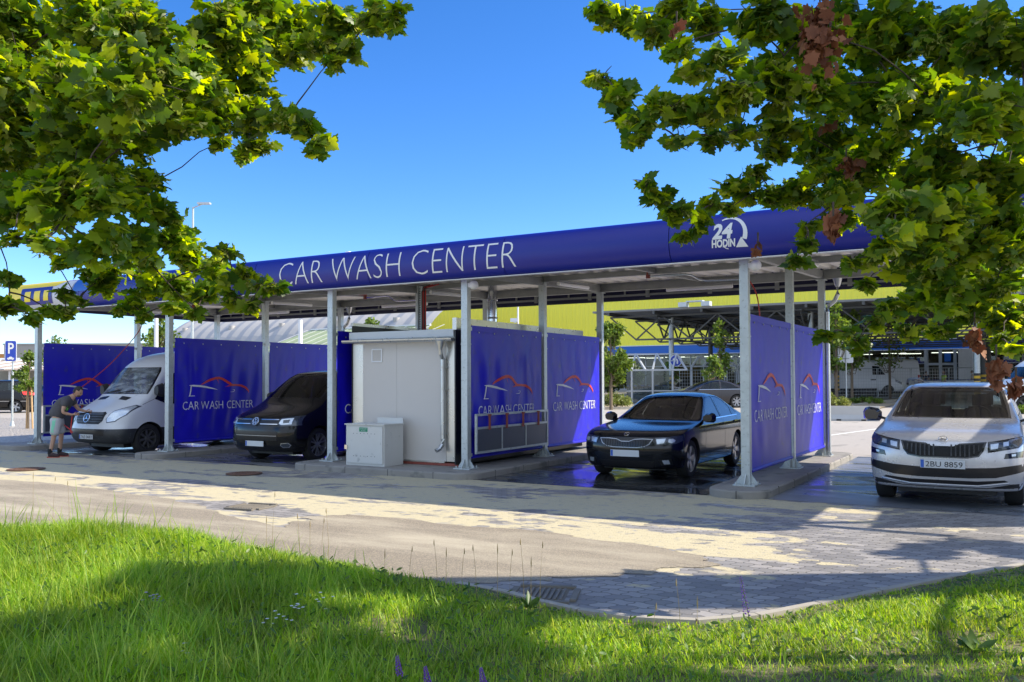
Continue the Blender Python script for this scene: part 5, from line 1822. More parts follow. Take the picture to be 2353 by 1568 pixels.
for a in 'LR':
    au.patch([(-0.25, 0.62), (-0.75, 0.72), (-0.7, 0.60), (-0.25, 0.54)], a, lamp_in, 'headlight', off=0.006)
    au.patch([(-4.62, 0.82), (-4.85, 0.80), (-4.85, 0.66), (-4.68, 0.66)], a, red_l, 'tail_light', off=0.006)
door_lines(au, ((-1.7, -1.75), (-2.9, -2.95), (-3.85, -3.95)), 0.33, 0.93, 0.015)
au.mirror(-1.75, 1.0, 0.84, P_GR)
# bright blue hatchback
P_BL = carpaint('blue_car_paint', (0.03, 0.14, 0.45), 0.3, 0.22)
q = atD(1647, 880, 53)
bl = bg_car('suv', 'hatchback', 'bright blue hatchback half hidden behind the white post', 'car', (q.x, q.y, gz(0, q.y)), ang_r, P_BL, 'cars in the car park behind', L=4.3, H=1.5)
s_ = 4.3 / 4.66
sidewin(bl, [[(-1.75 * s_, 0.98), (-2.72 * s_, 0.98), (-2.76 * s_, 1.38), (-2.35 * s_, 1.36)], [(-2.84 * s_, 0.98), (-4.0 * s_, 1.0), (-3.85 * s_, 1.35), (-2.86 * s_, 1.38)]])
bl.window([(-0.66, 1.03), (0.66, 1.03), (0.55, 1.38), (-0.55, 1.38)], 'F', 'windscreen', glass_c, 0.02)
bl.finish()
bl.wheels(6, 0.07, style='single')
# dark SUV at the left edge with lit tail lamps
P_BK2 = carpaint('black_suv_paint', (0.010, 0.010, 0.012), 0.2, 0.2)
q = at(92, 953, gz(0, 27))
hd = math.atan2(-rgt.y, -rgt.x)
tail = Vector((q.x, q.y, 0))
lsuv = bg_car('suv', 'suv', 'black SUV with red tail light beside the parking sign', 'car', (0, 0, 0), hd + R(4), P_BK2, 'cars in the car park behind', L=4.7, H=1.75)
hv = Vector((math.cos(hd + R(4)), math.sin(hd + R(4)), 0))
pp = atD(96, 950, 46.5)
pp = Vector((pp.x, pp.y, 0)) + hv * 4.7
lsuv.root.location = (pp.x, pp.y, gz(0, pp.y))
kz = 1.75 / 1.452
sidewin(lsuv, [[(-1.75, 0.99 * kz), (-2.72, 0.99 * kz), (-2.76, 1.36 * kz), (-2.35, 1.34 * kz)], [(-2.84, 0.99 * kz), (-3.66, 0.99 * kz), (-3.7, 1.35 * kz), (-2.86, 1.37 * kz)], [(-3.76, 1.0 * kz), (-4.3, 1.02 * kz), (-4.12, 1.32 * kz), (-3.8, 1.35 * kz)]])
lsuv.window([(-0.6, 1.02 * kz), (0.6, 1.02 * kz), (0.52, 1.32 * kz), (-0.52, 1.32 * kz)], 'B', 'rear_window', glass_c, 0.02)
lsuv.finish()
lsuv.wheels(5, 0.09, style='single')
tl_m = emim('lit_tail_light', (0.9, 0.03, 0.03), 1.2)
for a in 'LR':
    lsuv.patch([(-4.1, 1.12), (-4.6, 1.14), (-4.64, 0.95), (-4.2, 0.97)], a, tl_m, 'tail_light', off=0.006)
    lsuv.patch([[(-1.2, 0.62), (-4.4, 0.62), (-4.4, 0.645), (-1.2, 0.645)]], a, chrome, 'side_trim', off=0.006)
# white long van behind the fence
P_WH2 = carpaint('white_van_paint_two', (0.84, 0.86, 0.88), 0.0, 0.35)
q = at(2072, 913, gz(0, 66))
iv = bg_car('van', 'panel_van', 'long white panel van behind the mesh fence, nose to the right', 'van', (0, 0, 0), ang_r + PI, P_WH2, 'white vans behind the fence', L=6.6, H=2.65)
pp = atD(2075, 905, 60)
iv.root.location = (pp.x, pp.y, gz(0, pp.y))
kz, kl = 2.65 / 1.452, 6.6 / 4.66
for a in 'LR':
    iv.window([(-1.15 * kl, 0.82 * kz), (-1.72 * kl, 0.82 * kz), (-1.72 * kl, 1.12 * kz), (-1.42 * kl, 1.10 * kz)], a, 'door_window', glass_s, 0.03)
iv.window([(-0.8, 0.85 * kz), (0.8, 0.85 * kz), (0.7, 1.15 * kz), (-0.7, 1.15 * kz)], 'F', 'windscreen', glass_s, 0.02)
iv.finish()
iv.wheels(6, 0.09, rm=MATS['steel_rim'], style='single')
for a in 'LR':
    iv.patch([(-0.45, 0.52 * kz), (-0.95, 0.64 * kz), (-0.95, 0.55 * kz), (-0.5, 0.44 * kz)], a, lamp_in, 'headlight', off=0.008)
    iv.patch([[(-2.2, 0.30 * kz), (-8.6 * 0.7, 0.30 * kz), (-8.6 * 0.7, 0.17 * kz), (-2.2, 0.17 * kz)]], a, dark_pl, 'side_skirt', off=0.008)
    iv.patch([[(-2.5 * 0.9, 0.60 * kz), (-2.75 * 0.95, 0.60 * kz), (-2.75 * 0.95, 0.645 * kz), (-2.5 * 0.9, 0.645 * kz)]], a, dark_pl, 'door_handle', off=0.01)
# second white van further back (tail visible)
bv = bg_car('van', 'panel_van', 'white van behind the long white van, its red tail light showing', 'van', (0, 0, 0), ang_r, P_WH2, 'white vans behind the fence', L=5.6, H=2.6)
pp = atD(2104, 905, 63) + Vector((math.cos(ang_r), math.sin(ang_r), 0)) * 5.6
bv.root.location = (pp.x, pp.y, gz(0, pp.y))
bv.finish()
bv.wheels(6, 0.09, rm=MATS['steel_rim'], style='single')
for a in 'LR':
    bv.patch([(-5.35, 1.45), (-5.55, 1.45), (-5.55, 0.85), (-5.35, 0.85)], a, red_l, 'tail_light', off=0.008)
# white van cut by the right edge
rv = bg_car('van', 'panel_van', 'white panel van at the right edge behind the silver SUV, facing left', 'van', (0, 0, 0), ang_r, P_WH2, 'white vans behind the fence', L=5.6, H=2.45)
pp = atD(2262, 940, 37)
rv.root.location = (pp.x, pp.y, gz(0, pp.y))
kz, kl = 2.45 / 1.452, 5.6 / 4.66
for a in 'LR':
    rv.window([(-1.12 * kl, 0.80 * kz), (-1.85 * kl, 0.80 * kz), (-1.85 * kl, 1.15 * kz), (-1.45 * kl, 1.12 * kz)], a, 'door_window', glass_s, 0.03)
rv.window([(-0.8, 0.85 * kz), (0.8, 0.85 * kz), (0.7, 1.15 * kz), (-0.7, 1.15 * kz)], 'F', 'windscreen', glass_s, 0.02)
rv.finish()
rv.wheels(6, 0.09, rm=MATS['steel_rim'], style='single')
rv.mirror(-1.35, 1.4, 0.95, dark_pl, (0.15, 0.22, 0.34))
rv.both([[(-1.25, 0.9), (-1.28, 0.9), (-1.28, 1.3), (-1.25, 1.3)]], black_m, 'door_seam', off=0.002, rim=0)

# ------------------------------------------------------------------ store and lot behind
yel_b = pm('yellow_cladding', (0.88, 0.80, 0.07), 0.5, var=0.03, scale=0.4)
blu_b = pm('store_blue_band', (0.015, 0.13, 0.52), 0.45, var=0.05, scale=0.4)
trs_m = pm('dark_truss_steel', (0.085, 0.085, 0.08), 0.5, 0.3, var=0.2)
soff_m = pm('grey_soffit_sheet', (0.20, 0.20, 0.20), 0.6, var=0.15, scale=2)
inner_m = pm('store_interior', (0.16, 0.14, 0.12), 0.8, var=0.5, scale=0.6)
mull_m = pm('grey_window_frame', (0.42, 0.44, 0.46), 0.4, var=0.05)
SF = 81.0
zs = gz(0, SF)
stb = thing('store_building', 'long store with yellow ribbed cladding, blue band and glazed front behind the car park', 'building', (-15, SF + 10, zs))
mb = MB()
x = -66.0
prof = []
while x < 45:
    prof += [(x, SF), (x + 0.30, SF), (x + 0.34, SF - 0.05), (x + 0.46, SF - 0.05), (x + 0.50, SF)]
    x += 0.5
a = [mb.bm.verts.new((p[0], p[1], 5.0)) for p in prof]
c = [mb.bm.verts.new((p[0], p[1], 12.6)) for p in prof]
for k in range(len(prof) - 1):
    mb.bm.faces.new([a[k], a[k + 1], c[k + 1], c[k]])
mb.build('wall', yel_b, stb)
mb = MB()
mb.b2(-66, 45, SF + 0.06, SF + 30, zs + 4.2, 12.5)
mb.b2(-66, -44, SF - 0.02, SF + 30, zs - 0.2, 5.0)
mb.build('block', yel_b, stb)
mb = MB()
mb.b2(-44, 45, SF - 1.3, SF - 0.06, 4.12, 4.92)
mb.build('band', blu_b, stb)
mb = MB()
mb.b2(-44, 45, SF - 1.34, SF - 0.04, 4.922, 5.0)
mb.b2(-44, 45, SF - 1.34, SF - 0.04, 4.06, 4.118)
mb.build('band_trim', white_p, stb)
mb = MB()
mb.b2(-44, 45, SF + 6, SF + 6.1, zs, 4.3)
mb.b2(-44, 45, SF, SF + 6, zs - 0.05, zs + 0.01)
mb.b2(-44, 45, SF + 0.05, SF + 6, 4.0, 4.1)
mb.build('interior', inner_m, stb)
MB().b2(-44, 45, SF - 0.01, SF, zs, 4.04).build('glazing', glass_b, stb)
mb = MB()
x = -44
k = 0
while x < 45:
    mb.b2(x, x + 0.10, SF - 0.06, SF + 0.02, zs, 4.04)
    x += 2.3
mb.b2(-44, 45, SF - 0.05, SF + 0.015, 2.9, 2.98)
mb.b2(-44, 45, SF - 0.05, SF + 0.015, zs, zs + 0.12)
mb.build('window_frame', mull_m, stb)
glow = emim('shop_light', (1.0, 0.93, 0.78), 2.5)
mb = MB()
for k in range(22):
    mb.b2(-43 + 4 * k, -41 + 4 * k, SF + 1.5, SF + 1.62, 3.85, 3.9)
    mb.b2(-42 + 4 * k, -40 + 4 * k, SF + 3.5, SF + 3.62, 3.85, 3.9)
mb.build('strip_light', glow, stb)
ora_m = pm('orange_poster', (0.62, 0.30, 0.10), 0.6, var=0.35, scale=1.2)
pap_m = pm('pale_poster', (0.62, 0.60, 0.55), 0.6, var=0.2, scale=2)
for x0, x1, mt in ((-30.5, -27.2, ora_m), (-26.9, -25.4, pap_m), (-20.0, -18.8, pap_m), (-22.2, -20.4, ora_m), (-6.0, -4.6, pap_m), (6.0, 9.5, pap_m)):
    MB().b2(x0, x1, SF + 0.03, SF + 0.05, 2.0, 3.8).build('poster', mt, stb)
# dark bands of goods inside
mb = MB()
r_ = random.Random(3)
for k in range(46):
    x = -43 + k * 1.9
    mb.b2(x, x + r_.uniform(0.8, 1.7), SF + 1.6, SF + 2.2, zs + 0.01, zs + r_.uniform(1.0, 2.0))
mb.build('shelf', pm('shop_shelves', (0.16, 0.13, 0.11), 0.8, var=0.8, scale=1.7), stb)

# truss canopy over the trolley yard
tc_ = thing('truss_canopy', 'big dark canopy on steel trusses in front of the yellow store', 'canopy', (-5, 62, 0))
TX0, TX1, TY0, TY1, TZ = -23.6, 16.0, 50.0, 77.0, 5.88
mb = MB()
x = TX0
i = 0
mb.b2(TX0, TX1, TY0, TY1, TZ, TZ + 0.12)
mb.build('roof', soff_m, tc_)
mb = MB()
x = TX0 + 1
while x < TX1:
    mb.b2(x, x + 0.14, TY0 + 0.02, TY1, TZ - 0.2, TZ - 0.002)
    x += 3.0
mb.build('purlin', trs_m, tc_)
def truss(mb, p0, p1, h, n, w=0.08):
    p0, p1 = Vector(p0), Vector(p1)
    dn = Vector((0, 0, -h))
    mb.beam(p0, p1, w * 1.3, w * 1.3)
    d = (p1 - p0) / n
    mb.beam(p0 + d * 0.5 + dn, p1 - d * 0.5 + dn, w * 1.3, w * 1.3)
    for k in range(n):
        mb.beam(p0 + d * k, p0 + d * (k + 0.5) + dn, w, w)
        mb.beam(p0 + d * (k + 0.5) + dn, p0 + d * (k + 1), w, w)
for k in range(7):
    y = TY0 + 1.2 + k * 4.1
    mb = MB()
    truss(mb, (TX0 + 0.7, y, TZ - 0.24), (TX1 - 0.5, y, TZ - 0.24), 1.45, 11)
    mb.build('truss', trs_m, tc_)
for k in range(5):
    x = -19.5 + k * 8.6
    mb = MB()
    truss(mb, (x, TY0 + 0.4, TZ - 0.3), (x, TY1 - 0.5, TZ - 0.3), 1.35, 10)
    mb.build('truss', trs_m, tc_)
hz_y = pm('hazard_yellow', (0.70, 0.42, 0.02), 0.5, var=0.1)
for k in range(5):
    for y in (53.0, 61.0, 70.0):
        x = -19.5 + k * 8.6
        g0 = gz(0, y)
        col = MB().tube([(x, y, g0), (x, y, TZ - 0.25)], 0.16, 14).build('column', galv if y < 60 else trs_m, tc_, smooth=True)
        mb = MB()
        for q in range(4):
            mb.lathe([(0.165, g0 + 0.5 + q * 0.28), (0.165, g0 + 0.64 + q * 0.28)], 14, Matrix.Translation((x, y, 0)))
        mb.build('hazard_stripe', hz_y, col, smooth=True)
        mb = MB()
        for q in range(4):
            mb.lathe([(0.165, g0 + 0.641 + q * 0.28), (0.165, g0 + 0.779 + q * 0.28)], 14, Matrix.Translation((x, y, 0)))
        mb.build('hazard_stripe', black_m, col, smooth=True)
# floodlight box on the front edge
p = atY(1600, 700, TY0 - 0.1)
mb = MB()
mb.b2(p.x - 0.5, p.x + 0.5, TY0 - 0.5, TY0 - 0.05, 6.26, 6.33)
mb.b2(p.x - 0.95, p.x - 0.45, TY0 - 0.6, TY0 - 0.1, 5.98, 6.25)
mb.b2(p.x + 0.45, p.x + 0.95, TY0 - 0.6, TY0 - 0.1, 5.98, 6.25)
mb.build('roof_box', paint_steel, tc_)

# trees, bushes in the lot
leaf_bg = leafm('background_leaves', (0.07, 0.13, 0.02), (0.13, 0.20, 0.03), (0.20, 0.27, 0.045), 0.35)
leaf_bu = leafm('bush_leaves', (0.12, 0.15, 0.03), (0.18, 0.22, 0.05), (0.26, 0.29, 0.09), 0.3)
bark_bg = pm('lot_tree_bark', (0.16, 0.12, 0.08), 0.9, var=0.3)
def leaf_cloud(clumps, n, size, seed, flat=0.5):
    """numpy leaf cards (4-point diamonds) spread through ellipsoid clumps"""
    g = np.random.default_rng(seed)
    w = np.array([c[3] ** 2 for c in clumps])
    idx = g.choice(len(clumps), n, p=w / w.sum())
    C = np.array([[c[0], c[1], c[2]] for c in clumps])[idx]
    Rr = np.array([c[3] for c in clumps])[idx]
    u = g.normal(size=(n, 3))
    u /= np.linalg.norm(u, axis=1)[:, None]
    rad = (g.random(n) ** 0.5) * Rr
    P = C + u * rad[:, None] * np.array([1, 1, 0.85])
    d = g.normal(size=(n, 3))
    d /= np.linalg.norm(d, axis=1)[:, None]
    nn = g.normal(size=(n, 3)) + np.array([0, 0, 1.2])
    s = np.cross(d, nn)
    s /= np.linalg.norm(s, axis=1)[:, None]
    sz = size * g.uniform(0.6, 1.3, n)[:, None]
    V = np.stack([P, P + d * sz * 0.5 + s * sz * 0.38, P + d * sz, P + d * sz * 0.5 - s * sz * 0.38], 1).reshape(-1, 3)
    return V, n
def np_mesh(name, V, nverts_per, mat, parent=None, loc=None, faces=None):
    me = bpy.data.meshes.new(name)
    n = len(V)
    if parent is not None:
        V = V - np.array(parent_mw(parent).translation)
    elif loc is not None:
        V = V - np.array(loc)
    me.vertices.add(n)
    me.vertices.foreach_set('co', V.astype(np.float32).ravel())
    if faces is None:
        nf = n // nverts_per
        me.loops.add(n)
        me.loops.foreach_set('vertex_index', np.arange(n, dtype=np.int32))
        me.polygons.add(nf)
        me.polygons.foreach_set('loop_start', np.arange(0, n, nverts_per, dtype=np.int32))
        me.polygons.foreach_set('loop_total', np.full(nf, nverts_per, dtype=np.int32))
    else:
        nf, k = faces.shape
        me.loops.add(nf * k)
        me.loops.foreach_set('vertex_index', faces.astype(np.int32).ravel())
        me.polygons.add(nf)
        me.polygons.foreach_set('loop_start', np.arange(0, nf * k, k, dtype=np.int32))
        me.polygons.foreach_set('loop_total', np.full(nf, k, dtype=np.int32))
    me.materials.append(mat)
    me.update(calc_edges=True)
    me.validate()
    o = bpy.data.objects.new(name, me)
    COL.objects.link(o)
    if parent is not None:
        o.parent = parent
    elif loc is not None:
        o.location = loc
    return o
def small_tree(px, dep, h, cr, label, seed, n=1500, leaf=0.22, lean=0, mat=None, cat='tree', group='young trees in the car park', trunk_r=0.09, crown_lo=0.35):
    b = atD(px, 900, dep)
    g0 = gz(0, b.y)
    b = Vector((b.x, b.y, g0))
    r = thing('tree', label, cat, b, 0, group)
    rr = random.Random(seed)
    mb = MB()
    mb.tube([b, b + Vector((lean * 0.3, 0, h * 0.35)), b + Vector((lean * 0.7, 0, h * 0.7)), b + Vector((lean, 0, h * 0.95))], [trunk_r, trunk_r * 0.8, trunk_r * 0.5, 0.015], 7)
    cl = []
    for k in range(int(14 + cr * 14)):
        t = crown_lo + (1 - crown_lo) * rr.uniform(0.03, 0.97)
        s_ = (t - crown_lo) / (1 - crown_lo)
        wd = cr * math.sqrt(max(0.04, 1 - (2 * s_ - 0.85) ** 2)) * 0.82
        a = rr.uniform(0, 2 * PI)
        q_ = rr.random() ** 0.5
        c = b + Vector((lean * t + math.cos(a) * wd * q_, math.sin(a) * wd * q_, h * t * 0.97))
        cl.append((c.x, c.y, c.z, cr * rr.uniform(0.20, 0.36)))
        mb.tube([b + Vector((lean * t * 0.7, 0, h * t * 0.75)), b.lerp(c, 0.5) + Vector((0, 0, h * t * 0.25)), c], [trunk_r * 0.35, trunk_r * 0.2, 0.008], 5)
    mb.build('trunk', bark_bg, r, smooth=True)
    V, _ = leaf_cloud(cl, n, leaf, seed)
    np_mesh('crown', V, 4, mat or leaf_bg, r)
    return r
small_tree(1404, 43, 4.5, 1.12, 'dense round green tree right of the banner with the sunlit wedge', 4, 6500, 0.15, crown_lo=0.30)
small_tree(1655, 50, 5.0, 0.75, 'slim sparse young tree just left of the front white post', 5, 700, 0.22)
small_tree(1640, 47, 2.6, 0.8, 'low sparse green tree beside the slim young tree', 15, 500, 0.2) 
small_tree(1922, 46, 5.6, 0.9, 'young tree with thin crown right of the silver-lit banner post', 6, 1100, 0.22)
small_tree(1958, 50, 5.4, 1.3, 'young tree with spreading low branches beside the blank white sign', 7, 1700, 0.22)
small_tree(1545, 70, 3.4, 0.9, 'small pale green tree in front of the store window', 8, 500, 0.2)
small_tree(2045, 55, 6.0, 1.2, 'thin bare-topped tree above the long white van', 9, 450, 0.2)
small_tree(365, 62, 6.2, 1.6, 'bright green tree behind the tall white pole at the left', 10, 1800, 0.26, trunk_r=0.12)
small_tree(845, 74, 6.8, 1.6, 'bright green tree top showing over the cabin roof', 17, 1500, 0.26, trunk_r=0.12)
small_tree(125, 60, 4.6, 1.5, 'pale thin tree whose top rises behind the leftmost banner', 12, 900, 0.24)
# young staked tree by the parking sign
st_ = small_tree(66, 31.2, 2.75, 0.62, 'young round-headed tree tied to wooden stakes beside the parking sign', 11, 2300, 0.10, trunk_r=0.035, crown_lo=0.5)
b = st_.location
wood_m = pm('stake_wood', (0.55, 0.36, 0.18), 0.8, var=0.2)
mb = MB()
mb.tube([b + Vector((-0.12, 0.0, 0)), b + Vector((-0.06, 0, 1.75))], 0.03, 7)
mb.tube([b + Vector((0.10, 0.1, 0)), b + Vector((0.06, 0.05, 1.6))], 0.03, 7)
mb.build('stake', wood_m, st_)
def bush(px, py, dep, rx, h, label, seed, n, mat, size=0.09, flat=1.0):
    p = atD(px, py, dep)
    b = Vector((p.x, p.y, gz(0, p.y)))
    rr = random.Random(seed)
    cl = []
    for k in range(26):
        a = rr.uniform(0, 2 * PI)
        q = rr.random() ** 0.5
        x_, y_ = math.cos(a) * rx * q * 0.85, math.sin(a) * rx * q * 0.85
        cl.append((b.x + x_, b.y + y_, b.z + h * (0.30 + 0.45 * (1 - q * 0.8) * rr.random()), h * 0.30))
    r = thing('bush', label, 'bush', b, 0, 'bushes at the kerb of the car park')
    V, _ = leaf_cloud(cl, n, size, seed)
    np_mesh('foliage', V, 4, mat, r)
    mb = MB()
    for k in range(7):
        a = 2 * PI * k / 7
        mb.tube([b, b + Vector((math.cos(a) * rx * 0.3, math.sin(a) * rx * 0.3, h * 0.5))], [0.03, 0.01], 5)
    mb.build('stem', bark_bg, r)
bush(1414, 906, 44, 0.85, 1.0, 'round yellow-green bush at the kerb under the round tree', 21, 3000, leaf_bu)
bush(1915, 920, 42, 0.75, 0.85, 'feathery pale bush under the young trees left of the blank sign', 22, 2200, leaf_bu)
bush(1985, 914, 47, 1.2, 0.5, 'low spreading green bush right of the blank sign', 23, 2600, leaf_bg)
bush(2352, 925, 36, 0.5, 0.5, 'small dark bush at the right edge under the white van', 24, 700, leaf_bg)
# kerbs of planting strips
def kerbline(name, pts, w=0.15, h=0.12):
    mb = MB()
    for i in range(len(pts) - 1):
        a, b2_ = Vector(pts[i]), Vector(pts[i + 1])
        mb.beam(a + Vector((0, 0, h / 2)), b2_ + Vector((0, 0, h / 2)), h, w)
    tag(mb.build(name, conc_l), kind='structure')
conc_l = pm('light_kerb', (0.36, 0.33, 0.28), 0.85, var=0.15)
def gp_(px, py, dep):
    p = atD(px, py, dep)
    return (p.x, p.y, gz(0, p.y))
kerbline('kerb', [gp_(1330, 905, 43), gp_(1455, 905, 43.5)])
kerbline('kerb', [gp_(1890, 922, 39), gp_(2010, 926, 39.5)])
kerbline('kerb', [gp_(1960, 915, 44), gp_(2110, 905, 55)])
strip_m = pm('planting_mulch', (0.38, 0.30, 0.20), 0.95, var=0.4, scale=5)
def strip_bed(name, pts):
    mb = MB()
    v = [mb.bm.verts.new((*p[:2], p[2] + 0.05)) for p in pts]
    mb.bm.faces.new(v)
    tag(mb.build(name, strip_m), kind='structure')
strip_bed('planting_bed', [gp_(1890, 922, 39.2), gp_(2008, 926, 39.7), gp_(2060, 915, 46), gp_(1900, 912, 50)])
strip_bed('planting_bed', [gp_(1330, 905, 43.2), gp_(1453, 905, 43.7), gp_(1453, 905, 50), gp_(1330, 905, 50)])

# concrete barriers
p = at(1893, 969, 0.1)
q = at(2022, 971, 0.1)
dirv = Vector((q.x - p.x, q.y - p.y, 0))
Lb = dirv.length
dirv.normalize()
conc_w = pm('barrier_concrete', (0.50, 0.49, 0.46), 0.8, var=0.1, scale=4)
mb = MB()
m = Matrix.Translation((p.x, p.y, gz(0, p.y))) @ Matrix.Rotation(math.atan2(dirv.y, dirv.x), 4, 'Z')
pr = [(0, 0.22, 0), (0, 0.22, 0.07), (0, 0.10, 0.22), (0, 0.075, 0.54), (0, -0.075, 0.54), (0, -0.10, 0.22), (0, -0.22, 0.07), (0, -0.22, 0)]
mb.prism([Vector((-0.3, y, z)) for _, y, z in pr], (Lb + 0.3, 0, 0), mtx=m)
ba = thing('concrete_barrier', 'low pale concrete barrier left of the silver SUV', 'barrier', (p.x, p.y, gz(0, p.y)))
mb.build('barrier_body', conc_w, ba, bevel=0.01)
mb = MB()
for k in (0.28, 0.72):
    mb.box((Lb * k, -0.2, 0.035), (0.16, 0.06, 0.05), mtx=m)
mb.build('lifting_slot', black_m, ba)

# mesh fence panels
wire_m = pm('fence_wire', (0.55, 0.57, 0.58), 0.4, 0.6, var=0.1)
def fence_panel(px0, px1, dep0, dep1, zb, label):
    a, c = atD(px0, 900, dep0), atD(px1, 900, dep1)
    a = Vector((a.x, a.y, gz(0, a.y) + zb))
    c = Vector((c.x, c.y, gz(0, c.y) + zb))
    r = thing('fence_panel', label, 'fence', a, 0, 'mesh fence panels round the trolley yard')
    H = 1.9
    mb = MB()
    up = Vector((0, 0, 1))
    mb.tube([a, a + up * H, c + up * H, c, a], 0.032, 6)
    mb.build('frame', galv, r)
    mb = MB()
    n = max(4, int((c - a).length / 0.16))
    for k in range(1, n):
        q = a.lerp(c, k / n)
        mb.beam(q + up * 0.03, q + up * (H - 0.03), 0.010, 0.010)
    for k in range(1, 9):
        mb.beam(a + up * H * k / 9, c + up * H * k / 9, 0.012, 0.012)
    mb.build('mesh', wire_m, r)
for i, (a, c) in enumerate([(1562, 1658), (1658, 1760), (1925, 2015), (2018, 2092), (2095, 2180), (2182, 2270)]):
    nm = ['beside the trolley shelter', 'behind the blue hatchback', 'in front of the rear of the long white van', 'in front of the nose of the long white van', 'left of the person in the yellow vest', 'right of the person in the yellow vest'][i]
    fence_panel(a, c, 56.5, 56.5, 0.02, 'galvanised mesh fence panel ' + nm)

# trolley shelter
sh = thing('trolley_shelter', 'glazed trolley shelter with three peaked white frames beside the mesh fence', 'shelter', atD(1500, 915, 51))
def sp(px, dep, z):
    p = atD(px, 900, dep)
    return Vector((p.x, p.y, gz(0, p.y) + z))
for k, px in enumerate((1452, 1500, 1546)):
    mb = MB()
    for dd in (50.0, 52.6):
        mb.beam(sp(px, dd, 0), sp(px, dd, 1.95), 0.09, 0.09)
    mid = sp(px, 51.3, 2.9)
    mb.beam(sp(px, 50.0, 1.95), mid + Vector((0.25, 0, 0)), 0.09, 0.09)
    mb.beam(mid + Vector((0.25, 0, 0)), sp(px + 32, 50.0, 1.95), 0.09, 0.09)
    mb.beam(mid + Vector((0.25, 0, 0)), sp(px, 52.6, 1.95), 0.09, 0.09)
    mb.build('frame', mull_m, sh)
mb = MB()
mb.beam(sp(1440, 50, 1.95), sp(1580, 50, 1.95), 0.1, 0.1)
mb.beam(sp(1440, 50, 0.75), sp(1546, 50, 0.75), 0.06, 0.06)
mb.beam(sp(1440, 51.3, 2.9), sp(1555, 51.3, 2.9), 0.06, 0.06)
mb.build('rail', mull_m, sh)
mb = MB()
a, c = sp(1440, 50.03, 0.05), sp(1546, 50.03, 0.05)
mb.prism([a, c, c + Vector((0, 0, 1.85)), a + Vector((0, 0, 1.85))], (0, 0.01, 0))
mb.build('glass_panel', glass_b, sh)
# trolleys
tro_m = pm('trolley_wire', (0.45, 0.47, 0.5), 0.35, 0.7, var=0.15)
def trolley(loc, rz, label, grp='nested shopping trolleys in the yard'):
    r = thing('shopping_trolley', label, 'trolley', loc, rz, grp)
    mb = MB()
    m = Matrix.Identity(4)
    top = [(-0.45, -0.27, 1.0), (0.45, -0.2, 0.9), (0.45, 0.2, 0.9), (-0.45, 0.27, 1.0)]
    bot = [(-0.35, -0.22, 0.5), (0.40, -0.16, 0.55), (0.40, 0.16, 0.55), (-0.35, 0.22, 0.5)]
    for q in range(4):
        A, B = Vector(top[q]), Vector(top[(q + 1) % 4])
        C_, D = Vector(bot[q]), Vector(bot[(q + 1) % 4])
        mb.beam(A, B, 0.02, 0.02)
        mb.beam(C_, D, 0.02, 0.02)
        for k in range(6):
            mb.beam(A.lerp(B, k / 6), C_.lerp(D, k / 6), 0.008, 0.008)
        mb.beam(A.lerp(C_, .5), B.lerp(D, .5), 0.008, 0.008)
    mb.build('basket', tro_m, r, world=False)
    mb = MB()
    for s_ in (-0.2, 0.2):
        mb.beam((-0.45, s_, 1.0), (-0.40, s_, 0.12), 0.025, 0.025)
        mb.beam((-0.40, s_, 0.14), (0.40, s_ * 0.7, 0.14), 0.025, 0.025)
        for xx in (-0.38, 0.38):
            mb.ball((xx, s_ * (1 if xx < 0 else 0.7), 0.06), 0.06, (1, 0.4, 1), sub=1)
    mb.build('chassis', tro_m, r, world=False)
    MB().tube([(-0.5, -0.27, 1.03), (-0.5, 0.27, 1.03)], 0.022, 6).build('handle', pm('trolley_handle', (0.02, 0.08, 0.4), 0.4), r, world=False)
    return r
tp = None
ti = 0
ordn = ['first', 'second', 'third', 'fourth', 'fifth', 'sixth', 'seventh', 'eighth', 'ninth', 'tenth', 'eleventh', 'twelfth', 'thirteenth', 'fourteenth', 'fifteenth', 'sixteenth', 'seventeenth', 'eighteenth']
for row, (d_, n_, px0, px1) in enumerate(((62.0, 12, 2112, 2255), (64.2, 12, 2112, 2255), (51.2, 6, 1562 - 100, 1545))):
    for k in range(n_):
        px = px0 + (px1 - px0) * k / (n_ - 1)
        p = sp(px, d_, 0)
        lab = '%s wire trolley from the left in the %s' % (ordn[k], ['front row of trolleys behind the fence', 'rear row of trolleys behind the fence', 'glazed shelter'][row])
        if tp is None:
            tp = trolley(p, YAW + 0.1, lab)
        else:
            dup(tp, p, YAW + 0.1 + 0.05 * ((k * 7) % 3), lab)
# row of white hoops (bays) behind the trolley yard
hp_ = None
for k in range(8):
    p = sp(1590 + 27 * k, 66, 0)
    lab = '%s white hoop frame from the left behind the fence' % ordn[k]
    if hp_ is None:
        hp_ = thing('hoop_frame', lab, 'frame', p, YAW, 'white hoop frames of the trolley bays')
        mb = MB()
        for x_ in (0.0, 1.6):
            mb.beam((x_, 0, 0), (x_, 0, 2.2), 0.08, 0.08)
        mb.beam((0, 0, 2.2), (0.5, 0, 2.9), 0.14, 0.14)
        mb.beam((0.5, 0, 2.9), (0.8, 0, 2.9), 0.14, 0.14)
        mb.beam((0.8, 0, 2.9), (1.6, 0, 2.2), 0.12, 0.12)
        mb.build('hoop', white_p, hp_, world=False)
        MB().b2(0, 0.95, -0.02, 0.02, 2.15, 2.22).build('rail', white_p, hp_, world=False)
    else:
        dup(hp_, p, YAW, lab)

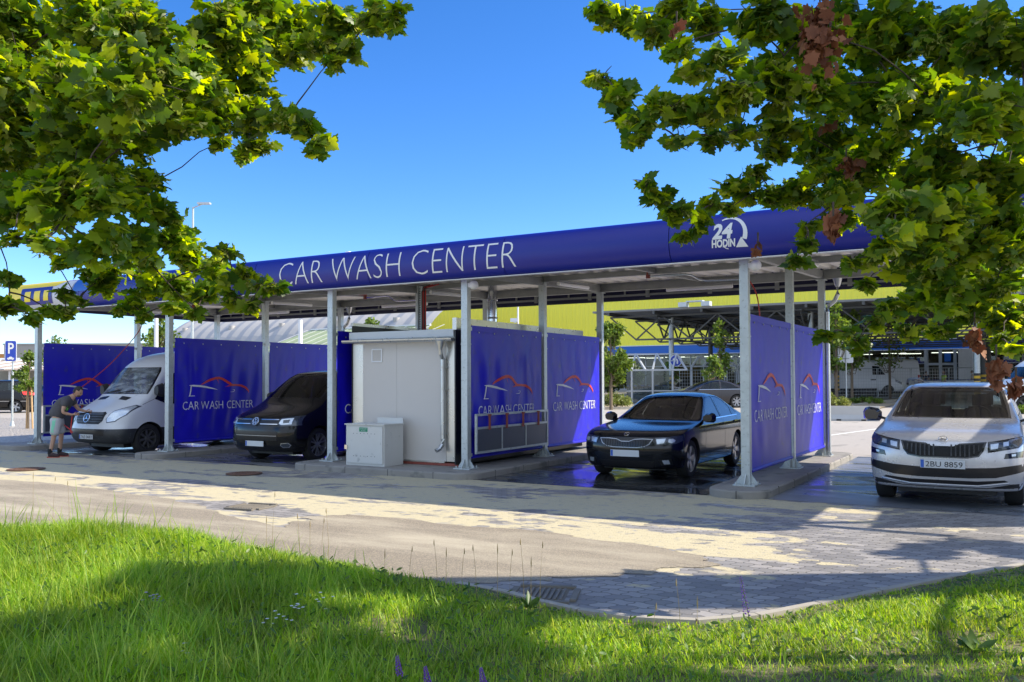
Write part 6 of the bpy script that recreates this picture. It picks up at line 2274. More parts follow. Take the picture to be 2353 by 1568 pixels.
# signs
sign_b = pm('sign_blue', (0.02, 0.06, 0.42), 0.4, var=0.04)
sign_back = pm('sign_back_grey', (0.55, 0.57, 0.58), 0.4, 0.3, var=0.05)
def text_obj(s_, c, xx, up, size, mat, parent, xs=1.0, off=0.0):
    """lettering centred at c on the plane spanned by xx and up"""
    vs, fs = text_geo(s_, size, 1.0, 0.0, off)
    w = max(v.x for v in vs)
    h = max(v.y for v in vs)
    mb = MB()
    mb.add([c + xx * (v.x - w / 2) * xs + up * (v.y - h / 2) for v in vs], fs)
    return mb.build('lettering', mat, parent)
p = at(28, 981, 0)
ps = thing('parking_sign', 'blue parking sign with white P and a small car on a tall grey pole', 'sign', (p.x, p.y, 0))
mb = MB()
mb.tube([(p.x, p.y, 0), (p.x, p.y, 2.9)], 0.035, 10)
mb.tube([(p.x, p.y, 0.03), (p.x, p.y, 0.2)], [0.09, 0.05], 10)
mb.build('pole', galv, ps, smooth=True)
Dp = (p - EYEP).dot(fwd)
xx, up_ = Vector((math.cos(YAW + 0.25), math.sin(YAW + 0.25), 0)), Vector((0, 0, 1))
nrm = Vector((xx.y, -xx.x, 0))
sc_ = atD(25, 807, Dp)
sc_ = Vector((p.x, p.y, sc_.z)) - xx * 0.06 + nrm * 0.05
def rect(c, w, h, t, mat, name, par, fwd_=0.0, r=0.0):
    mb = MB()
    pts = []
    if r:
        for cx, cy, a0 in ((w / 2 - r, -h / 2 + r, -90), (w / 2 - r, h / 2 - r, 0), (-w / 2 + r, h / 2 - r, 90), (-w / 2 + r, -h / 2 + r, 180)):
            for k in range(5):
                a = R(a0 + 22.5 * k)
                pts.append((cx + r * math.cos(a), cy + r * math.sin(a)))
    else:
        pts = [(-w / 2, -h / 2), (w / 2, -h / 2), (w / 2, h / 2), (-w / 2, h / 2)]
    q = [c + nrm * (fwd_ + t) + xx * a + up_ * b_ for a, b_ in pts]
    mb.prism(q, -nrm * t)
    return mb.build(name, mat, par)
pl = rect(sc_, 0.40, 0.80, 0.02, white_p, 'sign_plate', ps, r=0.06)
rect(sc_, 0.36, 0.76, 0.004, sign_b, 'sign_face', pl, 0.02, r=0.05)
text_obj('P', sc_ + up_ * 0.11 + nrm * 0.03, xx, up_, 0.56, white_v, pl, 0.75, 0.012)
cpts = [(-0.17, -0.05), (-0.15, -0.08), (0.15, -0.08), (0.17, -0.04), (0.15, 0.0), (0.09, 0.015), (0.05, 0.06), (-0.05, 0.06), (-0.09, 0.015), (-0.15, 0.0)]
mb = MB()
cc = sc_ - up_ * 0.26 + nrm * 0.026
cpts = [(a * .72, b_ * .72) for a, b_ in cpts]
mb.prism([cc + xx * a + up_ * b_ for a, b_ in cpts], nrm * 0.004)
for s_ in (-0.09, 0.09):
    mb.prism([cc + xx * (s_ * .72 + 0.025 * math.cos(a)) + up_ * (-0.058 + 0.025 * math.sin(a)) for a in [2 * PI * k / 10 for k in range(10)]], nrm * 0.004)
mb.build('car_symbol', white_v, pl)
# blank-backed sign
p = sp(1945, 46, 0)
bs = thing('road_sign', 'back of a blank pale square sign on a thin pole beside the young trees', 'sign', p)
mb = MB().tube([p, p + Vector((0, 0, 2.95))], 0.035, 8)
mb.build('pole', galv, bs)
xx = Vector((math.cos(YAW + 0.1), math.sin(YAW + 0.1), 0))
nrm = Vector((xx.y, -xx.x, 0))
zc = atD(1945, 811, 46).z
pl = rect(Vector((p.x, p.y, zc)), 0.85, 0.85 * 1.25, 0.02, sign_back, 'sign_plate', bs, -0.06, r=0.08)
mb = MB()
for z_ in (-0.3, 0.3):
    mb.b2(p.x - 0.18, p.x + 0.18, p.y - 0.09, p.y - 0.04, zc + z_ - 0.02, zc + z_ + 0.02)
mb.build('clamp', galv_d, bs)
# round blue arrow sign on the truss column
c = atD(1553, 829, 52.4)
rs = thing('road_sign', 'round blue sign with a white arrow bending left, fixed to the first truss column', 'sign', c)
xx = Vector((math.cos(YAW), math.sin(YAW), 0))
nrm = Vector((xx.y, -xx.x, 0))
def disc(rad, t, f0, mat, name, par):
    mb = MB()
    mb.prism([c + nrm * (f0 + t) + xx * (rad * math.cos(a)) + up_ * (rad * math.sin(a)) for a in [2 * PI * k / 28 for k in range(28)]], -nrm * t)
    return mb.build(name, mat, par)
d0_ = disc(0.36, 0.02, 0.0, white_p, 'sign_plate', rs)
disc(0.33, 0.004, 0.02, sign_b, 'sign_face', d0_)
vs, fs = strip([(0.08, -0.2, 0.09), (0.09, -0.02, 0.09), (0.05, 0.07, 0.09), (-0.04, 0.09, 0.09)])
n0 = len(vs)
vs += [Vector((-0.04, 0.20, 0)), Vector((-0.22, 0.08, 0)), Vector((-0.04, -0.03, 0))]
fs += [(n0, n0 + 1, n0 + 2)]
mb = MB()
mb.add([c + nrm * 0.028 + xx * v.x + up_ * v.y for v in vs], fs)
mb.build('arrow_mark', white_v, d0_)
MB().beam(c - xx * 0.5 - up_ * 0.02, c, 0.05, 0.05).build('bracket', galv, rs)

# blue entrance panels and sign near the store doors at the right
ent = thing('entrance_portal', 'grey framed store entrance with blue panel above the doors, behind the fence', 'entrance', atY(2160, 880, SF - 2))
xa, xb = atY(2128, 850, SF - 2).x, atY(2195, 850, SF - 2).x
mb = MB()
for x in (xa, (xa + xb) / 2, xb):
    mb.b2(x - 0.12, x + 0.12, SF - 2.1, SF - 1.9, zs, 4.0)
mb.b2(xa, xb, SF - 2.08, SF - 1.92, 2.75, 2.95)
mb.build('door_frame', mull_m, ent)
MB().b2((xa + xb) / 2 + 0.3, xb - 0.3, SF - 2.05, SF - 1.98, 3.05, 3.75).build('panel', blu_b, ent)
MB().b2((xa + xb) / 2 + 0.2, xb - 0.2, SF - 2.0, SF - 1.95, zs, 2.7).build('doorway', black_m, ent)
ww_ = thing('white_pillar_wall', 'plain white wall pier right of the store entrance', 'wall', atY(2215, 850, SF - 2))
x0, x1 = atY(2203, 850, SF - 2.5).x, atY(2235, 850, SF - 2.5).x
MB().b2(x0, x1, SF - 2.6, SF - 1.4, zs, 4.05).build('wall', pm('white_render', (0.66, 0.66, 0.66), 0.7), ww_)

# left: curved-roof market hall
wh_r = pm('pale_roof_panel', (0.40, 0.39, 0.38), 0.5, var=0.05)
grn_g = pm('greenhouse_sheet', (0.36, 0.42, 0.22), 0.35, var=0.35, scale=0.7)
hall = thing('market_hall', 'market hall with curved pale ribbed canopy and sloping greenhouse glass, behind the banners', 'building', atY(600, 880, 66))
HY = 60.0
def hx(px, Y=HY):
    return atY(px, 800, Y).x
hx0, hx1 = hx(432, 66), hx(800, 66)
n = 14
arcp = []
for k in range(n + 1):
    a = R(4 + 86 * k / n)
    arcp.append((HY + 16 * math.cos(a) * -1 + 16, 1.9 + 6.0 * math.sin(a)))
# cross-section in X: curls down at the left end
mb = MB()
ribs = []
NX = 44
for i in range(NX + 1):
    x = hx0 + (hx1 + 12 - hx0) * i / NX
    ribs.append([mb.bm.verts.new((x, HY + 2 + 10 * math.cos(R(175 - 90 * k / n)) + 10, 4.4 + 5.4 * math.sin(R(90 * k / n)) + (0.12 if i % 2 else 0))) for k in range(n + 1)])
for i in range(NX):
    for k in range(n):
        mb.bm.faces.new([ribs[i][k], ribs[i + 1][k], ribs[i + 1][k + 1], ribs[i][k + 1]])
mb.build('curved_roof', wh_r, hall, smooth=True, angle=8)
mb = MB()
i = 0
x = hx0 + 0.8
while x < hx1 + 10:
    pts = [(x, HY + 2.1 + 10 * math.cos(R(175 - 90 * k / 6)) + 10, 4.3 + 5.4 * math.sin(R(90 * k / 6))) for k in range(7)]
    mb.tube(pts, 0.05, 5)
    x += 2.2
mb.build('rib', mull_m, hall)
for k in range(5):
    x = hx0 + 2.0 + k * 7.3
    MB().tube([(x, HY + 4, 0.4), (x, HY + 4, 7.5)], 0.32, 14).build('column', wh_r, hall, smooth=True)
gx0_ = hx(560, 56)
mb = MB()
v = [(gx0_, 56, 3.9), (hx1 + 14, 56, 3.9), (hx1 + 14, 60.5, 6.4), (gx0_ + 4.0, 60.5, 6.4)]
mb.add(v, [(0, 1, 2, 3)])
mb.add([(gx0_, 56, 0.4), (hx1 + 14, 56, 0.4), (hx1 + 14, 56, 3.8), (gx0_, 56, 3.8)], [(0, 1, 2, 3)])
mb.build('sloping_glass', grn_g, hall)
mb = MB()
k = 0
x = gx0_
while x < hx1 + 13:
    mb.beam((x, 55.96, 3.9), (x + 4.0 * 0.9, 60.45, 6.4), 0.04, 0.04)
    mb.beam((x, 55.94, 0.4), (x, 55.94, 3.9), 0.08, 0.08)
    x += 1.3
mb.beam((gx0_, 55.9, 3.85), (hx1 + 14, 55.9, 3.85), 0.22, 0.16)
mb.beam((gx0_ + 4, 60.5, 6.45), (hx1 + 14, 60.5, 6.45), 0.16, 0.12)
mb.build('glazing_bar', white_p, hall)
MB().b2(gx0_, hx1 + 14, 58.5, 58.8, 0.3, 4.2).build('plant_shelf', pm('nursery_plants', (0.16, 0.20, 0.06), 0.9, var=0.8, scale=1.2), hall)
# tall white poles
for px, dep, top, lab in ((358, 50, 600, 'tall white pole behind the roof of the white van'), (690, 40, 735, 'short white pole between hall and canopy right of the middle post')):
    b_ = sp(px, dep, 0)
    t_ = atD(px, top, dep)
    r = thing('pole', lab, 'pole', b_, 0)
    MB().tube([b_, Vector((b_.x, b_.y, t_.z))], [0.14, 0.09], 12).build('shaft', white_p, r, smooth=True)
    MB().tube([b_, b_ + Vector((0, 0, 0.25))], 0.2, 12).build('base', galv, r, smooth=True)
# lamp post above the leaves at the left
b_ = sp(441, 52, 0)
hd_ = atD(441, 470, 52)
lp = thing('street_lamp', 'street lamp whose flat head shows above the fascia beside the left leaves', 'street lamp', b_)
mb = MB().tube([b_, Vector((b_.x, b_.y, hd_.z - 0.1))], [0.1, 0.06], 10)
mb.build('pole', galv, lp, smooth=True)
hx_ = atD(469, 468, 52)
MB().tube([Vector((b_.x, b_.y, hd_.z - 0.15)), hx_], 0.04, 8).build('arm', galv, lp)
mb = MB()
mb.box((0, 0, 0), (0.75, 0.3, 0.10), mtx=Matrix.Translation(hx_) @ Matrix.Rotation(YAW, 4, 'Z'))
mb.build('lamp_head', paint_steel, lp, bevel=0.03)
# lamp post with camera in front of the yellow wall
b_ = sp(1191, 60, 0)
t_ = atD(1191, 705, 60)
l2 = thing('street_lamp', 'thin white pole with a small floodlight in front of the yellow wall', 'street lamp', b_)
MB().tube([b_, Vector((b_.x, b_.y, t_.z))], [0.09, 0.06], 8).build('pole', white_p, l2)
c = atD(1181, 736, 60)
MB().box((0, 0, 0), (0.5, 0.3, 0.25), mtx=Matrix.Translation(c) @ Matrix.Rotation(YAW, 4, 'Z')).b2(c.x, b_.x, c.y - .03, c.y + .03, c.z - 0.2, c.z - 0.15).build('floodlight', white_p, l2)

# far left: low halls, carport, pylon
ob = thing('orange_hall', 'orange hall far behind the parking sign', 'building', sp(10, 180, 0))
a = sp(-60, 180, 0)
mb = MB()
m = Matrix.Translation(sp(5, 180, 0)) @ Matrix.Rotation(YAW, 4, 'Z')
mb.box((-10, 0, 3.2), (28, 10, 6.4), mtx=m)
mb.build('wall', pm('orange_cladding', (0.62, 0.27, 0.06), 0.6), ob)
mb = MB()
mb.box((-0.3, -5.03, 4), (2.2, 0.05, 3.6), mtx=m)
mb.build('door', pm('amber_door', (0.75, 0.50, 0.08), 0.5), ob)
gb = thing('grey_hall', 'plain grey flat-roofed hall far behind the leftmost post', 'building', sp(80, 170, 0))
m = Matrix.Translation(sp(49, 170, 0)) @ Matrix.Rotation(YAW, 4, 'Z')
mb = MB()
mb.box((14, 0, 3.9), (28, 12, 7.8), mtx=m)
mb.build('wall', pm('grey_hall_wall', (0.30, 0.29, 0.27), 0.7), gb)
MB().box((14, 0, 7.9), (28.3, 12.3, 0.25), mtx=m).build('roof_edge', galv_d, gb)
cpz = thing('carport', 'long white carport roof with slanted stripes behind the black SUV', 'carport', sp(40, 66, 0))
m = Matrix.Translation(sp(-60, 66, 0)) @ Matrix.Rotation(YAW, 4, 'Z')
mb = MB()
mb.prism([(0, -3, 2.3), (8.5, -3, 2.3), (8.5, 3, 3.1), (0, 3, 3.1)], (0, 0, 0.1), mtx=m)
mb.build('roof', pm('carport_roof', (0.45, 0.36, 0.28), 0.6, var=0.1), cpz)
mb = MB()
for k in range(6):
    x = -1.4 + 1.7 * k
    mb.prism([(max(0, x), -3.05, 2.42), (max(0.02, x) + 0.35, -3.05, 2.42), (x + 1.35 + 0.45, 3.0, 3.22), (x + 1.35, 3.0, 3.22)], (0, 0, 0.05), mtx=m)
mb.prism([(0, 2.8, 3.22), (8.5, 2.8, 3.22), (8.5, 3.05, 3.26), (0, 3.05, 3.26)], (0, 0, 0.14), mtx=m)
mb.build('rafter', white_p, cpz)
mb = MB()
for x in (0.3, 4.2, 8.2):
    mb.box((x, -2.6, 1.15), (0.12, 0.12, 2.3), mtx=m)
mb.build('post', white_p, cpz)
MB().box((4.2, 2.9, 1.2), (8.4, 0.2, 2.4), mtx=m).build('back_wall', pm('carport_wall', (0.36, 0.35, 0.28), 0.7), cpz)
b_ = sp(121, 300, 0)
tp_ = atD(121, 772, 300).z
py_ = thing('power_pylon', 'distant lattice power pylon above the grey hall', 'pylon', b_)
mb = MB()
xd = rgt0
for s_ in (-1, 1):
    mb.beam(b_ + xd * 2.2 * s_, Vector((b_.x, b_.y, tp_)) + xd * 0.3 * s_, 0.22, 0.22)
hh = tp_ - b_.z
for k in range(9):
    t0, t1 = k / 9, (k + 1) / 9
    w0, w1 = 2.2 - 1.9 * t0, 2.2 - 1.9 * t1
    mb.beam(b_ - xd * w0 + Vector((0, 0, hh * t0)), b_ + xd * w1 + Vector((0, 0, hh * t1)), 0.12, 0.12)
    mb.beam(b_ + xd * w0 + Vector((0, 0, hh * t0)), b_ - xd * w1 + Vector((0, 0, hh * t1)), 0.12, 0.12)
mb.build('lattice', galv_d, py_)
mb = MB()
for t_, w_ in ((0.70, 3.0), (0.84, 2.6)):
    mb.beam(b_ - xd * w_ + Vector((0, 0, hh * t_)), b_ + xd * w_ + Vector((0, 0, hh * t_)), 0.25, 0.2)
mb.build('cross_arm', galv_d, py_)
# distant tree belt at the left and behind
def far_belt(px0, px1, dep, h, n, seed, name, label):
    cl = []
    rr = random.Random(seed)
    for k in range(n):
        px = px0 + (px1 - px0) * rr.random()
        p = sp(px, dep * rr.uniform(0.95, 1.1), h * rr.uniform(0.2, 0.85))
        cl.append((p.x, p.y, p.z, h * rr.uniform(0.18, 0.34)))
    V, _ = leaf_cloud(cl, n * 420, h * 0.075, seed)
    o = np_mesh(name, V, 4, leaf_far, loc=sp((px0 + px1) / 2, dep, 0))
    tag(o, label, 'trees', kind='stuff')
leaf_far = leafm('distant_leaves', (0.05, 0.085, 0.03), (0.075, 0.11, 0.035), (0.11, 0.14, 0.045), 0.2)
far_belt(-80, 100, 190, 6.2, 60, 31, 'tree_belt', 'far belt of green trees behind the parking sign')
far_belt(1330, 1460, 72, 3.0, 30, 33, 'hedge', 'dark green hedge behind the round tree')

# ------------------------------------------------------------------ tall advertising pylon out of frame to the right: its shadow bands the paving
pc = camxz(9.4, 7.35)
tot = thing('advertising_pylon', 'tall slim advertising pylon to the right whose shadow crosses the paving', 'pylon', pc)
m = Matrix.Translation(pc) @ Matrix.Rotation(math.atan2(SY, SX) + PI / 2, 4, 'Z')
MB().box((0, 0, 5.1), (1.12, 0.35, 9.4), mtx=m).build('panel', blu_b, tot, bevel=0.02)
MB().box((0, 0, 0.2), (1.3, 0.6, 0.4), mtx=m).build('base', conc_w, tot)

# ------------------------------------------------------------------ people
skin_m = pm('skin', (0.42, 0.25, 0.17), 0.55, var=0.06, scale=20)
def skinned(name, pts, edges, rad, mat, parent, sub=2, root=0, world=False):
    me = bpy.data.meshes.new(name)
    me.from_pydata([Vector(p) for p in pts], edges, [])
    o = bpy.data.objects.new(name, me)
    COL.objects.link(o)
    md = o.modifiers.new('skin', 'SKIN')
    md.use_smooth_shade = True
    for i, r in enumerate(rad):
        sv = me.skin_vertices[0].data[i]
        sv.radius = r if isinstance(r, tuple) else (r, r)
        sv.use_root = (i == root)
    s2 = o.modifiers.new('sub', 'SUBSURF')
    s2.levels = sub
    dg = bpy.context.evaluated_depsgraph_get()
    m2 = bpy.data.meshes.new_from_object(o.evaluated_get(dg))
    bpy.data.objects.remove(o)
    m2.materials.clear()
    m2.materials.append(mat)
    m2.shade_smooth()
    o2 = bpy.data.objects.new(name, m2)
    COL.objects.link(o2)
    o2.parent = parent
    return o2
def head_geo(mb, c, pitch, yaw=0.0, s=1.0):
    """head with brow, nose, chin and ears; faces +x"""
    m = Matrix.Translation(c) @ Matrix.Rotation(yaw, 4, 'Z') @ Matrix.Rotation(pitch, 4, 'Y')
    g = bmesh.ops.create_icosphere(mb.bm, subdivisions=4, radius=1)
    for v in g['verts']:
        x, y, z = v.co
        k = 1.0
        px, py, pz = x * 0.098, y * 0.076, z * 0.122
        if z < 0:
            py *= 1 - 0.28 * (-z)
            px = px * (1 - 0.12 * (-z)) + 0.012 * (-z)
        def bumpf(cx, cy, cz, r, a):
            d = (x - cx) ** 2 + (y - cy) ** 2 + (z - cz) ** 2
            return a * math.exp(-d / (r * r))
        px += bumpf(0.98, 0, -0.12, 0.17, 0.026) + bumpf(0.93, 0, 0.22, 0.3, 0.006) + bumpf(0.75, 0, -0.62, 0.22, 0.010) + bumpf(0.86, 0, -0.42, 0.16, 0.006)
        for sd in (-1, 1):
            px -= bumpf(0.9, sd * 0.38, 0.05, 0.18, 0.010)
            py += sd * bumpf(0.05, sd * 0.98, -0.05, 0.17, 0.016)
        v.co = m @ (Vector((px, py, pz)) * s)
    return m
def hand(pts_w, d, side_v, parent, mat, grip=1.0, s=1.0):
    """palm and five curled fingers rooted at the wrist; d = hand direction, side_v = towards the little finger"""
    d = d.normalized()
    side_v = (side_v - d * side_v.dot(d)).normalized()
    nrm_ = d.cross(side_v)
    w = Vector(pts_w)
    pts, ed, rad = [w, w + d * 0.045 * s, w + d * 0.085 * s], [(0, 1), (1, 2)], [(0.024 * s, 0.02 * s), (0.034 * s, 0.018 * s), (0.036 * s, 0.016 * s)]
    for k, (o_, L_) in enumerate(((-0.030, 0.072), (-0.010, 0.080), (0.011, 0.074), (0.030, 0.058))):
        b0 = w + d * 0.088 * s + side_v * o_ * s
        a1 = 0.7 * grip
        q1 = b0 + (d * math.cos(a1 * 0.6) + nrm_ * math.sin(a1 * 0.6)) * L_ * 0.45 * s
        q2 = q1 + (d * math.cos(a1 * 1.8) + nrm_ * math.sin(a1 * 1.8)) * L_ * 0.32 * s
        q3 = q2 + (d * math.cos(a1 * 2.8) + nrm_ * math.sin(a1 * 2.8)) * L_ * 0.25 * s
        i0 = len(pts)
        pts += [b0, q1, q2, q3]
        ed += [(2, i0), (i0, i0 + 1), (i0 + 1, i0 + 2), (i0 + 2, i0 + 3)]
        rad += [0.0095 * s, 0.009 * s, 0.0082 * s, 0.007 * s]
    i0 = len(pts)
    t0 = w + d * 0.035 * s - side_v * 0.030 * s
    t1 = t0 + (d * 0.6 - side_v * 0.5 + nrm_ * 0.4).normalized() * 0.036 * s
    t2 = t1 + (d * 0.8 + nrm_ * 0.6).normalized() * 0.03 * s
    pts += [t0, t1, t2]
    ed += [(1, i0), (i0, i0 + 1), (i0 + 1, i0 + 2)]
    rad += [0.012 * s, 0.010 * s, 0.008 * s]
    return pts, ed, rad
def merge_sk(A, B, link):
    """append skeleton B to A joined by an edge from A vertex `link` to B vertex 0"""
    n = len(A[0])
    A[0].extend(B[0])
    A[1].extend([(a + n, b + n) for a, b in B[1]])
    A[1].append((link, n))
    A[2].extend(B[2])
pb = PB
person = thing('person', 'man in dark t-shirt and grey shorts bending to wash the white van', 'person', (pb.x, pb.y, 0.004), PR)
P = [(-0.02, 0, 0.90), (0.02, 0, 1.02), (0.13, 0, 1.20), (0.25, 0, 1.31), (0.33, 0.0, 1.37), (0.37, 0.0, 1.42),
     (0.0, 0.10, 0.86), (0.06, 0.115, 0.50), (0.02, 0.13, 0.10), (0.13, 0.14, 0.045),
     (0.0, -0.10, 0.86), (-0.03, -0.12, 0.48), (-0.10, -0.14, 0.10), (0.01, -0.15, 0.045),
     (0.25, 0.185, 1.29), (0.40, 0.20, 1.06), (0.56, 0.10, 1.03),
     (0.22, -0.19, 1.27), (0.18, -0.25, 1.01), (0.36, -0.19, 0.96)]
E = [(0, 1), (1, 2), (2, 3), (3, 4), (4, 5), (0, 6), (6, 7), (7, 8), (8, 9), (0, 10), (10, 11), (11, 12), (12, 13), (3, 14), (14, 15), (15, 16), (3, 17), (17, 18), (18, 19)]
Rd = [(0.12, 0.14), (0.115, 0.135), (0.12, 0.15), (0.10, 0.15), 0.062, 0.058, 0.092, 0.058, 0.040, 0.036, 0.092, 0.058, 0.040, 0.036, 0.062, 0.042, 0.028, 0.062, 0.042, 0.028]
sk = (list(P), list(E), list(Rd))
h1 = hand(Vector(P[16]) + Vector((0.02, 0, 0)), Vector((1, -0.5, -0.25)), Vector((0, 0.3, -1)), None, skin_m)
merge_sk(sk, h1, 16)
h2 = hand(Vector(P[19]) + Vector((0.02, 0, 0.0)), Vector((1, 0.35, 0.15)), Vector((0, -0.3, -1)), None, skin_m)
merge_sk(sk, h2, 19)
body = skinned('body', sk[0], sk[1], sk[2], skin_m, person)
mb = MB()
mb.bm.from_mesh(body.data)
hm = head_geo(mb, Vector((0.435, -0.01, 1.475)), R(28), R(-12))
mb.bm.normal_update()
body.data.clear_geometry()
mb.bm.to_mesh(body.data)
mb.bm.free()
body.data.shade_smooth()
# face details and hair
mb = MB()
for sd in (-1, 1):
    mb.ball(hm @ Vector((0.083, sd * 0.029, 0.008)), 0.0115, sub=2)
mb.build('eye', pm('eye_dark', (0.03, 0.02, 0.015), 0.2), person, world=False, smooth=True)
hair_m = pm('dark_hair', (0.018, 0.014, 0.012), 0.7, var=0.4, scale=60, bump=0.6, bscale=120)
mb = MB()
g = bmesh.ops.create_icosphere(mb.bm, subdivisions=4, radius=1)
kill = []
for v in g['verts']:
    x, y, z = v.co
    if z < 0.25 and x > -0.15 or z < -0.45 or (x > 0.55 and z < 0.55):
        kill.append(v)
    nn = 1 + 0.05 * noise.noise(v.co * 9)
    v.co = hm @ Vector((x * 0.106 * nn - 0.003, y * 0.084 * nn, z * 0.133 * nn + 0.002))
bmesh.ops.delete(mb.bm, geom=kill, context='VERTS')
mb.build('hair', hair_m, person, world=False, smooth=True)
mb = MB()
mb.ball(hm @ Vector((0.06, 0, -0.075)), 0.042, (1.0, 1.1, 0.75), sub=3)
mb.build('beard', pm('short_beard', (0.06, 0.04, 0.03), 0.8, var=0.3), person, world=False, smooth=True)
# clothes
shirt_m = pm('dark_tshirt', (0.07, 0.07, 0.08), 0.9, var=0.3, scale=9, bump=0.3, bscale=25)
S = [(-0.04, 0, 0.86), (0.0, 0, 1.0), (0.12, 0, 1.19), (0.245, 0, 1.30), (0.31, 0, 1.35), (0.245, 0.19, 1.28), (0.33, 0.20, 1.15), (0.215, -0.195, 1.26), (0.20, -0.235, 1.12)]
skinned('shirt', S, [(0, 1), (1, 2), (2, 3), (3, 4), (3, 5), (5, 6), (3, 7), (7, 8)], [(0.185, 0.19), (0.18, 0.19), (0.165, 0.19), (0.14, 0.185), (0.08, 0.085), 0.095, 0.085, 0.095, 0.085], shirt_m, person)
mb = MB()
vs = [(0.0, -0.02), (0.03, 0.05), (0.0, 0.07), (-0.035, 0.03), (-0.03, -0.05), (0.02, -0.06), (0.045, -0.02)]
prn = pm('green_print', (0.12, 0.42, 0.08), 0.8, var=0.5, scale=40)
mb = MB()
for k in range(6):
    mb.ball((0.235 + 0.02 * math.sin(k * 2.2), -0.15 + 0.008 * math.cos(k), 1.07 + 0.022 * k), 0.019, (1.2, 0.35, 0.9), sub=2)
mb.build('shirt_print', prn, person, world=False)
short_m = pm('grey_shorts', (0.42, 0.43, 0.45), 0.85, var=0.1, scale=9, bump=0.3, bscale=20)
T = [(-0.03, 0, 0.93), (-0.02, 0, 0.84), (0.01, 0.105, 0.74), (0.055, 0.118, 0.50), (0.0, -0.105, 0.74), (-0.02, -0.122, 0.48)]
shorts_o = skinned('shorts', T, [(0, 1), (1, 2), (2, 3), (1, 4), (4, 5)], [(0.15, 0.16), (0.15, 0.165), 0.120, 0.112, 0.120, 0.112], short_m, person)
strp = pm('mint_stripe', (0.10, 0.72, 0.40), 0.7, var=0.05)
_sm = bmesh.new()
_sm.from_mesh(shorts_o.data)
_sb = BVHTree.FromBMesh(_sm)
mb = MB()
for k in (-1, 0, 1):
    pts_ = []
    for z_ in (0.88, 0.82, 0.76, 0.70, 0.64, 0.58, 0.52, 0.47):
        h_ = _sb.ray_cast(Vector((-0.01 - (0.88 - z_) * 0.10 + k * 0.024, -1, z_)), Vector((0, 1, 0)))
        if h_[0] is not None:
            pts_.append(h_[0] + Vector((0, 0.004, 0)))
    if len(pts_) > 2:
        mb.tube(pts_, 0.009, 6)
mb.build('shorts_stripe', strp, person, world=False)
sock_m = pm('black_sock', (0.015, 0.015, 0.015), 0.9)
shoe_m = pm('dark_trainer', (0.04, 0.02, 0.022), 0.7, var=0.4, scale=30)
sole_m = pm('red_sole', (0.40, 0.07, 0.05), 0.6, var=0.2, scale=30)
for ax_, ay in ((0.02, 0.13), (-0.10, -0.14)):
    MB().tube([(ax_, ay, 0.08), (ax_ - 0.002, ay, 0.20)], [0.050, 0.046], 14).build('sock', sock_m, person, world=False, smooth=True)
    sh_ = skinned('shoe', [(ax_ - 0.05, ay, 0.058), (ax_ + 0.03, ay, 0.065), (ax_ + 0.12, ay - 0.01, 0.047), (ax_ + 0.20, ay - 0.02, 0.038)], [(0, 1), (1, 2), (2, 3)], [(0.056, 0.056), (0.06, 0.060), (0.052, 0.044), (0.044, 0.034)], shoe_m, person)
    mb = MB()
    mb.prism([(ax_ - 0.06, ay - 0.028, 0), (ax_ - 0.06, ay + 0.03, 0), (ax_ + 0.05, ay + 0.036, 0), (ax_ + 0.15, ay + 0.022, 0), (ax_ + 0.205, ay - 0.015, 0), (ax_ + 0.17, ay - 0.042, 0), (ax_ + 0.05, ay - 0.038, 0)], (0, 0, 0.026))
    mb.build('sole', sole_m, person, world=False, bevel=0.006)
# wash lance in his hands
pm_ = parent_mw(person)
a = pm_ @ Vector((0.43, -0.15, 0.955))
b_ = pm_ @ Vector((0.66, 0.04, 1.005))
c = pm_ @ Vector((0.92, 0.20, 0.99))
lan = thing('wash_lance', 'black spray lance held across the bonnet corner by the washing man', 'spray lance', a)
MB().tube([a - (b_ - a) * 0.25, a, b_], 0.017, 8).build('grip', dark_pl, lan, smooth=True)
MB().tube([b_, c], 0.009, 8).build('barrel', dark_pl, lan, smooth=True)
MB().tube([c, c + (c - b_).normalized() * 0.06], [0.009, 0.02], 8).build('nozzle', dark_pl, lan, smooth=True)

